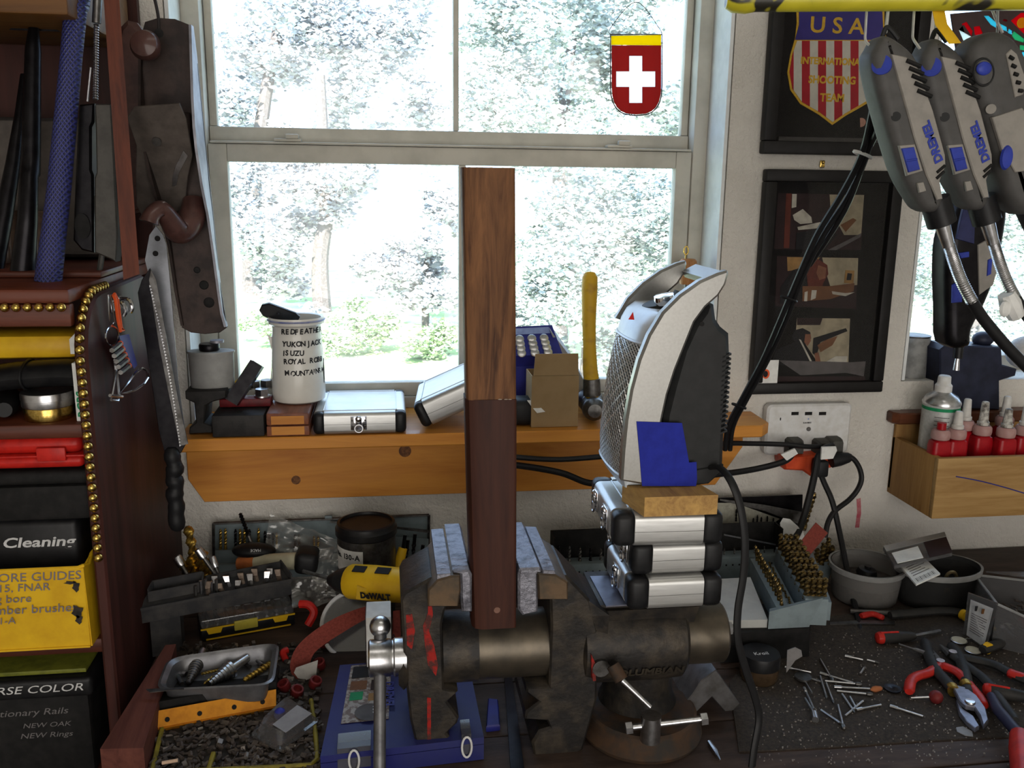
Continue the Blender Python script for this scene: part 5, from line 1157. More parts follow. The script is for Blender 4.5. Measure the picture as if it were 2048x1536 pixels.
for i in range(1500):
    u, v = rnd.uniform(300, 640), rnd.uniform(1290, 1560)
    if u < 362-(v-1300)*.26: continue
    p = zp(u, v, .004); h = rnd.uniform(.002, .0062)
    M = RZ(rnd.uniform(0, 360)) @ RX(rnd.uniform(-50, 50))
    t = sb2 if rnd.random() < .08 else sb
    if rnd.random() < .5: t.box(p+V((0, 0, h*.5)), (rnd.uniform(.004, .011), h, h), 0, M)
    else:
        d = (M @ V((1, 0, 0)))*rnd.uniform(.003, .006); t.cyl(p-d+V((0, 0, h*.6)), p+d+V((0, 0, h*.6)), h*.45, n=6)
part(ty, 'loose_bits', sb, K['scrap'], False, kind='stuff'); part(ty, 'bright_bits', sb2, mat('dull_bright_bits', (.28, .25, .22), (.16, .14, .13), .45, .5), False, kind='stuff')
p = zp(340, 1524, .012); solo('wood_peg', 'small pale wooden peg lying on the loose bits at the front', 'peg', B().cyl(p-V((.009, .001, 0)), p+V((.009, .001, .001)), .0022, n=10), mat('pale_wood', (.6, .42, .3)))
p = zp(500, 1282, .0015)
# big black bit holder tray with drill and driver bits
K['trayblk'] = mat('dusty_black_tray', (.022, .022, .024), (.045, .042, .04), .7, scale=40, bmp=.15)
bt = thing('bit_holder', 'long black bit holder tray with driver bits standing in it, left back of the bench', 'bit holder', zp(430, 1260, 0))
q = [P(274, 1238, Z=.052), P(585, 1178, Z=.052), P(568, 1110, Z=.075), P(262, 1185, Z=.075)]
topq = [P(274, 1222, Z=.086), P(582, 1164, Z=.086), P(560, 1134, Z=.097), P(296, 1186, Z=.097)]
lowq = [k+V((0, .002, -.022)) for k in topq]
part(bt, 'tray_body', B().hexa(lowq+topq), K['trayblk'], False)
def tq(a_, b_, up=0):
    e = (topq[0]*(1-a_)+topq[1]*a_)*(1-b_)+(topq[3]*(1-a_)+topq[2]*a_)*b_; return e+V((0, 0, up))
def wallq(a0, b0, a1, b1, h, th=.0025):
    A, C = tq(a0, b0), tq(a1, b1); d = (C-A).cross(V((0, 0, 1))).normalized()*th
    return [A, C, C+d, A+d]+[k+V((0, 0, h)) for k in (A, C, C+d, A+d)]
for w_ in ((.04, .45, .40, .45, .016), (.04, .95, .40, .95, .02), (.04, .45, .04, .95, .02), (.40, .45, .40, .95, .018)): part(bt, 'compartment_wall', B().hexa(wallq(*w_)), K['trayblk'], False)
for w_ in ((.0, .0, .45, .0, .004), (.45, .0, 1, .0, .006), (1, 0, 1, 1, .012), (.42, 1, 1, 1, .01)): part(bt, 'tray_lip', B().hexa(wallq(*w_)), K['trayblk'], False)
part(bt, 'foot_block', B().hexa([V((k.x, k.y, .0006)) for k in (tq(.04, .45), tq(.24, .45), tq(.24, .98), tq(.04, .98))]+[k-V((0, 0, .0225)) for k in (tq(.04, .45), tq(.24, .45), tq(.24, .98), tq(.04, .98))]), K['trayblk'], False)
K['rustbit'] = mat('rusty_driver_bit', (.17, .13, .10), (.08, .055, .042), .5, .5, 120)
for i in range(11):
    a_ = .44+.05*i; b_ = .25+.25*(i % 2)
    base = tq(a_, b_, -.004); tip = base+V((rnd.uniform(-.005, .003), rnd.uniform(-.002, .004), rnd.uniform(.016, .025)))
    part(bt, 'driver_bit', B().cyl(base, base.lerp(tip, .55), .0042, n=6).loft([[base.lerp(tip, t)+V((x*r_, y*r2_, 0)) for x, y in ((-1, -1), (1, -1), (1, 1), (-1, 1))] for t, r_, r2_ in ((.55, .0034, .003), (.9, .0044, .0014), (1, .0044, .0009))]), K[['rustbit', 'dsteel', 'rustbit', 'steel', 'dsteel'][i % 5]], False)
for i in range(5):
    a_ = .36+.035*i; base = tq(a_, .25+.1*(i % 2), -.004); tip = base+V((0, 0, .02+.004*(i % 3)))
    part(bt, 'driver_bit', B().cyl(base, tip, .0026, n=6), K['steel' if i % 2 else 'dsteel'], False)
# gold step and twist drills standing behind it
def drl(label, a_, b_, rpx, m='gold', group=None, cat='drill bit', turns=1.8, y0=None, y1=None, nm='drill_bit'):
    A, C = P(a_[0], a_[1], Y=a_[2]), P(b_[0], b_[1], Y=b_[2])
    o = thing(nm, label, cat, A, group)
    r = S(rpx*1.35, C); mid = A.lerp(C, .3)
    part(o, 'shank', B().cyl(A, mid, r*.8, n=12), K['steel' if m == 'gold' else 'dsteel'], False)
    part(o, 'flutes', B().drill(mid, C, r, turns, 24), K[m], False)
    return o
drl('longest gold twist drill standing upright at the cabinet corner behind the bit holder', (398, 1160, 1.40), (375, 1052, 1.42), 8)
for i, (a_, b_, r) in enumerate((((405, 1175, 1.38), (382, 1110, 1.40), 11), ((420, 1178, 1.37), (399, 1098, 1.39), 11), ((438, 1180, 1.36), (412, 1118, 1.38), 10), ((392, 1176, 1.38), (366, 1126, 1.40), 9))):
    drl(['gold twist drill leaning in the clump, second from left', 'gold twist drill in the middle of the clump by the bit holder', 'gold twist drill at the right of the clump by the bit holder', 'gold twist drill lowest at the left of the clump'][i], a_, b_, r)
for i, (a_, b_, r) in enumerate((((442, 1165, 1.36), (405, 1112, 1.37), 7), ((386, 1168, 1.37), (362, 1128, 1.385), 8), ((450, 1180, 1.355), (430, 1130, 1.37), 6))):
    A, C = P(a_[0], a_[1], Y=a_[2]), P(b_[0], b_[1], Y=b_[2])
    o = thing('socket_driver', ['steel nut driver shaft crossing the gold drills', 'rounded steel socket tip at the left of the gold drills', 'short steel driver shaft right of the gold drills'][i], 'driver', A)
    part(o, 'shaft', B().cyl(A, C, S(r*.6, C), n=12), K['dsteel'], False); part(o, 'socket', B().lathe([(S(r, C), 0), (S(r*1.2, C), .004), (S(r*1.2, C), .016), (S(r*.9, C), .018)], C-(C-A).normalized()*.004, C-A, n=14), K['steel'], False)
# yellow and black clear lidded bit case
K['smoke'] = clear('smoked_clear_lid', (.55, .55, .56), .16, .12, .14, (.4, .4, .41))
yc = thing('bit_case', 'black and yellow bit case with clear lid below the bit holder', 'case', zp(500, 1275))
f0, f1 = zp(402, 1272, .012), zp(590, 1238, .012)
dx = (f1-f0); dy = V((-dx.y, dx.x, 0)).normalized()*.062; Lc = dx.length; Mcs = BASIS(V((f0.x, f0.y, .0012)), V((dx.x, dx.y, 0)), dy)
part(yc, 'case_base', B().box((Lc/2, .031, .011), (Lc, .062, .020), .003, M=None), K['black'], True) if False else None
cb_ = B(); cb_.M = Mcs; cb_.box((Lc/2, .031, .010), (Lc, .062, .019), .003); part(yc, 'case_base', cb_, K['black'], False)
cb_ = B(); cb_.M = Mcs; cb_.box((Lc/2, .031, .0275), (Lc*.99, .060, .0145), .003); part(yc, 'clear_lid', cb_, K['smoke'], False)
cb_ = B(); cb_.M = Mcs; cb_.box((Lc/2, -.0006, .0205), (Lc, .002, .0022)).box((Lc/2, -.0006, .003), (Lc*.9, .002, .002)); part(yc, 'yellow_edge', cb_, K['yellow'], False)
cb_ = B(); cb_.M = Mcs; cb_.box((Lc*.47, -.0022, .0185), (Lc*.25, .004, .016), .0015); part(yc, 'latch', cb_, mat('translucent_yellow_latch', (.5, .42, .06), rough=.35), False)
for a_ in (.14, .84): cb_ = B(); cb_.M = Mcs; cb_.prism([(-.013, .006), (.013, .006), (.009, -.004), (-.009, -.004)], T(Lc*a_, -.0012, .0165) @ RX(90), .002); part(yc, 'latch_tab', cb_, K['yellow'], False)
for i in range(9):
    cb_ = B(); cb_.M = Mcs; cb_.cyl((Lc*(.08+.105*i), .015, .0235), (Lc*(.08+.105*i), .05, .0235), .0032, n=6); part(yc, 'driver_bit', cb_, K['steel'], False)
# wall drill index with gold drills, its lid open behind
K['index'] = mat('blue_grey_index_steel', (.19, .235, .25), (.15, .185, .20), .5, .25, 40)
ix = thing('drill_index', 'blue grey metal drill index standing open against the wall below the shelf', 'drill index', V((-.17, 1.52, .02)))
lid = poly([(427, 1047), (858, 1030), (856, 1150), (428, 1150)], 1.528)
part(ix, 'lid', B().prism(lid, MXZ(1.532), .003), K['index'], False)
for a_, c_ in (((427, 1047), (858, 1030)), ((858, 1030), (856, 1150)), ((427, 1047), (428, 1150))): part(ix, 'lid_rim', B().cyl(P(*a_, Y=1.524), P(*c_, Y=1.524), .0026, n=6), K['dsteel'], False)
part(ix, 'pocket', B().hexa([P(430, 1128, Y=1.50), P(640, 1116, Y=1.50), P(640, 1116, Y=1.526), P(430, 1128, Y=1.526), P(430, 1101, Y=1.50), P(640, 1096, Y=1.50), P(640, 1094, Y=1.526), P(430, 1099, Y=1.526)]), K['index'], False)
part(ix, 'pocket', B().hexa([P(430, 1160, Y=1.47), P(700, 1150, Y=1.47), P(700, 1150, Y=1.50), P(430, 1160, Y=1.50), P(430, 1130, Y=1.47), P(700, 1120, Y=1.47), P(700, 1116, Y=1.50), P(430, 1126, Y=1.50)]), K['index'], False)
part(ix, 'hinge_wing', B().sheet([(P(660, 1042, Y=1.522), P(660, 1046, Y=1.522)), (P(760, 1050, Y=1.515), P(760, 1054, Y=1.515)), (P(857, 1060, Y=1.505), P(857, 1066, Y=1.505))], .001), K['dsteel'], False)
part(ix, 'wing_panel', B().sheet([(P(700, 1068, Y=1.522), P(700, 1075, Y=1.522)), (P(857, 1078, Y=1.505), P(857, 1110, Y=1.505))], .001), K['index'], False)
part(ix, 'latch', B().box(P(657, 1034, Y=1.525), (.013, .006, .006), .001), K['index'], False)
for u, g_, h in ((441, 1, 40), (451, 1, 41), (471, 0, 40), (480, 1, 40), (489, 1, 40), (499, 0, 40), (517, 1, 42), (530, 0, 36), (538, 0, 34), (546, 0, 32), (553, 1, 32), (590, 0, 30), (598, 0, 30), (628, 1, 26), (636, 1, 26)):
    a_, c_ = P(u, 1098, Y=1.512), P(u, 1098-h, Y=1.515)
    part(ix, 'drill_bit', B().drill(a_, c_, S(3.3, a_), 3, 14), K['gold' if g_ else 'gun'], False)
dk = P(503, 1092, Y=1.48)
o = drl('dark steel twist drill leaning out of the drill index', (505, 1092, 1.48), (480, 1026, 1.50), 3.6, 'gun', turns=4)
for u, v0, v1, y_, r, l in ((808, 1150, 1080, 1.42, 5, 'thin dark drill with hex shank standing behind the yellow screwdriver'), (822, 1150, 1068, 1.43, 5, 'hex shank drill standing rightmost behind the yellow screwdriver'), (838, 1140, 1090, 1.44, 5, 'dull gold drill beside the vise jaw'), (794, 1155, 1098, 1.40, 4, 'short dull gold drill behind the yellow screwdriver')):
    A, C = P(u, v0, Y=y_), P(u+8, v1, Y=y_+.01); o = thing('drill_bit', l, 'drill bit', A)
    part(o, 'flutes', B().drill(C.lerp(A, .25), A, S(r*.9, A), 2.5, 16), K['gold' if 'gold' in l else 'gun'], False); part(o, 'hex_shank', B().cyl(C.lerp(A, .3), C, S(r*.8, A), n=6), K['gun'], False)
yd = thing('screwdriver', 'slim yellow screwdriver standing handle down beside the solder tin', 'screwdriver', P(800, 1155, Y=1.40))
part(yd, 'handle', B().tube([P(792, 1155, Y=1.40), P(800, 1118, Y=1.405), P(806, 1096, Y=1.41)], [.0075, .0085, .0075], 10), K['yellow'], False)
part(yd, 'shaft', B().cyl(P(806, 1098, Y=1.41), P(810, 1070, Y=1.415), .0035, n=6), K['gun'], False)
# clear plastic bags
K['bag'] = clear('clear_plastic_bag', (.93, .93, .93), .22, .18, .10, (.6, .6, .58))
def bag(name, label, corners, y0, seed, amp=.012, n=16, tilt=.03):
    r2 = random.Random(seed); rows = []
    for i in range(n+1):
        row = []
        for j in range(n+1):
            a_, b_ = i/n, j/n
            u = (corners[0][0]*(1-a_)+corners[1][0]*a_)*(1-b_)+(corners[3][0]*(1-a_)+corners[2][0]*a_)*b_
            v = (corners[0][1]*(1-a_)+corners[1][1]*a_)*(1-b_)+(corners[3][1]*(1-a_)+corners[2][1]*a_)*b_
            p = P(u, v, Y=y0+tilt*b_); p.y += (mnoise.noise(p*45+V((seed, 0, 0)))*.7+mnoise.noise(p*120+V((0, seed, 0)))*.4)*amp
            row.append(p)
        rows.append(row)
    b_ = B(); vs = [p for r_ in rows for p in r_]; w_ = n+1
    b_.add(vs, [(i*w_+j, (i+1)*w_+j, (i+1)*w_+j+1, i*w_+j+1) for i in range(n) for j in range(n)])
    return solo(name, label, 'bag', b_, K['bag'], ang=25)
bag('plastic_bag', 'crumpled clear plastic bag hanging over the drill index by the tin', [(528, 1102), (660, 1120), (678, 1080), (540, 1028)], 1.47, 3)
bag('plastic_bag', 'crumpled clear plastic bag lying under the mallet and screwdriver', [(585, 1215), (690, 1205), (668, 1150), (580, 1160)], 1.35, 9, .014)
bag('plastic_bag', 'clear plastic bag bulging between the mallet head and the solder tin', [(620, 1170), (690, 1170), (684, 1090), (640, 1100)], 1.40, 14, .014)
# dark oval tool, mallet with cream handle
ov = thing('pocket_tool', 'black oval pocket tool with white print lying on the mallet handle', 'tool', P(507, 1102, Y=1.40))
po = P(508, 1101, Y=1.462)
part(ov, 'body', B().sph(po, S(43, po), 24, (1, .55, .36), M=RY(3)), K['black'], False)
text(ov, 'MADE', BASIS(P(522, 1098, Y=po.y-S(25, po)), (-1, 0, 0), (0, -.2, -1)), .0065, K['silverink'], 'lettering', local=False)
ml = thing('mallet', 'small mallet with cream handle, orange band and black rubber head lying on its side', 'mallet', P(560, 1140, Y=1.38))
A, C = P(470, 1128, Y=1.455), P(625, 1120, Y=1.43)
part(ml, 'handle', B().tube([A.lerp(C, t) for t in (.22, .5, .8)], [S(k, A) for k in (15, 17, 17)], 16), mat('cream_handle', (.56, .53, .38), (.48, .45, .32), .5), False)
part(ml, 'orange_band', B().tube([A.lerp(C, t) for t in (.04, .1, .26)], [S(k, A) for k in (13, 16, 16.6)], 16), mat('orange_band', (.55, .17, .05), (.4, .12, .04), .6), False)
hd = A.lerp(C, .9)
part(ml, 'head', B().box(hd+V((.004, 0, .001)), (.038, .05, .037), .010, seg=3, M=RY(8)), K['rubber'], False)
# tin marked No. 130-A
tn = thing('solder_tin', 'round dark tin with a white label reading No. 130-A behind the yellow screwdriver', 'tin', P(738, 1180, Y=1.40))
tc = P(735, 1165, Y=1.405); tz = .075
r = S(57, tc); zt_ = P(735, 1074, Y=1.405-r).z
part(tn, 'can', B().lathe([(r*.97, 0), (r, .003), (r, zt_-tz-.012)], V((tc.x, 1.405, tz)), n=40), K['dsteel'], False)
part(tn, 'lid', B().lathe([(r*1.02, 0), (r*1.06, .002), (r*1.06, .012), (r*1.02, .014), (r*.99, .020), (r*.9, .021), (r*.88, .017), (.001, .016)], V((tc.x, 1.405, zt_-.012)), n=40), K['black'], False)
lab = B(); rings = []
for z_ in (P(690, 1146, Y=1.37).z, P(690, 1100, Y=1.37).z): rings.append([V((tc.x+r*1.004*sin(t), 1.405-r*1.004*cos(t), z_)) for t in [R(-78+i*6) for i in range(13)]]+[V((tc.x+r*.99*sin(t), 1.405-r*.99*cos(t), z_)) for t in [R(-6-i*6) for i in range(13)]])
lab.loft(rings); part(tn, 'label', lab, K['paper'], False)
adv = -74
for ch, wd in zip('No. 130-A', (9, 7, 4, 5, 6, 8, 8, 6, 9)):
    t = R(adv); adv += wd*.98
    text(tn, ch, BASIS(V((tc.x+r*1.012*sin(t), 1.405-r*1.012*cos(t), rings[1][0].z-.015)), (cos(t), sin(t), 0), (0, 0, 1)), .0125, K['ink'], 'lettering', local=False, bold=.0003) if ch != ' ' else None
part(tn, 'under_box', B().box((tc.x, 1.405, .0375), (.09, .06, .073), .003), K['blackm'], False)
# yellow cordless screwdriver
sd_ = thing('cordless_screwdriver', 'yellow and black DEWALT cordless screwdriver lying against the vise', 'screwdriver', P(735, 1205, Y=1.28))
A, C = P(668, 1160, Y=1.30), P(822, 1172, Y=1.235)
ax = (C-A).normalized(); Ms = BASIS(A, ax, V((0, .35, 1))); Lh = (C-A).length
def seg(pts, m, nm):
    b_ = B(); b_.M = Ms
    b_.loft([[V((x*Lh, w_*cos(t), h_*sin(t))) for t in [2*pi*i/20 for i in range(20)]] for x, w_, h_ in pts]); return part(sd_, nm, b_, K[m], False)
seg([(-.06, .008, .008), (.0, .012, .012), (.06, .017, .017)], 'rubber', 'nose'); seg([(.06, .017, .018), (.2, .023, .024), (.26, .024, .026)], 'charcoal', 'collar')
seg([(.22, .0245, .027), (.24, .026, .029), (.55, .027, .030), (.9, .0255, .029), (.98, .022, .026)], 'yellow', 'body'); seg([(.97, .022, .024), (1.0, .020, .022), (1.06, .018, .02)], 'black', 'end_cap')
part(sd_, 'bit_shaft', B().cyl(P(668, 1160, Y=1.30), P(606, 1142, Y=1.325), .0032, n=6), K['dsteel'], False)
dwp = P(720, 1196, Y=1.245)
fa = Ms.to_3x3().col[0]; nrm = V((0, -1, 0))
yfront = lambda u, v: P(u, v, Y=(A.lerp(C, .5)).y-.029)
part(sd_, 'badge', B().hexa([yfront(u, v)+k for k in (V((0, .006, 0)), V((0, -.0005, 0))) for u, v in ((712, 1198), (778, 1204), (779, 1182), (714, 1174))]), mat('yellow_badge', (.6, .36, .012), rough=.5), False)
text(sd_, 'DeWALT', BASIS(yfront(721, 1195)+V((0, -.0012, 0)), fa, V((0, 0, 1))), .0125, K['ink'], 'lettering', local=False, bold=.0007)
for x_, w_ in ((.42, .10), (.72, .11)):
    b_ = B(); b_.M = Ms @ T(x_*Lh, .0275*sin(R(52)), .0302*cos(R(52))) @ RX(-50); b_.box((0, 0, 0), (w_*Lh*1.6, .012, .0012)); part(sd_, 'warning_label', b_, K['ink'], False)
# sandpaper belts
K['sand'] = mat('red_brown_sandpaper', (.22, .045, .032), (.15, .03, .022), .9, scale=300, bmp=.2)
ctr = [(587, 1360, 1.20, .004), (580, 1330, 1.212, .02), (592, 1296, 1.225, .032), (625, 1264, 1.24, .040), (670, 1236, 1.255, .046), (720, 1216, 1.27, .046), (760, 1207, 1.275, .045)]
wd = [(40, 0), (40, 4), (34, 14), (22, 26), (14, 30), (8, 24), (4, 18)]
pr = []
for (u, v, y_, z_), (du, dv) in zip(ctr, wd):
    p1 = P(u, v, Y=y_); p2 = P(u+du, v+dv, Y=y_-.012); pr.append((p1, p2))
def lerp_pairs(pr, k=4):
    Ls = smooth_path([q[0] for q in pr], k); Rs = smooth_path([q[1] for q in pr], k); return list(zip(Ls, Rs))
sb_ = thing('sanding_belt', 'curled red brown sanding belt arching over the bench left of the vise', 'sanding belt', P(600, 1355, Y=1.21))
part(sb_, 'belt', B().sheet(lerp_pairs(pr), .0007), K['sand'], False)
part(sb_, 'belt_end', B().prism(poly([(588, 1345), (592, 1335), (636, 1320), (632, 1352), (612, 1360), (596, 1356)], 1.19), MXZ(1.19), .0006), mat('pale_belt_back', (.42, .40, .37), rough=.9), False)
cl_ = thing('clear_disc', 'round clear plastic lid with a pale rim leaning behind the sanding belt', 'lid', P(700, 1318, Y=1.27))
cc = P(710, 1250, Y=1.295); rr_ = S(66, cc)
Md = BASIS(cc, V((1, 0, .1)), V((0, .6, 1)))
b_ = B(); b_.M = Md; b_.tube([(rr_*cos(t), rr_*sin(t), 0) for t in [2*pi*i/36 for i in range(36)]], .0032, 8, True); part(cl_, 'rim', b_, K['white'], False)
b_ = B(); b_.M = Md; b_.cyl((0, 0, -.001), (0, 0, 0), rr_, n=36); part(cl_, 'disc', b_, K['smoke'], False)
wbx = thing('small_box', 'small white printed box standing behind the vise handle ball', 'box', P(765, 1320, Y=1.16))
a_, c_ = P(733, 1300, Y=1.15), P(783, 1300, Y=1.15); z1_ = P(755, 1235, Y=1.15).z
part(wbx, 'carton', B().box(((a_.x+c_.x)/2, 1.175, z1_/2+.0004), (c_.x-a_.x, .05, z1_-.001), .001), K['paper'], False)
part(wbx, 'dark_side', B().box((a_.x-.0006, 1.175, z1_/2), (.001, .048, z1_*.96)), K['ph_dark'], False)
text(wbx, '1 A', BASIS(P(768, 1280, Y=1.149), (1, 0, 0), (0, 0, 1)), .012, K['ink'], 'lettering', local=False)
solo('sandpaper_sheet', 'folded strip of red brown sandpaper between the small box and the vise', 'sandpaper', B().hexa([P(784, 1290, Y=1.17), P(802, 1290, Y=1.17), P(802, 1290, Y=1.20), P(784, 1290, Y=1.20), P(786, 1222, Y=1.17), P(800, 1220, Y=1.17), P(800, 1220, Y=1.20), P(786, 1222, Y=1.20)]), K['sand'])
rc_ = thing('spring_clamp', 'red plastic spring clamp behind the yellow and black bit case', 'clamp', P(620, 1260, Y=1.33))
part(rc_, 'jaw', B().tube(smooth_path([P(600, 1208, Y=1.34), P(618, 1210, Y=1.335), P(628, 1225, Y=1.33), P(616, 1250, Y=1.325)]), .0065, 8), K['red'], False)
part(rc_, 'grip', B().tube(smooth_path([P(575, 1300, Y=1.26), P(566, 1305, Y=1.255), P(572, 1320, Y=1.25)]), .005, 8), K['red'], False)
# grey metal tray of step drills on a yellow angle
K['traygrey'] = mat('grey_metal_tray', (.22, .22, .23), (.15, .15, .16), .38, .7, 40)
tr = thing('metal_tray', 'grey sheet metal tray with rounded corners holding step drills', 'tray', zp(440, 1385, .03))
tq4 = [zp(310, 1384, .046), zp(548, 1372, .046), zp(560, 1286, .046), zp(335, 1318, .046)]
def rq(q, r, ins=0, n=5):
    c_ = (q[0]+q[1]+q[2]+q[3])/4; o_ = []
    q = [k+(c_-k).normalized()*ins for k in q]
    for i in range(4):
        p, a1, b1 = q[i], q[i-1], q[(i+1) % 4]; da = (a1-p).normalized()*r; db = (b1-p).normalized()*r
        for j in range(n+1):
            t = j/n; o_.append((p+da)*(1-t)**2+p*2*t*(1-t)+(p+db)*t*t)
    return o_
rings = [rq([k-V((0, 0, .026)) for k in tq4], .015, .014), rq(tq4, .02, .008), rq([k+V((0, 0, .0015)) for k in tq4], .022, 0), rq([k+V((0, 0, .003)) for k in tq4], .022, .004), rq([k-V((0, 0, .001)) for k in tq4], .02, .011), rq([k-V((0, 0, .023)) for k in tq4], .015, .018)]
part(tr, 'tray', B().loft(rings), K['traygrey'], False)
fz = .0235
solo('tray_shade_box', 'black box under the grey metal tray, standing in for its shade', 'box', B().hexa([V((k.x, k.y+.006, .0006)) for k in (zp(307, 1424, .026), zp(551, 1381, .026))]+[zp(560, 1330, .0006), zp(330, 1350, .0006)]+[V((k.x, k.y+.006, .036)) for k in (zp(307, 1424, .026), zp(551, 1381, .026))]+[zp(556, 1340, .018), zp(338, 1350, .018)]), K['blackm'])  # front raised over the tray wall to stand in for its shade
def step_bit(label, a_, b_, n, r0, r1, m, group=None):
    A, C = zp(*a_, fz+.010), zp(*b_, fz+.006); pr_ = []
    o = thing('step_drill', label, 'drill bit', V((A.x, A.y, fz)), group); L_ = (C-A).length
    for i in range(n): r_ = r0+(r1-r0)*i/(n-1); pr_ += [(r_, i*L_/n), (r_, (i+.85)*L_/n)]
    part(o, 'step_cone', B().lathe([(.001, 0)]+pr_+[(.001, L_)], A, C-A, n=18), K[m], False)
    sh = A-(C-A).normalized()*.03; part(o, 'shank', B().cyl(A, sh, r0*.45, n=12), K['steel'], False)
step_bit('dark step drill standing at the left in the grey tray', (395, 1325), (376, 1368), 11, .011, .003, 'dsteel')
step_bit('large bright step drill lying in the middle of the grey tray', (462, 1338), (418, 1368), 8, .013, .004, 'steel')
for i, (a_, b_, r, m, l) in enumerate((((466, 1322), (408, 1368), .0024, 'gold', 'slim gold step drill lying across the middle of the grey tray'), ((452, 1336), (402, 1348), .0024, 'gold', 'gold drill lying behind the slim gold step drill'), ((540, 1328), (488, 1362), .005, 'gold', 'thick dull gold drill at the right of the grey tray'), ((338, 1334), (372, 1348), .003, 'steel', 'steel shank lying at the left end of the grey tray'), ((503, 1312), (524, 1330), .0025, 'steel', 'bright steel pin at the right back of the grey tray'), ((356, 1352), (364, 1368), .003, 'dsteel', 'short dark bit in the left corner of the grey tray'), ((486, 1326), (500, 1334), .003, 'dsteel', 'stubby dark bit right of the middle of the grey tray'))):
    A, C = zp(*a_, fz+.004), zp(*b_, fz+.004); o = thing('drill_bit', l, 'drill bit', V((A.x, A.y, fz)))
    part(o, 'flutes', B().drill(A, C, r, 4, 24) if m == 'gold' else B().cyl(A, C, r, n=12), K[m], False)
    if m == 'gold': part(o, 'shank', B().cyl(A, A+(A-C).normalized()*.012, r*.8, n=8), K['gold'], False)
solo('spatula', 'thin steel spatula with black tip lying on the front rim of the tray', 'spatula', B().sheet([(zp(292, 1378, .05), zp(300, 1384, .05)), (zp(330, 1376, .051), zp(330, 1381, .051)), (zp(368, 1374, .050), zp(368, 1378, .050))], .0012), K['dsteel'])
K['amberang'] = mat('orange_anodised_angle', (.62, .25, .02), (.46, .17, .015), .35, .35, 50)
an_ = thing('angle_bar', 'orange yellow anodised angle bar with drilled holes in front of the grey tray', 'bar', zp(430, 1450))
t0, t1, m0, m1, b0, b1 = zp(305, 1424, .026), zp(552, 1379, .026), zp(304, 1458, .010), zp(552, 1412, .010), zp(304, 1472, .0008), zp(550, 1424, .0008)
part(an_, 'flange', B().sheet([(t0, t1), (m0, m1)], .002), K['amberang'], False)
part(an_, 'flange', B().sheet([(m0, m1), (b0+V((0, .006, 0)), b1+V((0, .006, 0)))], .002), K['amberang'], False)
for u, v in ((334, 1443), (397, 1432), (466, 1418), (524, 1410)):
    a_ = (u-305)/247; A = t0.lerp(t1, a_).lerp(m0.lerp(m1, a_), .62); nn = (t1-t0).cross(m0-t0).normalized(); nn = nn if nn.y < 0 else -nn
    part(an_, 'drilled_hole', B().cyl(A+nn*.0022, A+nn*.0027, .0032, n=10), K['blackm'], False)
# clear blister pack
bp = thing('blister_pack', 'clear plastic blister pack with paper label lying on the loose bits', 'blister pack', zp(570, 1450))
cq = [zp(500, 1468, .012), zp(560, 1500, .012), zp(640, 1440, .012), zp(575, 1402, .012)]
part(bp, 'tray', B().loft([rq([k-V((0, 0, .004)) for k in cq], .006), rq(cq, .006), rq([k+V((0, 0, .001)) for k in cq], .006, .006), rq([k+V((0, 0, .016)) for k in cq], .01, .014)]), K['smoke'], False)
lq = [cq[1].lerp(cq[2], .15), cq[1].lerp(cq[2], .8), cq[0].lerp(cq[3], .8).lerp(cq[1].lerp(cq[2], .8), .55), cq[0].lerp(cq[3], .2).lerp(cq[1].lerp(cq[2], .15), .55)]
part(bp, 'label', B().hexa([k+V((0, 0, .0175)) for k in lq]+[k+V((0, 0, .018)) for k in lq]), mat('dull_label', (.30, .29, .30), rough=.7), False)
part(bp, 'knob', B().sph((cq[0]+cq[2])/2+V((-.008, .012, .012)), .008, 12), K['blue'], False)
# blue tool case
K['blueC'] = mat('dusty_blue_plastic', (.014, .017, .13), (.026, .03, .115), .5, scale=12, bmp=.1)
bcs = thing('tool_case', 'blue plastic tool case with pictured label and clear latches lying under the vise jaw', 'case', zp(800, 1450))
q = [zp(640, 1498, .042), zp(968, 1460, .042), zp(934, 1310, .042), zp(680, 1330, .042)]
bq = [V((k.x, k.y, .0012)) for k in q]
fr_ = q[0].lerp(q[3], .22); fr2 = q[1].lerp(q[2], .22)
part(bcs, 'case_base', B().hexa(bq+[k-V((0, 0, .020)) for k in q]), K['blueC'], False)
part(bcs, 'case_lid', B().hexa([k-V((0, 0, .0192)) for k in q]+[q[0]-V((0, 0, .010)), q[1]-V((0, 0, .010)), q[2], q[3]]), K['blueC'], False)
def cq_(a_, b_, up=0.0):
    e = (q[0]*(1-a_)+q[1]*a_)*(1-b_)+(q[3]*(1-a_)+q[2]*a_)*b_; return e+V((0, 0, up-.010*(1-b_)))
def lq_(a0, b0, a1, b1, up, th=.0006): return B().hexa([cq_(a_, b_, up) for a_, b_ in ((a0, b0), (a1, b0), (a1, b1), (a0, b1))]+[cq_(a_, b_, up+th) for a_, b_ in ((a0, b0), (a1, b0), (a1, b1), (a0, b1))])
K['lbl'] = mat('pictured_label', (.34, .32, .30), (.16, .12, .11), .55, scale=140, lo=.45, hi=.55)
part(bcs, 'label', lq_(.09, .30, .40, .97, .0008), K['lbl'], False)
part(bcs, 'label_panel', lq_(.11, .80, .24, .94, .0018), K['ink'], False)
for i, (a_, b_, w_, h_, m) in enumerate(((.27, .80, .10, .13, 'ph_grey'), (.11, .66, .12, .1, 'ph_wood'), (.26, .64, .11, .12, 'ph_dark'), (.12, .54, .09, .09, 'green'), (.25, .52, .13, .08, 'ph_amber'))): part(bcs, 'label_panel', lq_(a_, b_, a_+w_, b_+h_, .0016), K[m], False)
ce = cq_(.27, .385, .002)
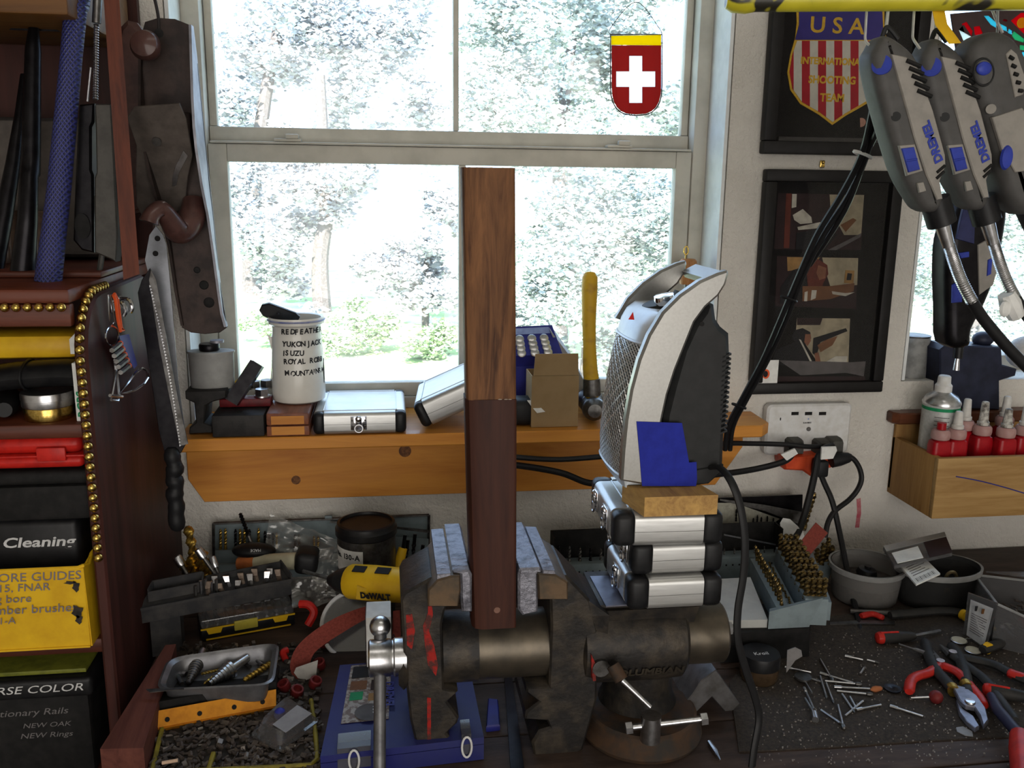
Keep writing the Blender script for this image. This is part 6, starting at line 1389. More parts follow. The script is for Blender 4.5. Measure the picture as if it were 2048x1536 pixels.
part(bcs, 'label_disc', B().cyl(ce, ce+V((0, 0, .0006)), .019, n=28), K['ph_grey'], False)
text(bcs, '160', BASIS(ce+V((.004, .014, .0012)), (0, -1, 0), (1, 0, 0)), .013, K['paper'], 'lettering', local=False)
text(bcs, 'DREMEL', BASIS(cq_(.36, .72, .0022), V((0, -1, 0)), V((1, 0, 0))), .017, K['blue'], 'lettering', local=False, bold=.0005)
for a0 in (.10, .86):
    a1 = a0+.2 if a0 < .5 else a0+.06
    f_ = [cq_(a_, 0, 0)+V((0, -.0015, dz)) for dz in (-.020, .006) for a_ in (a0, a1)]
    part(bcs, 'clear_latch', B().hexa([f_[0], f_[1], f_[1]+V((0, .002, 0)), f_[0]+V((0, .002, 0)), f_[2]+V((0, .003, .0)), f_[3]+V((0, .003, 0)), f_[3]+V((0, .03, .003)), f_[2]+V((0, .03, .003))]), K['smoke'], False)
    mid = (f_[0]+f_[1])/2
    part(bcs, 'latch_loop', B().tube([mid+V((.006*cos(t) if True else 0, -.003, .012+.014*sin(t))) for t in [2*pi*i/18 for i in range(18)]], .0014, 6, True), K['white'], False)
solo('blue_tool', 'small blue plastic tool lying between the vise jaws on the bench', 'tool', B().prism([(k.x, k.y) for k in (zp(972, 1465, .001), zp(1000, 1462, .001), zp(996, 1410, .001), zp(976, 1408, .001))], T(0, 0, .0006), .010, bev=.002), K['blue'])
for i, (u, v) in enumerate(((640, 1335), (628, 1372), (592, 1390), (572, 1378), (648, 1290))):
    p = zp(u, v, .0046); c_ = rnd.uniform(-.4, .4)
    solo('red_stopper', ['red cap with a pale top beside the belt end', 'small dark red cap below the belt end', 'dark red ring cap left of the blue case', 'dark red ring cap near the tray rim', 'dark red cap behind the belt end'][i], 'cap', B().lathe([(.008, 0), (.009, .002), (.0085, .012), (.006, .0125), (.006, .006), (.001, .006)], p+V((0, 0, .0005)), V((c_, -.3, 1)), n=16), mat('dark_red_cap', (.17, .018, .018), (.1, .012, .012), .5) if i == 0 else bpy.data.materials['dark_red_cap'])
# ---------------- hazard taped pipe and the rotary tools hanging from it ----------------
m, nt, bs = newmat('yellow_black_tape'); vec = coords(nt)
nz = noise(nt, vec, 11, 2, .5, 1.5)
nt.links.new(ramp(nt, nz, [(.44, (.02, .018, .012)), (.47, (.50, .44, .02)), (.7, (.62, .54, .03))]), bs.inputs['Base Color']); bs.inputs['Roughness'].default_value = .4; K['hazard'] = m
YP = 1.0
pc0, pc1 = P(1452, 0, Y=1.02), P(2120, -4, Y=.96)
rp_ = S(23, pc0)
pipe = thing('hanging_pipe', 'yellow and black tape wrapped pipe across the top right with hooks', 'pipe', pc0)
part(pipe, 'pipe', B().tube([pc0, pc0.lerp(pc1, .02), pc0.lerp(pc1, .06), pc0.lerp(pc1, .09), pc0.lerp(pc1, .5), pc1], [rp_*.7, rp_*1.05, rp_*1.15, rp_, rp_, rp_], 20), K['hazard'], False)
for a_ in (.2, .85): part(pipe, 'ceiling_strap', B().box(pc0.lerp(pc1, a_)+V((0, 0, .43)), (.02, .003, .86)), K['dsteel'], False)
tp = [P(u, v, Y=.985) for u, v in ((1862, 10), (1870, 50), (1885, 70), (1898, 88))]
part(pipe, 'tape_tail', B().sheet([(k, k+V((S(30, k), .004, .002))) for k in tp], .0006), K['yellow'], False)
K['wire'] = mat('pale_wire', (.52, .52, .50), (.42, .42, .4), .4, .4)
for u, v1, du in ((1731, 88, 18), (1826, 84, 14)):
    part(pipe, 'hook', B().tube(smooth_path([P(u+3, 10, Y=1.005), P(u, 60, Y=1.005), P(u, v1-8, Y=1.005), P(u+du*.5, v1+4, Y=1.0), P(u+du, v1+14, Y=.998)]), .0016, 6), K['wire'], False)
K['dgrey'] = mat('tool_dark_grey', (.075, .072, .070), (.06, .058, .056), .55)
K['lgrey'] = mat('tool_light_grey', (.27, .25, .225), (.23, .215, .195), .5)
K['toolblue'] = mat('tool_blue', (.03, .05, .34), (.022, .035, .24), .4)
def pillow(b_, pl, M, h, bev, steps=4):
    n = len(pl); a = sum(pl[i][0]*pl[(i+1) % n][1]-pl[(i+1) % n][0]*pl[i][1] for i in range(n))
    if a < 0: pl = pl[::-1]
    def ins(d):
        o = []
        for i in range(n):
            p, q, t = V(pl[i-1]), V(pl[i]), V(pl[(i+1) % n]); d1 = (q-p).normalized(); d2 = (t-q).normalized()
            nn = V((-d1.y-d2.y, d1.x+d2.x)); nn = nn.normalized() if nn.length > 1e-6 else V((-d1.y, d1.x)); o.append((q.x+nn.x*d, q.y+nn.y*d))
        return o
    rs = []
    for i in range(steps+1): t = pi/2*i/steps; rs.append((ins(bev*(1-sin(t))), bev*(1-cos(t))))
    rs2 = [(p_, h-z) for p_, z in reversed(rs)]
    return b_.loft([[M @ V((p[0], p[1], z)) for p in p_] for p_, z in rs+rs2])
def rpoly(pix, y, k=4):      # smooth closed outline
    n = len(pix); o = []
    for i in range(n):
        a, b_, c, d = [V(pix[(i+j) % n]) for j in (-1, 0, 1, 2)]
        for s_ in range(k):
            t = s_/k; q = .5*((2*b_)+(c-a)*t+(2*a-5*b_+4*c-d)*t*t+(3*b_-a-3*c+d)*t**3); o.append((q.x, q.y))
    return poly(o, y)
YD = .975
rt = thing('rotary_tool', 'grey DREMEL rotary tool with blue switch hanging nearest the wall pictures, leftmost of three', 'rotary tool', P(1800, 90, Y=YD+.02))
body = [(1748, 116), (1757, 93), (1774, 69), (1799, 78), (1834, 108), (1852, 150), (1866, 200), (1889, 275), (1899, 328), (1887, 366), (1892, 400), (1878, 424), (1854, 420), (1836, 397), (1811, 353), (1790, 291), (1772, 229), (1756, 168)]
part(rt, 'body', pillow(B(), rpoly(body, YD, 3), MXZ(YD+.042), .042, .012), K['dgrey'], False)
panel = [(1782, 108), (1812, 114), (1832, 128), (1848, 172), (1866, 222), (1890, 310), (1891, 332), (1879, 362), (1885, 398), (1874, 400), (1852, 350), (1828, 275), (1804, 188)]
part(rt, 'side_panel', B().prism(poly(panel, YD-.002), MXZ(YD+.006), .009, bev=.0012), K['lgrey'], False)
yq = YD-.0036
for i in range(5):
    a, c = P(1813+i*5.5, 121+i*15, Y=yq), P(1841+i*5.5, 133+i*15, Y=yq)
    part(rt, 'vent_slot', B().cyl(a, c, S(4.2, a), n=8), K['blackm'], False)
for i in range(2):
    a, c = P(1876-i*1-2, 345+i*12, Y=yq), P(1892-i*2-2, 331+i*12, Y=yq); part(rt, 'vent_slot', B().cyl(a, c, S(3, a), n=8), K['blackm'], False)
part(rt, 'speed_dial', B().lathe([(.0105, 0), (.0105, .006), (.001, .006)], P(1764, 132, Y=YD+.006), (-.55, -.8, .1), n=24), K['toolblue'], False)
sf = [(1798, 291), (1830, 288), (1846, 342), (1814, 352)]
yr = YD-.0006
part(rt, 'switch_frame', B().prism(poly(sf, yr), MXZ(YD+.004), .0052, bev=.001), K['lgrey'], False)
part(rt, 'switch', B().prism(poly([(1803, 297), (1828, 294), (1840, 339), (1817, 345)], yr-.002), MXZ(YD), .0035, bev=.0008), K['toolblue'], False)
part(rt, 'switch_ridge', B().cyl(P(1812, 322, Y=yr-.003), P(1834, 318, Y=yr-.003), .0012, n=6), K['toolblue'], False)
part(rt, 'lock_button', B().prism(poly([(1833, 366), (1846, 364), (1852, 382), (1838, 386)], yr), MXZ(YD+.002), .004, bev=.0008), K['lgrey'], False)
part(rt, 'brush_cap', B().cyl(P(1792, 233, Y=YD+.002), P(1792, 233, Y=YD-.0008), .0052, n=16), K['charcoal'], False)
ax = (P(1858, 238, Y=yq)-P(1886, 318, Y=yq)).normalized()
text(rt, 'DREMEL', BASIS(P(1886, 321, Y=yq-.0002), ax, V((-ax.z, 0, ax.x))), .0135, K['toolblue'], 'lettering', local=False, bold=.0006)
part(rt, 'collar', B().cyl(P(1869, 398, Y=YD+.021), P(1884, 448, Y=YD+.021), S(29, P(1870, 400, Y=YD)), n=22), K['black'], False)
part(rt, 'hanger', B().tube(smooth_path([P(1758, 96, Y=YD+.02), P(1766, 70, Y=YD+.02), P(1772, 56, Y=YD+.02), P(1780, 58, Y=YD+.02), P(1796, 78, Y=YD+.02)]), .0028, 8), K['charcoal'], False)
part(rt, 'wire_hook', B().tube(smooth_path([P(1777, 2, Y=YD+.024), P(1775, 30, Y=YD+.024), P(1771, 66, Y=YD+.02)]), .0019, 7), K['wire'], False)
ferr = part(rt, 'shaft_ferrule', B().cyl(P(1884, 448, Y=YD+.021), P(1897, 492, Y=YD+.022), S(15, P(1890, 470, Y=YD)), S(12, P(1890, 470, Y=YD)), n=18), K['steel'], False)
sp_ = smooth_path(PP((1897, 488, YD+.022), (1907, 520, YD+.022), (1922, 560, YD+.024), (1944, 603, YD+.026)), 24)
part(rt, 'spring_guard', B().tube(sp_, [S(11, sp_[0])*(1+.13*(i % 2)) for i in range(len(sp_))], 10), K['steel'], False)
part(rt, 'flex_shaft', B().tube(smooth_path(PP((1942, 600, YD+.026), (1965, 635, YD+.03), (1995, 672, YD+.03), (2025, 705, YD+.03), (2075, 755, YD+.03))), .0072, 10), K['rubber'], False)
sh = P(1899, 100, Y=YD+.02)-P(1800, 95, Y=YD)
dup(rt, T(*(MW[rt].translation+sh)), 'grey DREMEL rotary tool with blue switch hanging in the middle of the three')
wt = P(2024, 612, Y=YD+.04)
solo('tape_wrap', 'crumpled white tape wrapped round the middle flexible shaft', 'tape', B().tube(PP((2012, 588, YD+.043), (2020, 608, YD+.043), (2032, 632, YD+.046)), [.010, .013, .010], 9).sph(P(2010, 618, Y=YD+.035), .008, 8, (1, .6, 1.3)), K['paper'])
r3 = thing('rotary_tool', 'rounder dark grey rotary tool with blue dial, rightmost, cut by the photo edge', 'rotary tool', P(2000, 80, Y=.99))
Y3 = .985
b3 = [(1944, 118), (1952, 88), (1972, 68), (2005, 60), (2040, 78), (2068, 130), (2084, 220), (2090, 330), (2075, 420), (2048, 425), (2020, 385), (1996, 300), (1976, 235), (1952, 165)]
part(r3, 'body', pillow(B(), rpoly(b3, Y3, 3), MXZ(Y3+.05), .05, .015), K['dgrey'], False)
part(r3, 'lower_panel', B().prism(poly([(1984, 235), (2044, 215), (2070, 260), (2066, 340), (2030, 345), (2004, 300)], Y3-.001), MXZ(Y3+.004), .006, bev=.001), K['lgrey'], False)
part(r3, 'vent_panel', B().prism(poly([(2012, 108), (2022, 98), (2034, 108), (2052, 160), (2046, 190), (2030, 195)], Y3-.0012), MXZ(Y3+.004), .006, bev=.001), K['lgrey'], False)
for i in range(5):
    part(r3, 'vent_slot', B().cyl(P(2019+i*4.5, 113+i*17, Y=Y3-.003), P(2027+i*4.5, 118+i*16, Y=Y3-.003), .0022, n=6), K['blackm'], False)
part(r3, 'dial', B().sph(P(1968, 137, Y=Y3+.001), .0095, 18, (1, .35, .8)), K['toolblue'], False)
part(r3, 'dial_ring', B().tube([P(1967+20*cos(t), 144+27*sin(t), Y=Y3+.0005) for t in [2*pi*i/28 for i in range(28)]], .0014, 6, True), K['charcoal'], False)
part(r3, 'switch', B().lathe([(.0075, 0), (.0065, .003), (.001, .0035)], P(2012, 315, Y=Y3-.0014), (0, -1, 0), n=20, sy=1.9), K['toolblue'], False)
part(r3, 'brush_cap', B().cyl(P(1982, 218, Y=Y3+.001), P(1982, 218, Y=Y3-.0012), .0055, n=16), K['lgrey'], False)
part(r3, 'wire_hook', B().tube(smooth_path([P(1978, 2, Y=Y3+.024), P(1992, 38, Y=Y3+.024), P(2005, 66, Y=Y3+.024)]), .0017, 7), K['wire'], False)
part(r3, 'collar', B().cyl(P(2058, 415, Y=Y3+.025), P(2075, 450, Y=Y3+.025), .016, n=18), K['black'], False)
r4 = thing('rotary_tool', 'blue and dark grey rotary tool hanging nose down in front of the side window', 'rotary tool', P(1930, 700, Y=1.2))
Y4 = 1.20
part(r4, 'body', pillow(B(), rpoly([(1930, 395), (1968, 330), (2010, 340), (2022, 410), (2010, 500), (1992, 570), (1972, 618), (1950, 660), (1944, 694), (1902, 692), (1898, 620), (1896, 545), (1900, 480), (1914, 440)], Y4, 3), MXZ(Y4+.05), .05, .014), K['gun'], False)
part(r4, 'blue_back', B().prism(poly([(1912, 478), (1928, 410), (1952, 395), (1948, 488)], Y4-.001), MXZ(Y4+.004), .006, bev=.001), mat('dark_blue_plastic', (.03, .035, .11), (.02, .024, .075), .35), False)
part(r4, 'grey_side', B().prism(poly([(1955, 490), (1990, 470), (2005, 500), (1986, 570), (1958, 590)], Y4-.001), MXZ(Y4+.004), .006, bev=.001), K['lgrey'], False)
for pz_ in ([(1917, 506), (1938, 503), (1938, 514), (1922, 517)], [(1905, 570), (1922, 560), (1924, 604), (1904, 606)], [(1976, 520), (1984, 516), (1982, 548), (1974, 552)]): part(r4, 'blue_switch', B().prism(poly(pz_, Y4-.003), MXZ(Y4), .004, bev=.0006), K['toolblue'], False)
part(r4, 'hang_wire', B().tube([P(1988, 345, Y=Y4+.025), P(1992, 180, Y=1.10), P(1996, 4, Y=.985)], .0014, 6), K['wire'], False)
part(r4, 'chuck', B().cyl(P(1918, 690, Y=Y4+.022), P(1915, 716, Y=Y4+.022), .007, n=12), K['black'], False)
part(r4, 'bit', B().cyl(P(1915, 716, Y=Y4+.022), P(1912, 740, Y=Y4+.022), .0035, .005, n=10), K['steel'], False)
# bundled cords running down to the sockets
cb2 = thing('cable_bundle', 'pair of black tool cords tied together and slanting down to behind the heater', 'cable', P(1460, 850, Y=1.40))
for k, dx in enumerate((-5, 5)):
    part(cb2, 'cord', B().tube(smooth_path(PP((1768+dx, 120, 1.03), (1752+dx*1.4, 220, 1.06), (1728+dx, 310, 1.10), (1690+dx*1.6, 390, 1.14), (1640+dx*1.3, 470, 1.18), (1598+dx*.9, 560, 1.22), (1566+dx*1.2, 640, 1.26), (1530+dx, 720, 1.31), (1490+dx, 795, 1.36), (1462+dx, 850, 1.40), (1455+dx, 900, 1.42))), .0042, 9), K['rubber'], False)
part(cb2, 'cord', B().tube(smooth_path(PP((1790, 170, 1.03), (1755, 260, 1.065), (1735, 305, 1.10), (1690, 420, 1.15), (1620, 530, 1.215))), .0036, 9), K['rubber'], False)
for u, v, y_, m in ((1725, 309, 1.10, 'paper'), (1578, 598, 1.235, 'black'), (1478, 812, 1.375, 'black')):
    p = P(u, v, Y=y_); part(cb2, 'cable_tie', B().tube([p+V((.0115*cos(t), .006*sin(t), -.004*cos(t))) for t in [2*pi*i/14 for i in range(14)]], .0022, 6, True), K[m], False)
# ---------------- side window: sill, stained glass, things standing there ----------------
K['sill2'] = wood('dark_varnished_sill', (.12, .04, .018), (.05, .016, .009), 0, 20, .35, .2)
s2_ = B().prism([(.940, 1.530), (.950, 1.520), (1.98, 1.520), (1.98, 1.549), (1.945, 1.549), (1.945, 1.60), (.966, 1.60), (.966, 1.549), (.940, 1.549)], T(0, 0, .268), .022, bev=.003)
s2_.box((1.455, 1.60, .317), (.97, .09, .05), .002)
solo('side_sill', 'dark varnished wooden sill under the side window', 'sill', s2_, K['sill2'])
sg = thing('stained_glass', 'stained glass sun catcher of red, white, turquoise and green pieces hanging in the side window', 'stained glass', P(1990, 230, Y=1.60))
ys = 1.60
def gl(name, c): return pmat(name, c, .85)
G = {'w': gl('white_art_glass', (.85, .9, .88)), 'r': gl('red_art_glass', (.6, .02, .04)), 't': gl('turquoise_art_glass', (.15, .62, .72)), 'g': gl('green_art_glass', (.10, .5, .28)), 'y': gl('yellow_art_glass', (.9, .85, .05)), 'd': gl('dark_red_art_glass', (.25, .02, .03))}
GP = (('w', [(1916, 60), (1926, 50), (1944, 76), (1946, 96), (1940, 116)]), ('r', [(1922, 48), (1932, 44), (1944, 62), (1942, 74), (1928, 66)]), ('r', [(1946, 54), (1958, 52), (1964, 66), (1958, 74), (1948, 70)]), ('d', [(1936, 86), (1943, 88), (1941, 97), (1935, 94)]),
   ('t', [(1966, 32), (1976, 32), (1994, 48), (1992, 57), (1980, 50)]), ('t', [(1997, 47), (2012, 54), (2013, 64), (1998, 58)]), ('t', [(2016, 57), (2023, 62), (2022, 70), (2014, 66)]), ('g', [(2026, 62), (2047, 78), (2046, 86), (2028, 80), (2022, 72)]), ('g', [(2038, 90), (2050, 92), (2050, 102), (2038, 100)]), ('t', [(2042, 104), (2060, 104), (2062, 145), (2048, 140)]),
   ('r', [(2020, 42), (2040, 26), (2110, 24), (2110, 100), (2050, 72)]), ('d', [(2006, 38), (2014, 40), (2012, 44), (2004, 42)]))
from mathutils.geometry import tessellate_polygon
for c_, pl in GP: part(sg, 'glass_piece', B().prism(poly(pl, ys), MXZ(ys), .0016), G[c_], False)
_lp = [[P(u, v, Y=ys) for u, v in pl] for pl in [[(1900, 28), (1965, 22), (2120, 14), (2120, 330), (2000, 330), (1950, 200), (1912, 110)]]+[pl for _, pl in GP]]
_fl = [k for l_ in _lp for k in l_]; _t = tessellate_polygon([[V((k.x, k.z, 0)) for k in l_] for l_ in _lp]); _n = len(_fl)
b_ = B(); b_.add([k+V((0, .0004, 0)) for k in _fl]+[k-V((0, .0022, 0)) for k in _fl], list(_t)+[(a+_n, b+_n, c+_n) for a, b, c in _t])
part(sg, 'lead_frame', b_, K['leadcame'], False)
p = P(2043, 46, Y=ys-.0022); part(sg, 'glass_piece', B().cyl(p, p-V((0, .0014, 0)), S(10, p), n=20), G['y'], False)
zs2 = .3424
p = P(1852, 700, Y=1.555); zt_ = P(1852, 680, Y=1.555).z; r = S(29, p)
dt = thing('paint_can', 'grey paint smeared can with dark lid on the side sill', 'can', V((p.x, 1.575, zs2)))
part(dt, 'can', B().lathe([(r, 0), (r, zt_-zs2-.014), (r*1.04, zt_-zs2-.012), (r*1.04, zt_-zs2), (.001, zt_-zs2)], V((p.x, 1.595, zs2)), n=30), mat('smeared_grey_can', (.30, .30, .29), (.14, .14, .14), .55, .2, 24, bmp=.1), False)
part(dt, 'lid_rim', B().lathe([(r*1.05, 0), (r*1.06, .003), (r*.9, .004), (.001, .003)], V((p.x, 1.595, zt_+.0002)), n=30), K['dsteel'], False)
K['navyblk'] = mat('dark_navy_iron', (.022, .026, .05), (.014, .016, .03), .45, .2, 30)
sv = thing('small_vise', 'small dark navy machine vise standing on the side sill behind the bottles', 'vise', V((P(1940, 760, Y=1.56).x, 1.56, zs2)))
zz = lambda v, y=1.53: P(1940, v, Y=y).z
part(sv, 'body', B().prism(poly([(1880, 815), (1880, 700), (1892, 690), (2004, 694), (2006, 730), (2035, 738), (2032, 752), (2000, 762), (2000, 820)], 1.53), MXZ(1.59), .06, bev=.003), K['navyblk'], False)
part(sv, 'knob', B().sph(P(1966, 678, Y=1.56), S(22, P(1966, 680, Y=1.56)), 14, (1, .8, .7)), K['navyblk'], False)
solo('cloth_rag', 'crumpled pale rag lying at the right end of the side sill', 'rag', B().sph(P(2050, 705, Y=1.56), .032, 14, (1.2, .8, 1)), mat('pale_rag', (.45, .45, .44), (.36, .36, .38), .9, bmp=.5))
K['rackpine'] = wood('yellow_pine_rack', (.42, .26, .10), (.28, .155, .05), 0, 30, .6, 0, .3)
K['rackpinez'] = wood('yellow_pine_rack_side', (.36, .20, .065), (.24, .12, .035), 2, 30, .6, 0, .3)
br = thing('bottle_rack', 'open pine box rack on the wall full of red glue bottles', 'rack', V((1.3, 1.47, .125)))
x0_ = .957; yF_ = 1.412
part(br, 'side_board', B().box((x0_+.006, (yF_+1.549)/2, .182), (.012, 1.549-yF_, .112), .001), K['rackpinez'], False)
part(br, 'front_board', B().box((x0_+.40, yF_-.006, .182), (.80, .011, .112), .001), K['rackpine'], False)
part(br, 'bottom_board', B().box((x0_+.40, (yF_+1.549)/2, .181), (.775, 1.547-yF_, .010)), K['rackpine'], False)
part(br, 'pen_line', B().tube(smooth_path([P(u, v, Y=yF_-.0118) for u, v in ((1912, 953), (1960, 962), (2010, 975), (2060, 990))]), .0011, 5), K['blue'], False)
part(br, 'back_board', B().box((x0_+.40, 1.544, .20), (.80, .008, .13), .001), K['rackpinez'], False)
zb_ = .1864
sc_ = thing('spray_can', 'white and green aerosol can with red triangle and white nozzle in the pine rack', 'spray can', V((P(1850, 850, Y=1.50).x, 1.505, zb_)))
cx_ = P(1855, 850, Y=1.48); r = S(35, cx_); zt_ = P(1848, 814, Y=1.455).z-zb_
c0_ = V((max(cx_.x, .9705+r*1.03), 1.480, zb_))
part(sc_, 'can', B().lathe([(r, 0), (r, zt_)], c0_, n=32), mat('aerosol_label_white', (.5, .51, .5), (.4, .41, .4), .35, .1, 120), False)
part(sc_, 'green_band', B().lathe([(r*1.01, zt_-.010), (r*1.01, zt_-.004)], c0_, n=32, cap=False), K['green'], False)
part(sc_, 'red_mark', B().loft([[V((c0_.x+r*1.012*sin(R(t)), c0_.y-r*1.012*cos(R(t)), z)) for t in (10, 28, 46)]+[V((c0_.x+r*1.0*sin(R(t)), c0_.y-r*1.0*cos(R(t)), z)) for t in (46, 28, 10)] for z in (zb_+zt_*.45, zb_+zt_*.8)]), K['red'], False)
lines = B()
for i in range(8): z = zb_+zt_*(.84-.055*i); lines.loft([[V((c0_.x+r*1.008*sin(R(t)), c0_.y-r*1.008*cos(R(t)), zz_)) for t in (-50, -35, -20, -5)]+[V((c0_.x+r*.99*sin(R(t)), c0_.y-r*.99*cos(R(t)), zz_)) for t in (-5, -20, -35, -50)] for zz_ in (z, z+.0012)])
part(sc_, 'small_print', lines, K['ph_grey'], False, kind='stuff')
part(sc_, 'dome', B().lathe([(r*1.03, 0), (r*1.03, .004), (r*.85, .014), (r*.5, .021), (r*.45, .023), (.001, .023)], c0_+V((0, 0, zt_)), n=32), K['steel'], False)
part(sc_, 'nozzle', B().lathe([(r*.46, 0), (r*.46, .012), (r*.36, .016), (r*.34, .028), (r*.28, .030), (.001, .030)], c0_+V((0, 0, zt_+.022)), n=22), K['white'], False)
K['redbottle'] = mat('red_glue_bottle', (.36, .006, .012), (.28, .005, .01), .3)
K['capwhite'] = mat('white_bottle_cap', (.62, .60, .57), (.5, .48, .45), .45)
K['capdirty'] = mat('smeared_bottle_cap', (.52, .5, .46), (.10, .09, .08), .5, scale=120)
K['pinkneck'] = mat('pinkish_translucent_neck', (.42, .26, .24), (.36, .2, .19), .4)
bt_ = thing('glue_bottle', 'red glue bottle with pink collar and no cap at the front left of the rack', 'glue bottle')
pbz = .078
part(bt_, 'bottle', B().loft([[V((x, y*.75, z)) for x, y in rrect(-w_, -w_, w_, w_, w_*.45)] for w_, z in ((.0165, 0), (.018, .004), (.018, pbz-.012), (.0165, pbz-.004), (.011, pbz))]), K['redbottle'])
part(bt_, 'collar', B().lathe([(.012, pbz-.001), (.0155, pbz+.001), (.0165, pbz+.006), (.016, pbz+.014), (.013, pbz+.018), (.001, pbz+.018)], n=22), K['pinkneck'])
part(bt_, 'inner_neck', B().lathe([(.008, pbz+.018), (.008, pbz+.030), (.001, pbz+.031)], n=16), K['redbottle'])
def bottle_at(u, y, label, capm, ch, first=False, lift=0):
    p = P(u, 880, Y=y); M = T(p.x, y, zb_+lift)
    r_ = dup(bt_, M, label) if not first else bt_
    if first: r_.matrix_basis = M; MW[r_] = M
    for c in r_.children: MW[c] = M
    if capm: part(r_, 'cap', B().lathe([(.0105, pbz+.0185), (.0105, pbz+.024), (.0085, pbz+.026), (.0065, pbz+.03+ch), (.0052, pbz+.032+ch), (.001, pbz+.033+ch)], n=14), K[capm])
    return r_
p1 = bottle_at(1880, 1.434, None, None, 0, True)
bottle_at(1912, 1.436, 'red glue bottle with tall white cap in the front row beside the capless one', 'capwhite', .018)
bottle_at(1926, 1.478, 'red glue bottle with white cap in the back row next to the spray can', 'capwhite', .026, lift=.004)
bottle_at(1962, 1.455, 'red glue bottle with smeared dirty cap left of the middle of the rack', 'capdirty', .030)
bottle_at(2010, 1.437, 'red glue bottle with spotted white cap at the front, right of the dirty capped one', 'capdirty', .020)
bottle_at(2004, 1.49, 'red glue bottle with pale cap in the back row behind the spotted capped one', 'capwhite', .024, lift=.006)
bottle_at(2046, 1.447, 'red glue bottle with white cap at the photo edge, rightmost in the rack', 'capwhite', .026)

# ---------------- drill indexes behind and right of the vise ----------------
di = thing('drill_index', 'long black and grey drill index box standing open behind the stacked cases', 'drill index', zp(1340, 1150, .02))
yi = 1.40
z_up = P(1560, 1043, Y=yi+.035).z; z_h = P(1560, 1108, Y=yi).z; z_b = P(1560, 1150, Y=yi).z
xa, xb = P(1108, 1100, Y=yi).x, P(1564, 1100, Y=yi).x
part(di, 'lid', B().box(((xa+xb)/2, yi+.036, (z_up+z_b)/2), (xb-xa, .004, z_up-z_b), .001), K['blackm'], False)
for x in (xa+.001, xb-.001): part(di, 'lid_side', B().box((x, yi+.018, (z_up+z_b)/2), (.002, .034, z_up-z_b)), K['blackm'], False)
part(di, 'bit_holder', B().box(((xa+xb)/2, yi+.010, (z_h+z_b)/2), (xb-xa-.005, .03, z_h-z_b), .002), K['index'], False)
part(di, 'lower_tray', B().box(((xa+xb)/2, yi+.004, z_b*.5), (xb-xa, .06, z_b-.001), .002), K['index'], False)
hol = B(); 
for i in range(34):
    x = xa+.008+(xb-xa-.016)*i/33; hol.cyl(V((x, yi-.0053, (z_h+z_b)/2+.006)), V((x, yi-.0058, (z_h+z_b)/2+.006)), .0018, n=6)
part(di, 'number_hole', hol, K['blackm'], False, kind='stuff')
for i in range(22):
    x = xa+.010+(xb-xa-.02)*i/21; h = .012+.018*max(0, 1-i/7)
    if .30 < x < .44 and False: continue
    part(di, 'drill_bit', B().drill(V((x, yi+.008, z_h-.004)), V((x, yi+.010, z_h+h)), .0034-.0001*i, 2, 10), K['dsteel'] if i % 3 else K['gun'], False)
part(di, 'hinge_arm', B().sheet([(P(1448, 1068, Y=yi+.02), P(1448, 1071, Y=yi+.02)), (P(1552, 1088, Y=yi+.005), P(1552, 1091, Y=yi+.005))], .001), K['steel'], False)
db = thing('drill_index', 'dark drill index with printed size chart standing against the wall under the outlet', 'drill index', zp(1500, 1070, .05))
yb_ = 1.49
part(db, 'back_panel', B().prism(poly([(1400, 998), (1606, 990), (1604, 1052), (1580, 1062), (1400, 1075)], yb_+.02), MXZ(yb_+.024), .003), K['gun'], False)
part(db, 'chart', B().prism(poly([(1425, 1006), (1470, 1006), (1560, 1038), (1548, 1046), (1425, 1052)], yb_+.0185), MXZ(yb_+.0195), .0006), mat('cream_chart', (.42, .41, .34), (.30, .29, .24), .7, scale=90), False)
part(db, 'wing', B().sheet([(P(1440, 998, Y=yb_+.015), P(1440, 1001, Y=yb_+.015)), (P(1530, 1010, Y=yb_+.005), P(1530, 1022, Y=yb_+.005)), (P(1604, 1024, Y=yb_), P(1602, 1050, Y=yb_))], .001), K['dsteel'], False)
part(db, 'base', B().hexa([V((P(1400, 1070, Y=yb_).x, yb_-.01, .001)), V((P(1600, 1070, Y=yb_).x, yb_-.01, .001)), V((P(1600, 1070, Y=yb_).x, yb_+.02, .001)), V((P(1400, 1070, Y=yb_).x, yb_+.02, .001)), P(1400, 1070, Y=yb_-.01), P(1600, 1058, Y=yb_-.01), P(1600, 1058, Y=yb_+.02), P(1400, 1070, Y=yb_+.02)]), K['gun'], False)
for i, (u, v0, v1) in enumerate(((1472, 1042, 1018), (1506, 1048, 1036), (1514, 1048, 1030), (1522, 1048, 1034), (1534, 1048, 1032), (1546, 1048, 1036))):
    part(db, 'drill_bit', B().drill(P(u, v0, Y=yb_+.012), P(u+1, v1, Y=yb_+.012), .0022, 2, 8), K['gun'], False)
solo('paper_wad', 'crumpled white paper lying between the drill indexes', 'paper', B().loft([[P(u, v, Y=1.43+.02*k+.004*((u*7+v*3) % 5)) for u, v in ((1560, 1046), (1566, 1036), (1580, 1038), (1606, 1062), (1610, 1078), (1600, 1100), (1612, 1112), (1568, 1110))] for k in (0, .5, 1)]), K['paper'])
solo('sandpaper_strip', 'bent strip of red sandpaper standing in the big drills', 'sandpaper', B().sheet([(P(1588, 1135, Y=1.33), P(1604, 1130, Y=1.34)), (P(1600, 1085, Y=1.35), P(1630, 1098, Y=1.36)), (P(1632, 1045, Y=1.38), P(1656, 1066, Y=1.39))], .0008), K['sand'])
fi = thing('drill_index', 'large grey fold out drill index with rows of dark gold drills, right of the cases', 'drill index', zp(1560, 1260, .05))
zB = .058
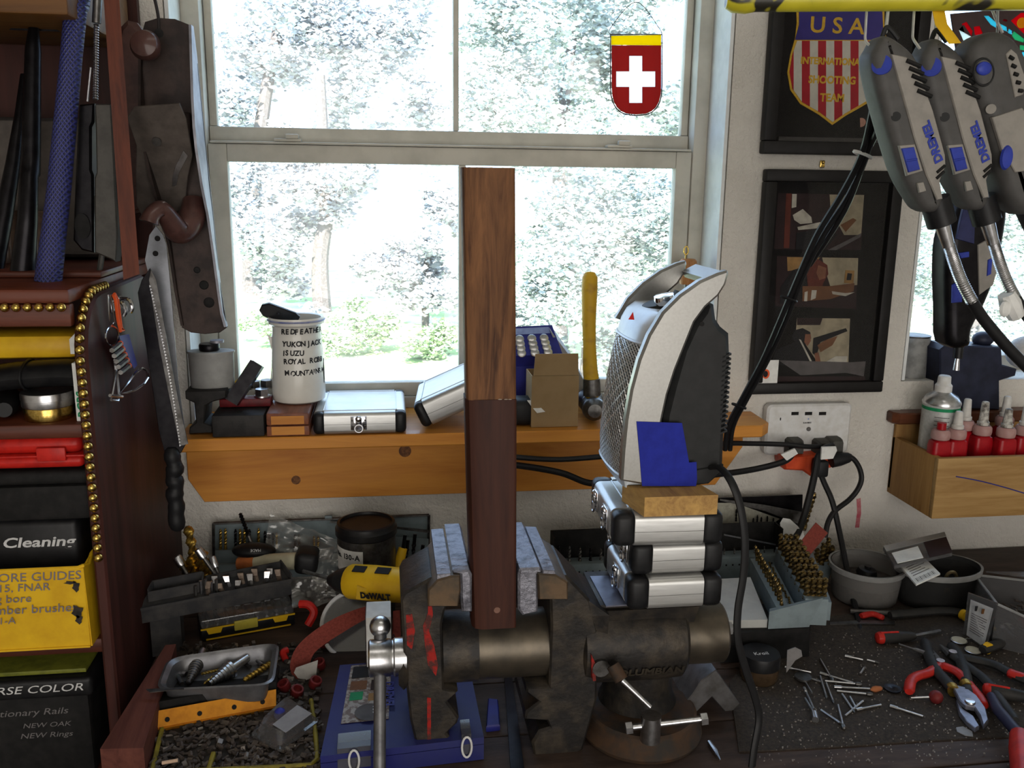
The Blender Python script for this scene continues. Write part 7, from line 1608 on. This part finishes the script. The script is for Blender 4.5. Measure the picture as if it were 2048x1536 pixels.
part(fi, 'base_box', B().hexa([V((k.x, k.y, .0028)) for k in (zp(1440, 1330, .0), zp(1618, 1316, .0), zp(1612, 1240, .0), zp(1440, 1250, .0))]+[V((k.x, k.y, zB)) for k in (zp(1440, 1268, zB), zp(1618, 1256, zB), zp(1625, 1205, zB), zp(1440, 1210, zB))]), K['blackm'], False)
K['tray_white'] = mat('pale_grey_tray', (.40, .40, .38), (.32, .32, .31), .55, scale=20)
tqa = [zp(1432, 1256, zB+.001), zp(1534, 1254, zB+.001), zp(1500, 1168, zB+.014), zp(1430, 1172, zB+.014)]
part(fi, 'pale_leaf', B().hexa([V((k.x, k.y, zB)) for k in tqa]+[k+V((0, 0, .012)) for k in tqa]), K['tray_white'], False)
def leaf(pix, h, dep, m='index', nm='drill_leaf'):
    a_, c_ = [zp(u, v, zB+.001) for u, v in pix]; d_ = (c_-a_).normalized(); n_ = V((-d_.y, d_.x, 0))*dep
    part(fi, nm, B().hexa([a_, c_, c_+n_, a_+n_]+[k+V((0, 0, h)) for k in (a_, c_, c_+n_, a_+n_)]), K[m], False); return a_, c_, n_
L1 = leaf(((1550, 1252), (1498, 1150)), .030, -.020)
L2 = leaf(((1580, 1251), (1530, 1150)), .018, -.014)
L3 = leaf(((1606, 1249), (1548, 1140)), .042, -.034)
def row(L, n, r0, r1, h0, h1, lean, zo, skip=0, cnt=1):
    a_, c_, n_ = L
    for j in range(cnt):
        for i in range(n):
            t = (i+.5)/n; p = a_.lerp(c_, t)+n_*((j+.5)/cnt)+V((0, 0, zo)); h = h0+(h1-h0)*t; r = r0+(r1-r0)*t
            part(fi, 'drill_bit', B().drill(p, p+V((lean+rnd.uniform(-.001, .001), .004, h)), r, 2.2, 12), K['gold2'], False)
K['gold2'] = mat('dark_gold_drill', (.20, .135, .045), (.035, .028, .02), .3, .85, 220)
row(L1, 11, .0030, .0027, .032, .028, -.004, .028)
row(L2, 8, .0022, .0020, .014, .012, -.002, .016)
row(L3, 8, .0056, .0050, .034, .034, .002, .036, cnt=4)
L4 = leaf(((1646, 1240), (1608, 1130)), .030, -.010)
part(fi, 'end_plate', B().hexa([zp(1536, 1258, zB+.0005), zp(1618, 1254, zB+.0005), zp(1618, 1250, zB+.0005), zp(1536, 1252, zB+.0005)]+[k for k in (zp(1536, 1258, zB)+V((0, 0, .028)), zp(1618, 1254, zB)+V((.018, 0, .046)), zp(1618, 1250, zB)+V((.018, 0, .046)), zp(1536, 1252, zB)+V((0, 0, .028)))]), K['index'], False)
for i, (u, v0, v1, y_, r, l) in enumerate(((1642, 1130, 1085, 1.42, 6, 'dull gold drill standing behind the big drills'), (1652, 1128, 1075, 1.43, 6, 'taller dull gold drill at the back of the drill clump'), (1660, 1130, 1090, 1.42, 6, 'dull gold drill rightmost at the back of the drill clump'), (1630, 1130, 1096, 1.41, 6, 'dull gold drill beside the red sandpaper strip'))):
    A, C = P(u, v0, Y=y_), P(u+6, v1, Y=y_+.01); o = thing('drill_bit', l, 'drill bit', A)
    part(o, 'flutes', B().drill(A, C, S(r, A), 2.5, 16), K['gold2'], False)
A, C = P(1606, 1060, Y=1.45), P(1630, 985, Y=1.48); o = thing('drill_bit', 'long gold twist drill leaning on the wall behind the black cord', 'drill bit', A)
part(o, 'flutes', B().drill(A, C, S(6, A), 4, 26), K['gold2'], False)
part(fi, 'rear_leaf', B().hexa([P(1612, 1165, Y=1.42), P(1655, 1160, Y=1.42), P(1655, 1160, Y=1.44), P(1612, 1165, Y=1.44), P(1625, 1128, Y=1.42), P(1676, 1120, Y=1.42), P(1676, 1120, Y=1.44), P(1625, 1128, Y=1.44)]), K['index'], False)
# jar
jr = thing('glass_jar', 'squat amber jar with black screw lid below the drill index', 'jar', zp(1530, 1385))
jc = zp(1529, 1372, .0024); jc.y += .022; r = S(38, jc); zl = P(1529, 1346, Y=jc.y-r).z-jc.z; zt_ = zl+.017
part(jr, 'glass', B().lathe([(r*.92, 0), (r, .004), (r, zl-.006), (r*.93, zl), (r*.93, zl+.002), (.001, zl+.002)], jc, n=32), mat('amber_jar_glass', (.055, .035, .02), (.03, .02, .012), .12), False)
part(jr, 'lid', B().lathe([(r*1.03, zl-.002), (r*1.04, zt_-.004), (r*.99, zt_), (.001, zt_)], jc, n=36), K['black'], False)
text(jr, 'Kroil', BASIS(jc+V((-.012, -.008, zt_+.0004)), (1, 0, 0), (0, 1, 0)), .011, K['silverink'], 'lettering', local=False)
solo('paint_chip', 'flat grey plastic chip leaning by the jar', 'chip', B().prism(poly([(1572, 1345), (1574, 1300), (1590, 1294), (1602, 1300), (1604, 1312), (1590, 1320)], 1.12), MXZ(1.12), .0012), mat('pale_chip', (.20, .19, .19), rough=.6))
# V block under the vise body
K['vsteel'] = mat('ground_block_steel', (.17, .165, .17), (.10, .095, .09), .35, .55, 40)
vb = thing('v_block', 'ground steel V block leaning on the bench under the rear of the vise', 'block', zp(1430, 1420))
yv = 1.035
part(vb, 'block', B().prism(poly([(1372, 1404), (1386, 1388), (1402, 1362), (1432, 1340), (1480, 1408), (1466, 1422), (1450, 1424), (1424, 1394), (1392, 1426)], yv), MXZ(yv+.07), .07, bev=.0015), K['vsteel'], False)
# tubs at the back right
K['tubclear'] = clear('cloudy_plastic_tub', (.62, .62, .60), .10, .2, .45, (.26, .25, .24))
K['darktub'] = clear('dark_plastic_tub', (.28, .28, .28), .12, .15, .5, (.05, .05, .05))
def tub(name, label, uv, z0, r, h, m, rim_m, sy=1, lidr=1.08):
    c_ = V(uv); o = thing(name, label, 'tub', c_)
    part(o, 'wall', B().lathe([(.001, .0), (r*.86, 0), (r*.9, .003), (r, h), (r*.97, h), (r*.87, .005), (.001, .004)], c_, n=40, sy=sy), K[m], False)
    part(o, 'rim', B().lathe([(r*1.0, h*.86), (r*1.05, h*.86), (r*1.06, h), (r*.97, h), (r*.97, h*.88), (r, h*.86)], c_, n=40, sy=sy, cap=False), K[rim_m], False)
    return o
K['rimclr'] = mat('cloudy_rim', (.24, .24, .235), (.20, .20, .195), .4)
t1c = zp(1727, 1192, .0024); r = .060
t1 = tub('plastic_tub', 'cloudy round plastic tub of small parts at the back of the bench', t1c, 0, r, .062, 'tubclear', 'rimclr')
part(t1, 'contents', B().lathe([(r*.88, .004), (r*.93, .03), (.001, .034)], t1c, n=30), K['scrap'], False, kind='stuff')
part(t1, 'black_knob', B().lathe([(.016, .0), (.018, .006), (.015, .014), (.006, .016), (.006, .02), (.001, .02)], t1c+V((.005, .008, .034)), (.1, -.1, 1), n=22), K['black'], False)
t2c = zp(1868, 1200, .0024)
t2 = tub('oval_tub', 'dark oval plastic tub with raised rim, right of the cloudy tub', t2c, 0, .072, .066, 'darktub', 'rimclr', .72)
part(t2, 'contents', B().lathe([(.058, .004), (.062, .026), (.001, .03)], t2c, n=30, sy=.72), K['scrap'], False, kind='stuff')
part(t2, 'brass_ring', B().tube([t2c+V((.02+.010*cos(t), -.01, .044+.012*sin(t))) for t in [2*pi*i/18 for i in range(18)]], .003, 7, True), mat('dull_brass', (.28, .22, .12), rough=.4, metal=.6), False)
lb_ = [zp(u, v, z) for u, v, z in ((1798, 1132, .074), (1832, 1172, .071), (1880, 1150, .071), (1846, 1116, .074))]
ck = thing('label_card', 'white barcode card lying on the oval tub', 'card', lb_[1])
part(ck, 'card', B().hexa(lb_+[k+V((0, 0, .003)) for k in lb_]), K['paper'], False)
bc_ = B()
for i in range(14):
    t = .12+.055*i; w_ = .012 if i % 3 else .024
    b0 = lb_[1].lerp(lb_[2], t); b1 = lb_[1].lerp(lb_[2], t+w_); up = (lb_[0]-lb_[1])*.16
    o_ = (lb_[0]-lb_[1])*.06+V((0, 0, .0032)); bc_.add([b0+o_, b1+o_, b1+o_+up, b0+o_+up], [(0, 1, 2, 3)])
part(ck, 'barcode', bc_, K['ink'], False, kind='stuff')
tx = B()
for i in range(6):
    o_ = (lb_[0]-lb_[1])*(.34+.1*i)+V((0, 0, .0032)); b0 = lb_[1].lerp(lb_[2], .12); b1 = lb_[1].lerp(lb_[2], .8-.1*(i % 3)); up = (lb_[0]-lb_[1])*.025; tx.add([b0+o_, b1+o_, b1+o_+up, b0+o_+up], [(0, 1, 2, 3)])
part(ck, 'small_print', tx, K['ph_grey'], False, kind='stuff')
fo = thing('foil_package', 'long silver and white clear package lying across the back of the oval tub', 'package', P(1830, 1110, Y=1.46))
q4 = [zp(1766, 1100, .084), zp(1788, 1138, .080), zp(1904, 1112, .090), zp(1888, 1072, .095)]
part(fo, 'pack', B().hexa(q4+[k+V((0, 0, .006)) for k in q4]), K['smoke'], False)
part(fo, 'silver_edge', B().hexa([k+V((0, 0, .0065)) for k in (q4[0], q4[0].lerp(q4[1], .28), q4[3].lerp(q4[2], .22), q4[3])]+[k+V((0, 0, .008)) for k in (q4[0], q4[0].lerp(q4[1], .28), q4[3].lerp(q4[2], .22), q4[3])]), K['alu'], False)
q5 = [q4[0].lerp(q4[1], .42).lerp(q4[3].lerp(q4[2], .42), .06), q4[0].lerp(q4[1], .95).lerp(q4[3].lerp(q4[2], .95), .06), q4[0].lerp(q4[1], .95).lerp(q4[3].lerp(q4[2], .95), .5), q4[0].lerp(q4[1], .38).lerp(q4[3].lerp(q4[2], .38), .5)]
part(fo, 'label', B().hexa([k+V((0, 0, .0065)) for k in q5]+[k+V((0, 0, .0075)) for k in q5]), K['paper'], False)
part(fo, 'dark_end', B().hexa([k+V((0, 0, .0065)) for k in (q4[0].lerp(q4[3], .62), q4[1].lerp(q4[2], .6), q4[2], q4[3].lerp(q4[2], .2))]+[k+V((0, 0, .007)) for k in (q4[0].lerp(q4[3], .62), q4[1].lerp(q4[2], .6), q4[2], q4[3].lerp(q4[2], .2))]), K['ph_dark'], False)
cs = thing('clamshell_box', 'open clear plastic clamshell box of screws with a white label card at the right edge', 'box', zp(1990, 1280))
_b0, _b1 = zp(1926, 1268, .004), zp(1972, 1300, .004); a4 = [P(1936, 1186, Y=_b0.y), P(1996, 1208, Y=_b1.y), _b1, _b0]
part(cs, 'end_wall', B().loft([a4, [k+V((.003, .003, 0)) for k in a4]]), K['smoke'], False)
l4 = [a4[3].lerp(a4[0], .88).lerp(a4[2].lerp(a4[1], .88), .12), a4[3].lerp(a4[0], .88).lerp(a4[2].lerp(a4[1], .88), .9), a4[3].lerp(a4[0], .04).lerp(a4[2].lerp(a4[1], .04), .9), a4[3].lerp(a4[0], .04).lerp(a4[2].lerp(a4[1], .04), .15)]
part(cs, 'label', B().loft([[k-V((.001, .001, 0)) for k in l4], [k-V((.0005, .0005, 0)) for k in l4]]), mat('grey_white_label', (.45, .45, .45), (.36, .36, .37), .7), False)
for t_, m in ((.32, 'ink'), (.62, 'amber')): k = l4[0].lerp(l4[1], t_).lerp(l4[3].lerp(l4[2], t_), .16); part(cs, 'label_mark', B().box(k-V((.0015, .0018, 0)), (.006, .001, .008)), K[m], False)
prn = B()
for i in range(9):
    k0 = l4[0].lerp(l4[3], .34+.06*i).lerp(l4[1].lerp(l4[2], .34+.06*i), .12)-V((.0014, .0016, 0)); k1 = l4[0].lerp(l4[3], .34+.06*i).lerp(l4[1].lerp(l4[2], .34+.06*i), .85-.15*(i % 3 == 2))-V((.0014, .0016, 0)); prn.cyl(k0, k1, .0005, n=4)
part(cs, 'small_print', prn, K['ph_grey'], False, kind='stuff')
w0, w1, w2, w3 = P(1994, 1208, Y=_b1.y+.012), zp(2130, 1270, .05), zp(2130, 1170, .06), zp(1950, 1150, .055)
for i_, (a_, c_) in enumerate(((w0, w1), (w3, w0), (w3, w2))):
    part(cs, 'side_wall', B().hexa([V((a_.x, a_.y, .003)), V((c_.x, c_.y, .003)), V((c_.x, c_.y+.003, .003)), V((a_.x, a_.y+.003, .003)), a_, c_, c_+V((0, .003, 0)), a_+V((0, .003, 0))]), K['smoke'], False)
    part(cs, 'edge', B().cyl(a_, c_, .0022, n=6), K['rimclr'], False)
part(cs, 'lid', B().hexa([w3+V((.02, 0, .004)), w3+V((.07, -.05, .012)), w2+V((0, -.02, .03)), w2+V((0, 0, .02))]+[k+V((0, 0, .002)) for k in (w3+V((.02, 0, .004)), w3+V((.07, -.05, .012)), w2+V((0, -.02, .03)), w2+V((0, 0, .02)))]), K['smoke'], False)
sc2 = B()
for i in range(160):
    a_, b_ = rnd.random(), rnd.random(); k = w0.lerp(w1, a_).lerp(w3.lerp(w2, a_), b_*.9+.05); k.z = .006+rnd.random()*.02; d = V((rnd.uniform(-1, 1), rnd.uniform(-1, 1), rnd.uniform(-.3, .3))).normalized()*.006; sc2.cyl(k-d, k+d, .0018, n=5)
part(cs, 'screws', sc2, K['scrap'], False, kind='stuff')
# ---------------- pliers, screwdrivers and rotary bits on the mat ----------------
zm_ = .0025
K['gripred'] = mat('red_grip', (.50, .022, .014), (.34, .014, .01), .4); K['gripblk'] = mat('dark_rubber_grip', (.018, .018, .018), (.03, .028, .026), .6)
K['gripblue'] = mat('navy_dipped_grip', (.02, .022, .055), (.03, .03, .06), .45); K['plier'] = mat('ground_plier_steel', (.24, .24, .29), (.15, .15, .18), .38, .6, 40)
def flat(pix, z=zm_): return [(k.x, k.y) for k in (zp(u, v, z) for u, v in pix)]
def zpath(pix, zs): return smooth_path([zp(u, v, z) for (u, v), z in zip(pix, zs)], 5)
def grip(o, pix, r, m, z=.012, nm='grip'):
    pts = zpath(pix, [z]*len(pix)); n = len(pts)
    return part(o, nm, B().tube(pts, [r*(.75 if i in (0, n-1) else 1) for i in range(n)], 10, flat=.8), K[m], False)
sp1 = thing('slip_joint_pliers', 'slip joint pliers with dark dipped grips and ground steel jaws pointing at the front', 'pliers', zp(1930, 1430))
zj = .010
part(sp1, 'upper_jaw', B().prism(flat([(1902, 1378), (1930, 1384), (1952, 1400), (1970, 1425), (1976, 1450), (1966, 1460), (1958, 1440), (1948, 1424), (1930, 1420), (1918, 1410)], zj), T(0, 0, zj), .008, bev=.0015), K['plier'], False)
part(sp1, 'lower_jaw', B().prism(flat([(1912, 1405), (1926, 1424), (1946, 1438), (1958, 1458), (1950, 1462), (1932, 1448), (1918, 1430)], .006), T(0, 0, .0035), .0075, bev=.001), K['plier'], False)
jp = zp(1940, 1404, .0185); part(sp1, 'pivot', B().lathe([(.007, 0), (.006, .002), (.001, .0025)], jp, n=16), K['steel'], False)
for pix, m in (([(1906, 1382), (1895, 1366), (1872, 1340), (1858, 1310), (1850, 1282)], 'gripblk'), ([(1934, 1388), (1934, 1370), (1928, 1340), (1916, 1308), (1902, 1290)], 'gripblk')): grip(sp1, pix, .0085, m, .012)
for u, v in ((1905, 1379), (1932, 1372)): part(sp1, 'gold_band', B().cyl(zp(u-2, v-4, .012), zp(u+3, v+4, .012), .0086, n=14), K['gold'], False)
def pliers(label, piv, tip, g1, g2, m, rb=.007, tips=None):
    o = thing('pliers', label, 'pliers', zp(*piv)); pv = zp(*piv, .010); tp_ = zp(*tip, .008)
    part(o, 'jaws', B().tube([pv, pv.lerp(tp_, .5), tp_], [.009, .006, .0022], 8, flat=.6), K['dsteel'], False)
    part(o, 'pivot', B().cyl(pv+V((0, 0, .004)), pv+V((0, 0, .008)), .006, n=14), K['steel'], False)
    for g_ in (g1, g2): grip(o, [piv]+g_, rb, m)
    return o
o = pliers('needle nose pliers with black grips lying at the back, yellow bands on the grips', (2004, 1262), (2036, 1275), [(1960, 1240), (1900, 1222), (1820, 1226), (1780, 1230)], [(2000, 1285), (1985, 1292), (1965, 1300)], 'gripblk', .0085)
for u, v in ((1928, 1230), (1975, 1296)): part(o, 'yellow_band', B().cyl(zp(u-4, v-2, .013), zp(u+4, v+2, .013), .009, n=12), K['yellow'], False)
part(o, 'long_shank', B().cyl(zp(1700, 1222, .009), zp(1785, 1226, .011), .004, n=8), K['dsteel'], False)
o = pliers('red handled pliers crossing under the slip joint pliers', (1880, 1330), (1850, 1285), [(1858, 1345), (1835, 1352), (1822, 1362), (1818, 1384)], [(1915, 1345), (1942, 1375), (1962, 1400), (1966, 1412)], 'gripred', .0075)
o = pliers('pliers with red tipped grips whose handle ends at the right edge', (1905, 1312), (1880, 1290), [(1940, 1318), (1990, 1330), (2030, 1352), (2080, 1372)], [(1930, 1330), (1970, 1360), (2000, 1400), (2030, 1440)], 'gripblk', .0075)
grip(o, [(2016, 1345), (2045, 1355), (2090, 1366)], .0085, 'gripred', .013, 'red_grip')
def driver(label, a_, b_, tip, r=.0095, blk=True, cat='screwdriver'):
    o = thing('screwdriver', label, cat, zp(*a_)); A, C, D = zp(*a_, .012), zp(*b_, .012), zp(*tip, .007)
    part(o, 'handle', B().tube([A.lerp(C, t) for t in (.10, .18, .5, .85, 1)], [r*.9, r, r, r*.8, r*.5], 12), K['gripblk' if blk else 'gripred'], False)
    part(o, 'red_end', B().tube([A.lerp(C, t) for t in (0, .03, .1, .16)], [r*.5, r*.85, r*1.02, r*1.0], 12), K['gripred'], False)
    k = A.lerp(C, .3)+V((0, -.002, r*.92)); part(o, 'red_stripe', B().cyl(A.lerp(C, .1)+V((0, -.001, r*.9)), A.lerp(C, .55)+V((0, -.001, r*.9)), .0022, n=6), K['gripred'], False)
    part(o, 'shaft', B().cyl(C, D, .003, n=8), K['steel'], False); return o
driver('black screwdriver with red end lying left of the pliers at the back', (1752, 1276), (1830, 1272), (1880, 1262))
driver('black screwdriver with red end lying at the right edge, middle', (1965, 1378), (2060, 1395), (2120, 1405))
A = zp(1798, 1288, .012); C = zp(1868, 1312, .014)
solo('scribe', 'thin bright steel scribe lying across the red pliers', 'scribe', B().tube([A, A.lerp(C, .4), A.lerp(C, .5), C], [.0012, .0016, .0032, .0034], 8), K['steel'])
rc2 = thing('utility_knife', 'red handled knife at the back with long dark blade pointing left', 'knife', zp(1745, 1232))
grip(rc2, [(1722, 1232), (1745, 1228), (1766, 1236)], .006, 'gripred', .009)
part(rc2, 'blade', B().sheet([(zp(1660, 1244, .004), zp(1660, 1248, .004)), (zp(1720, 1240, .005), zp(1720, 1247, .005)), (zp(1790, 1242, .005), zp(1790, 1248, .005))], .002), K['dsteel'], False)
for u, v, l in ((1918, 1282, 'pale oval abrasive disc with a steel mandrel on the mat'), (1946, 1302, 'pale round abrasive disc lying flat in front of the other disc'), (2012, 1253, 'cream oval felt disc lying near the clamshell box')):
    p = zp(u, v, .004); o = thing('polishing_disc', l, 'disc', p); part(o, 'disc', B().lathe([(.011, 0), (.0115, .001), (.011, .0025), (.001, .0025)], p, n=22), mat('cream_felt', (.46, .43, .34), (.36, .34, .27), .9) if u == 1918 else bpy.data.materials['cream_felt'], False)
    part(o, 'rim', B().tube([p+V((.0118*cos(t), .0118*sin(t), .0012)) for t in [2*pi*i/22 for i in range(22)]], .0007, 5, True), K['steel'], False)
    if u == 1918: part(o, 'mandrel', B().cyl(p+V((.011, 0, .003)), p+V((.030, .0, .0035)), .0012, n=6), K['steel'], False)
# rotary tool bits scattered on the mat
bits = (((1570, 1334), (1622, 1345), 'c'), ((1600, 1350), (1636, 1362), ''), ((1690, 1312), (1726, 1320), 'c'), ((1734, 1320), (1750, 1324), ''), ((1640, 1346), (1706, 1366), 'c'), ((1650, 1362), (1710, 1368), 'b'), ((1668, 1374), (1740, 1378), 'c'), ((1674, 1382), (1732, 1388), 'b'),
  ((1640, 1352), (1652, 1392), ''), ((1652, 1366), (1666, 1402), ''), ((1608, 1376), (1628, 1418), 'c'), ((1642, 1420), (1680, 1446), ''), ((1676, 1410), (1686, 1450), 'b'), ((1690, 1432), (1726, 1402), ''), ((1712, 1420), (1762, 1410), 'c'), ((1780, 1412), (1846, 1433), 'c'),
  ((1684, 1388), (1706, 1420), ''), ((1700, 1394), (1712, 1416), ''), ((1640, 1318), (1662, 1356), 'b'), ((1720, 1348), (1728, 1336), ''))
wh = ('beside the jar', 'left of the heap', 'at the back of the heap', 'behind the blue cord', 'topmost in the heap', 'second in the heap', 'third in the heap', 'fourth in the heap', 'upright in the heap', 'slanting in the heap', 'left below the heap', 'pointing right, below the heap', 'upright at the front', 'angled under the blue cord', 'left of the hinged one', 'longest, right of the blue cord', 'short and slanting, mid heap', 'short, next to the slanting one', 'with a round head at the back', 'stub near the blue cord')
for (a_, c_, k_), w_ in zip(bits, wh):
    A, C = zp(*a_, .0045), zp(*c_, .0045); o = thing('rotary_bit', 'small steel rotary tool bit '+w_, 'rotary bit', V((A.x, A.y, zm_)), 'rotary tool bits on the mat')
    part(o, 'shank', B().cyl(A, C, .0017, n=8), K['steel'], False)
    d = (C-A).normalized()
    if k_ == 'c': part(o, 'collar', B().cyl(A, A+d*.010, .0026, n=10), K['steel'], False)
    elif k_ == 'b': part(o, 'head', B().lathe([(.001, 0), (.003, .001), (.0034, .005), (.002, .009), (.001, .0095)], C, d, n=10), K['dsteel'], False)
    else: part(o, 'tip', B().cyl(C, C+d*.006, .0022, .0008, n=8), K['dsteel'], False)
for i, (u, v, m, l) in enumerate(((1628, 1432, 'steel', 'bright steel bushing with a pin at the front of the bits'), (1606, 1362, 'dsteel', 'black mounted wheel above the bushing'))):
    A = zp(u, v-6, .006); C = zp(u+3, v+8, .006); o = thing('bushing' if i == 0 else 'mounted_wheel', l, 'bit', V((A.x, A.y, zm_)))
    part(o, 'sleeve', B().cyl(A, C, .0045, n=14) if i == 0 else B().lathe([(.012, 0), (.012, .003), (.001, .004)], A, n=20), K[m], False)
    part(o, 'pin', B().cyl(A, zp(u-18, v-36, .006) if i == 0 else zp(u+18, v+24, .006), .0014, n=8), K['steel'], False)
p = zp(1872, 1394, .0105); o = thing('knob_pin', 'dark red plastic knob on a steel pin left of the slip joint pliers', 'knob', V((p.x, p.y, zm_)))
part(o, 'knob', B().sph(p, .0095, 14), bpy.data.materials['dark_red_cap'], False); part(o, 'pin', B().cyl(p, zp(1822, 1396, .004), .0018, n=8), K['steel'], False)
p = zp(1752, 1378, .006); solo('stone_bit', 'small orange grinding stone tip beside the blue cord', 'bit', B().lathe([(.001, -.009), (.004, -.004), (.0045, 0), (.003, .008), (.001, .010)], p, (1, .1, 0), n=12), mat('orange_stone', (.38, .13, .05), rough=.8))
p = zp(1785, 1378, .004); solo('rubber_disc', 'thin dark rubber disc lying between the cord and the red grip', 'disc', B().lathe([(.012, 0), (.012, .002), (.003, .0022), (.001, .001)], p, n=22), K['gun'])
solo('plastic_shard', 'pale flat plastic shard lying in front of the slip joint pliers', 'shard', B().prism(flat([(1912, 1456), (1926, 1454), (1944, 1464), (1946, 1474), (1930, 1472), (1914, 1464)]), T(0, 0, .0026), .001), mat('grey_shard', (.26, .26, .27), rough=.5))
rh = thing('red_tool', 'large red tool handle standing at the bottom right corner', 'handle', zp(2040, 1500))
part(rh, 'grip', B().tube([zp(2046, 1560, .016), zp(2042, 1500, .020), zp(2040, 1470, .024)], [.013, .014, .012], 12), K['gripred'], False)
part(rh, 'shank', B().tube([zp(2040, 1472, .024), zp(2030, 1460, .024), zp(1996, 1420, .02), zp(1982, 1392, .016)], [.009, .0075, .0075, .006], 10), K['gripblue'], False)
# grains of grit on the mat and bench
gr = B()
for i in range(900):
    u, v = rnd.uniform(1500, 2048), rnd.uniform(1265, 1530); p = zp(u, v, .0026); s_ = rnd.uniform(.0005, .0016); gr.box(p, (s_*1.5, s_, s_), 0, RZ(rnd.uniform(0, 90)))
solo('metal_grit', 'pale metal filings and grit scattered over the bench mat', 'grit', gr, mat('pale_grit', (.34, .30, .26), (.10, .08, .07), .6, .3, 300), kind='stuff')
solo('steel_punch', 'small steel punch lying on the bench at the right of the vise base', 'punch', B().tube([zp(1418, 1484, .004), zp(1430, 1502, .004), zp(1440, 1520, .004)], [.003, .0035, .001], 8), K['steel'])
solo('black_bar', 'long black steel bar lying between the vise jaws running to the bench front', 'bar', B().hexa([zp(1022, 1560, .001), zp(1050, 1560, .001), zp(1022, 1350, .001), zp(1008, 1350, .001)]+[k+V((0, 0, .008)) for k in (zp(1022, 1560, .001), zp(1050, 1560, .001), zp(1022, 1350, .001), zp(1008, 1350, .001))]), K['gun'])
# ---------------- lettering becomes plain mesh ----------------
bpy.context.view_layer.update()
dg = bpy.context.evaluated_depsgraph_get()
for o in [k for k in SC.objects if k.type == 'FONT']:
    me = bpy.data.meshes.new_from_object(o.evaluated_get(dg)); nm = o.name; par = o.parent; M = o.matrix_basis.copy()
    bpy.data.objects.remove(o)
    n = bpy.data.objects.new(nm, me); COL.objects.link(n); n.parent = par; n.matrix_basis = M
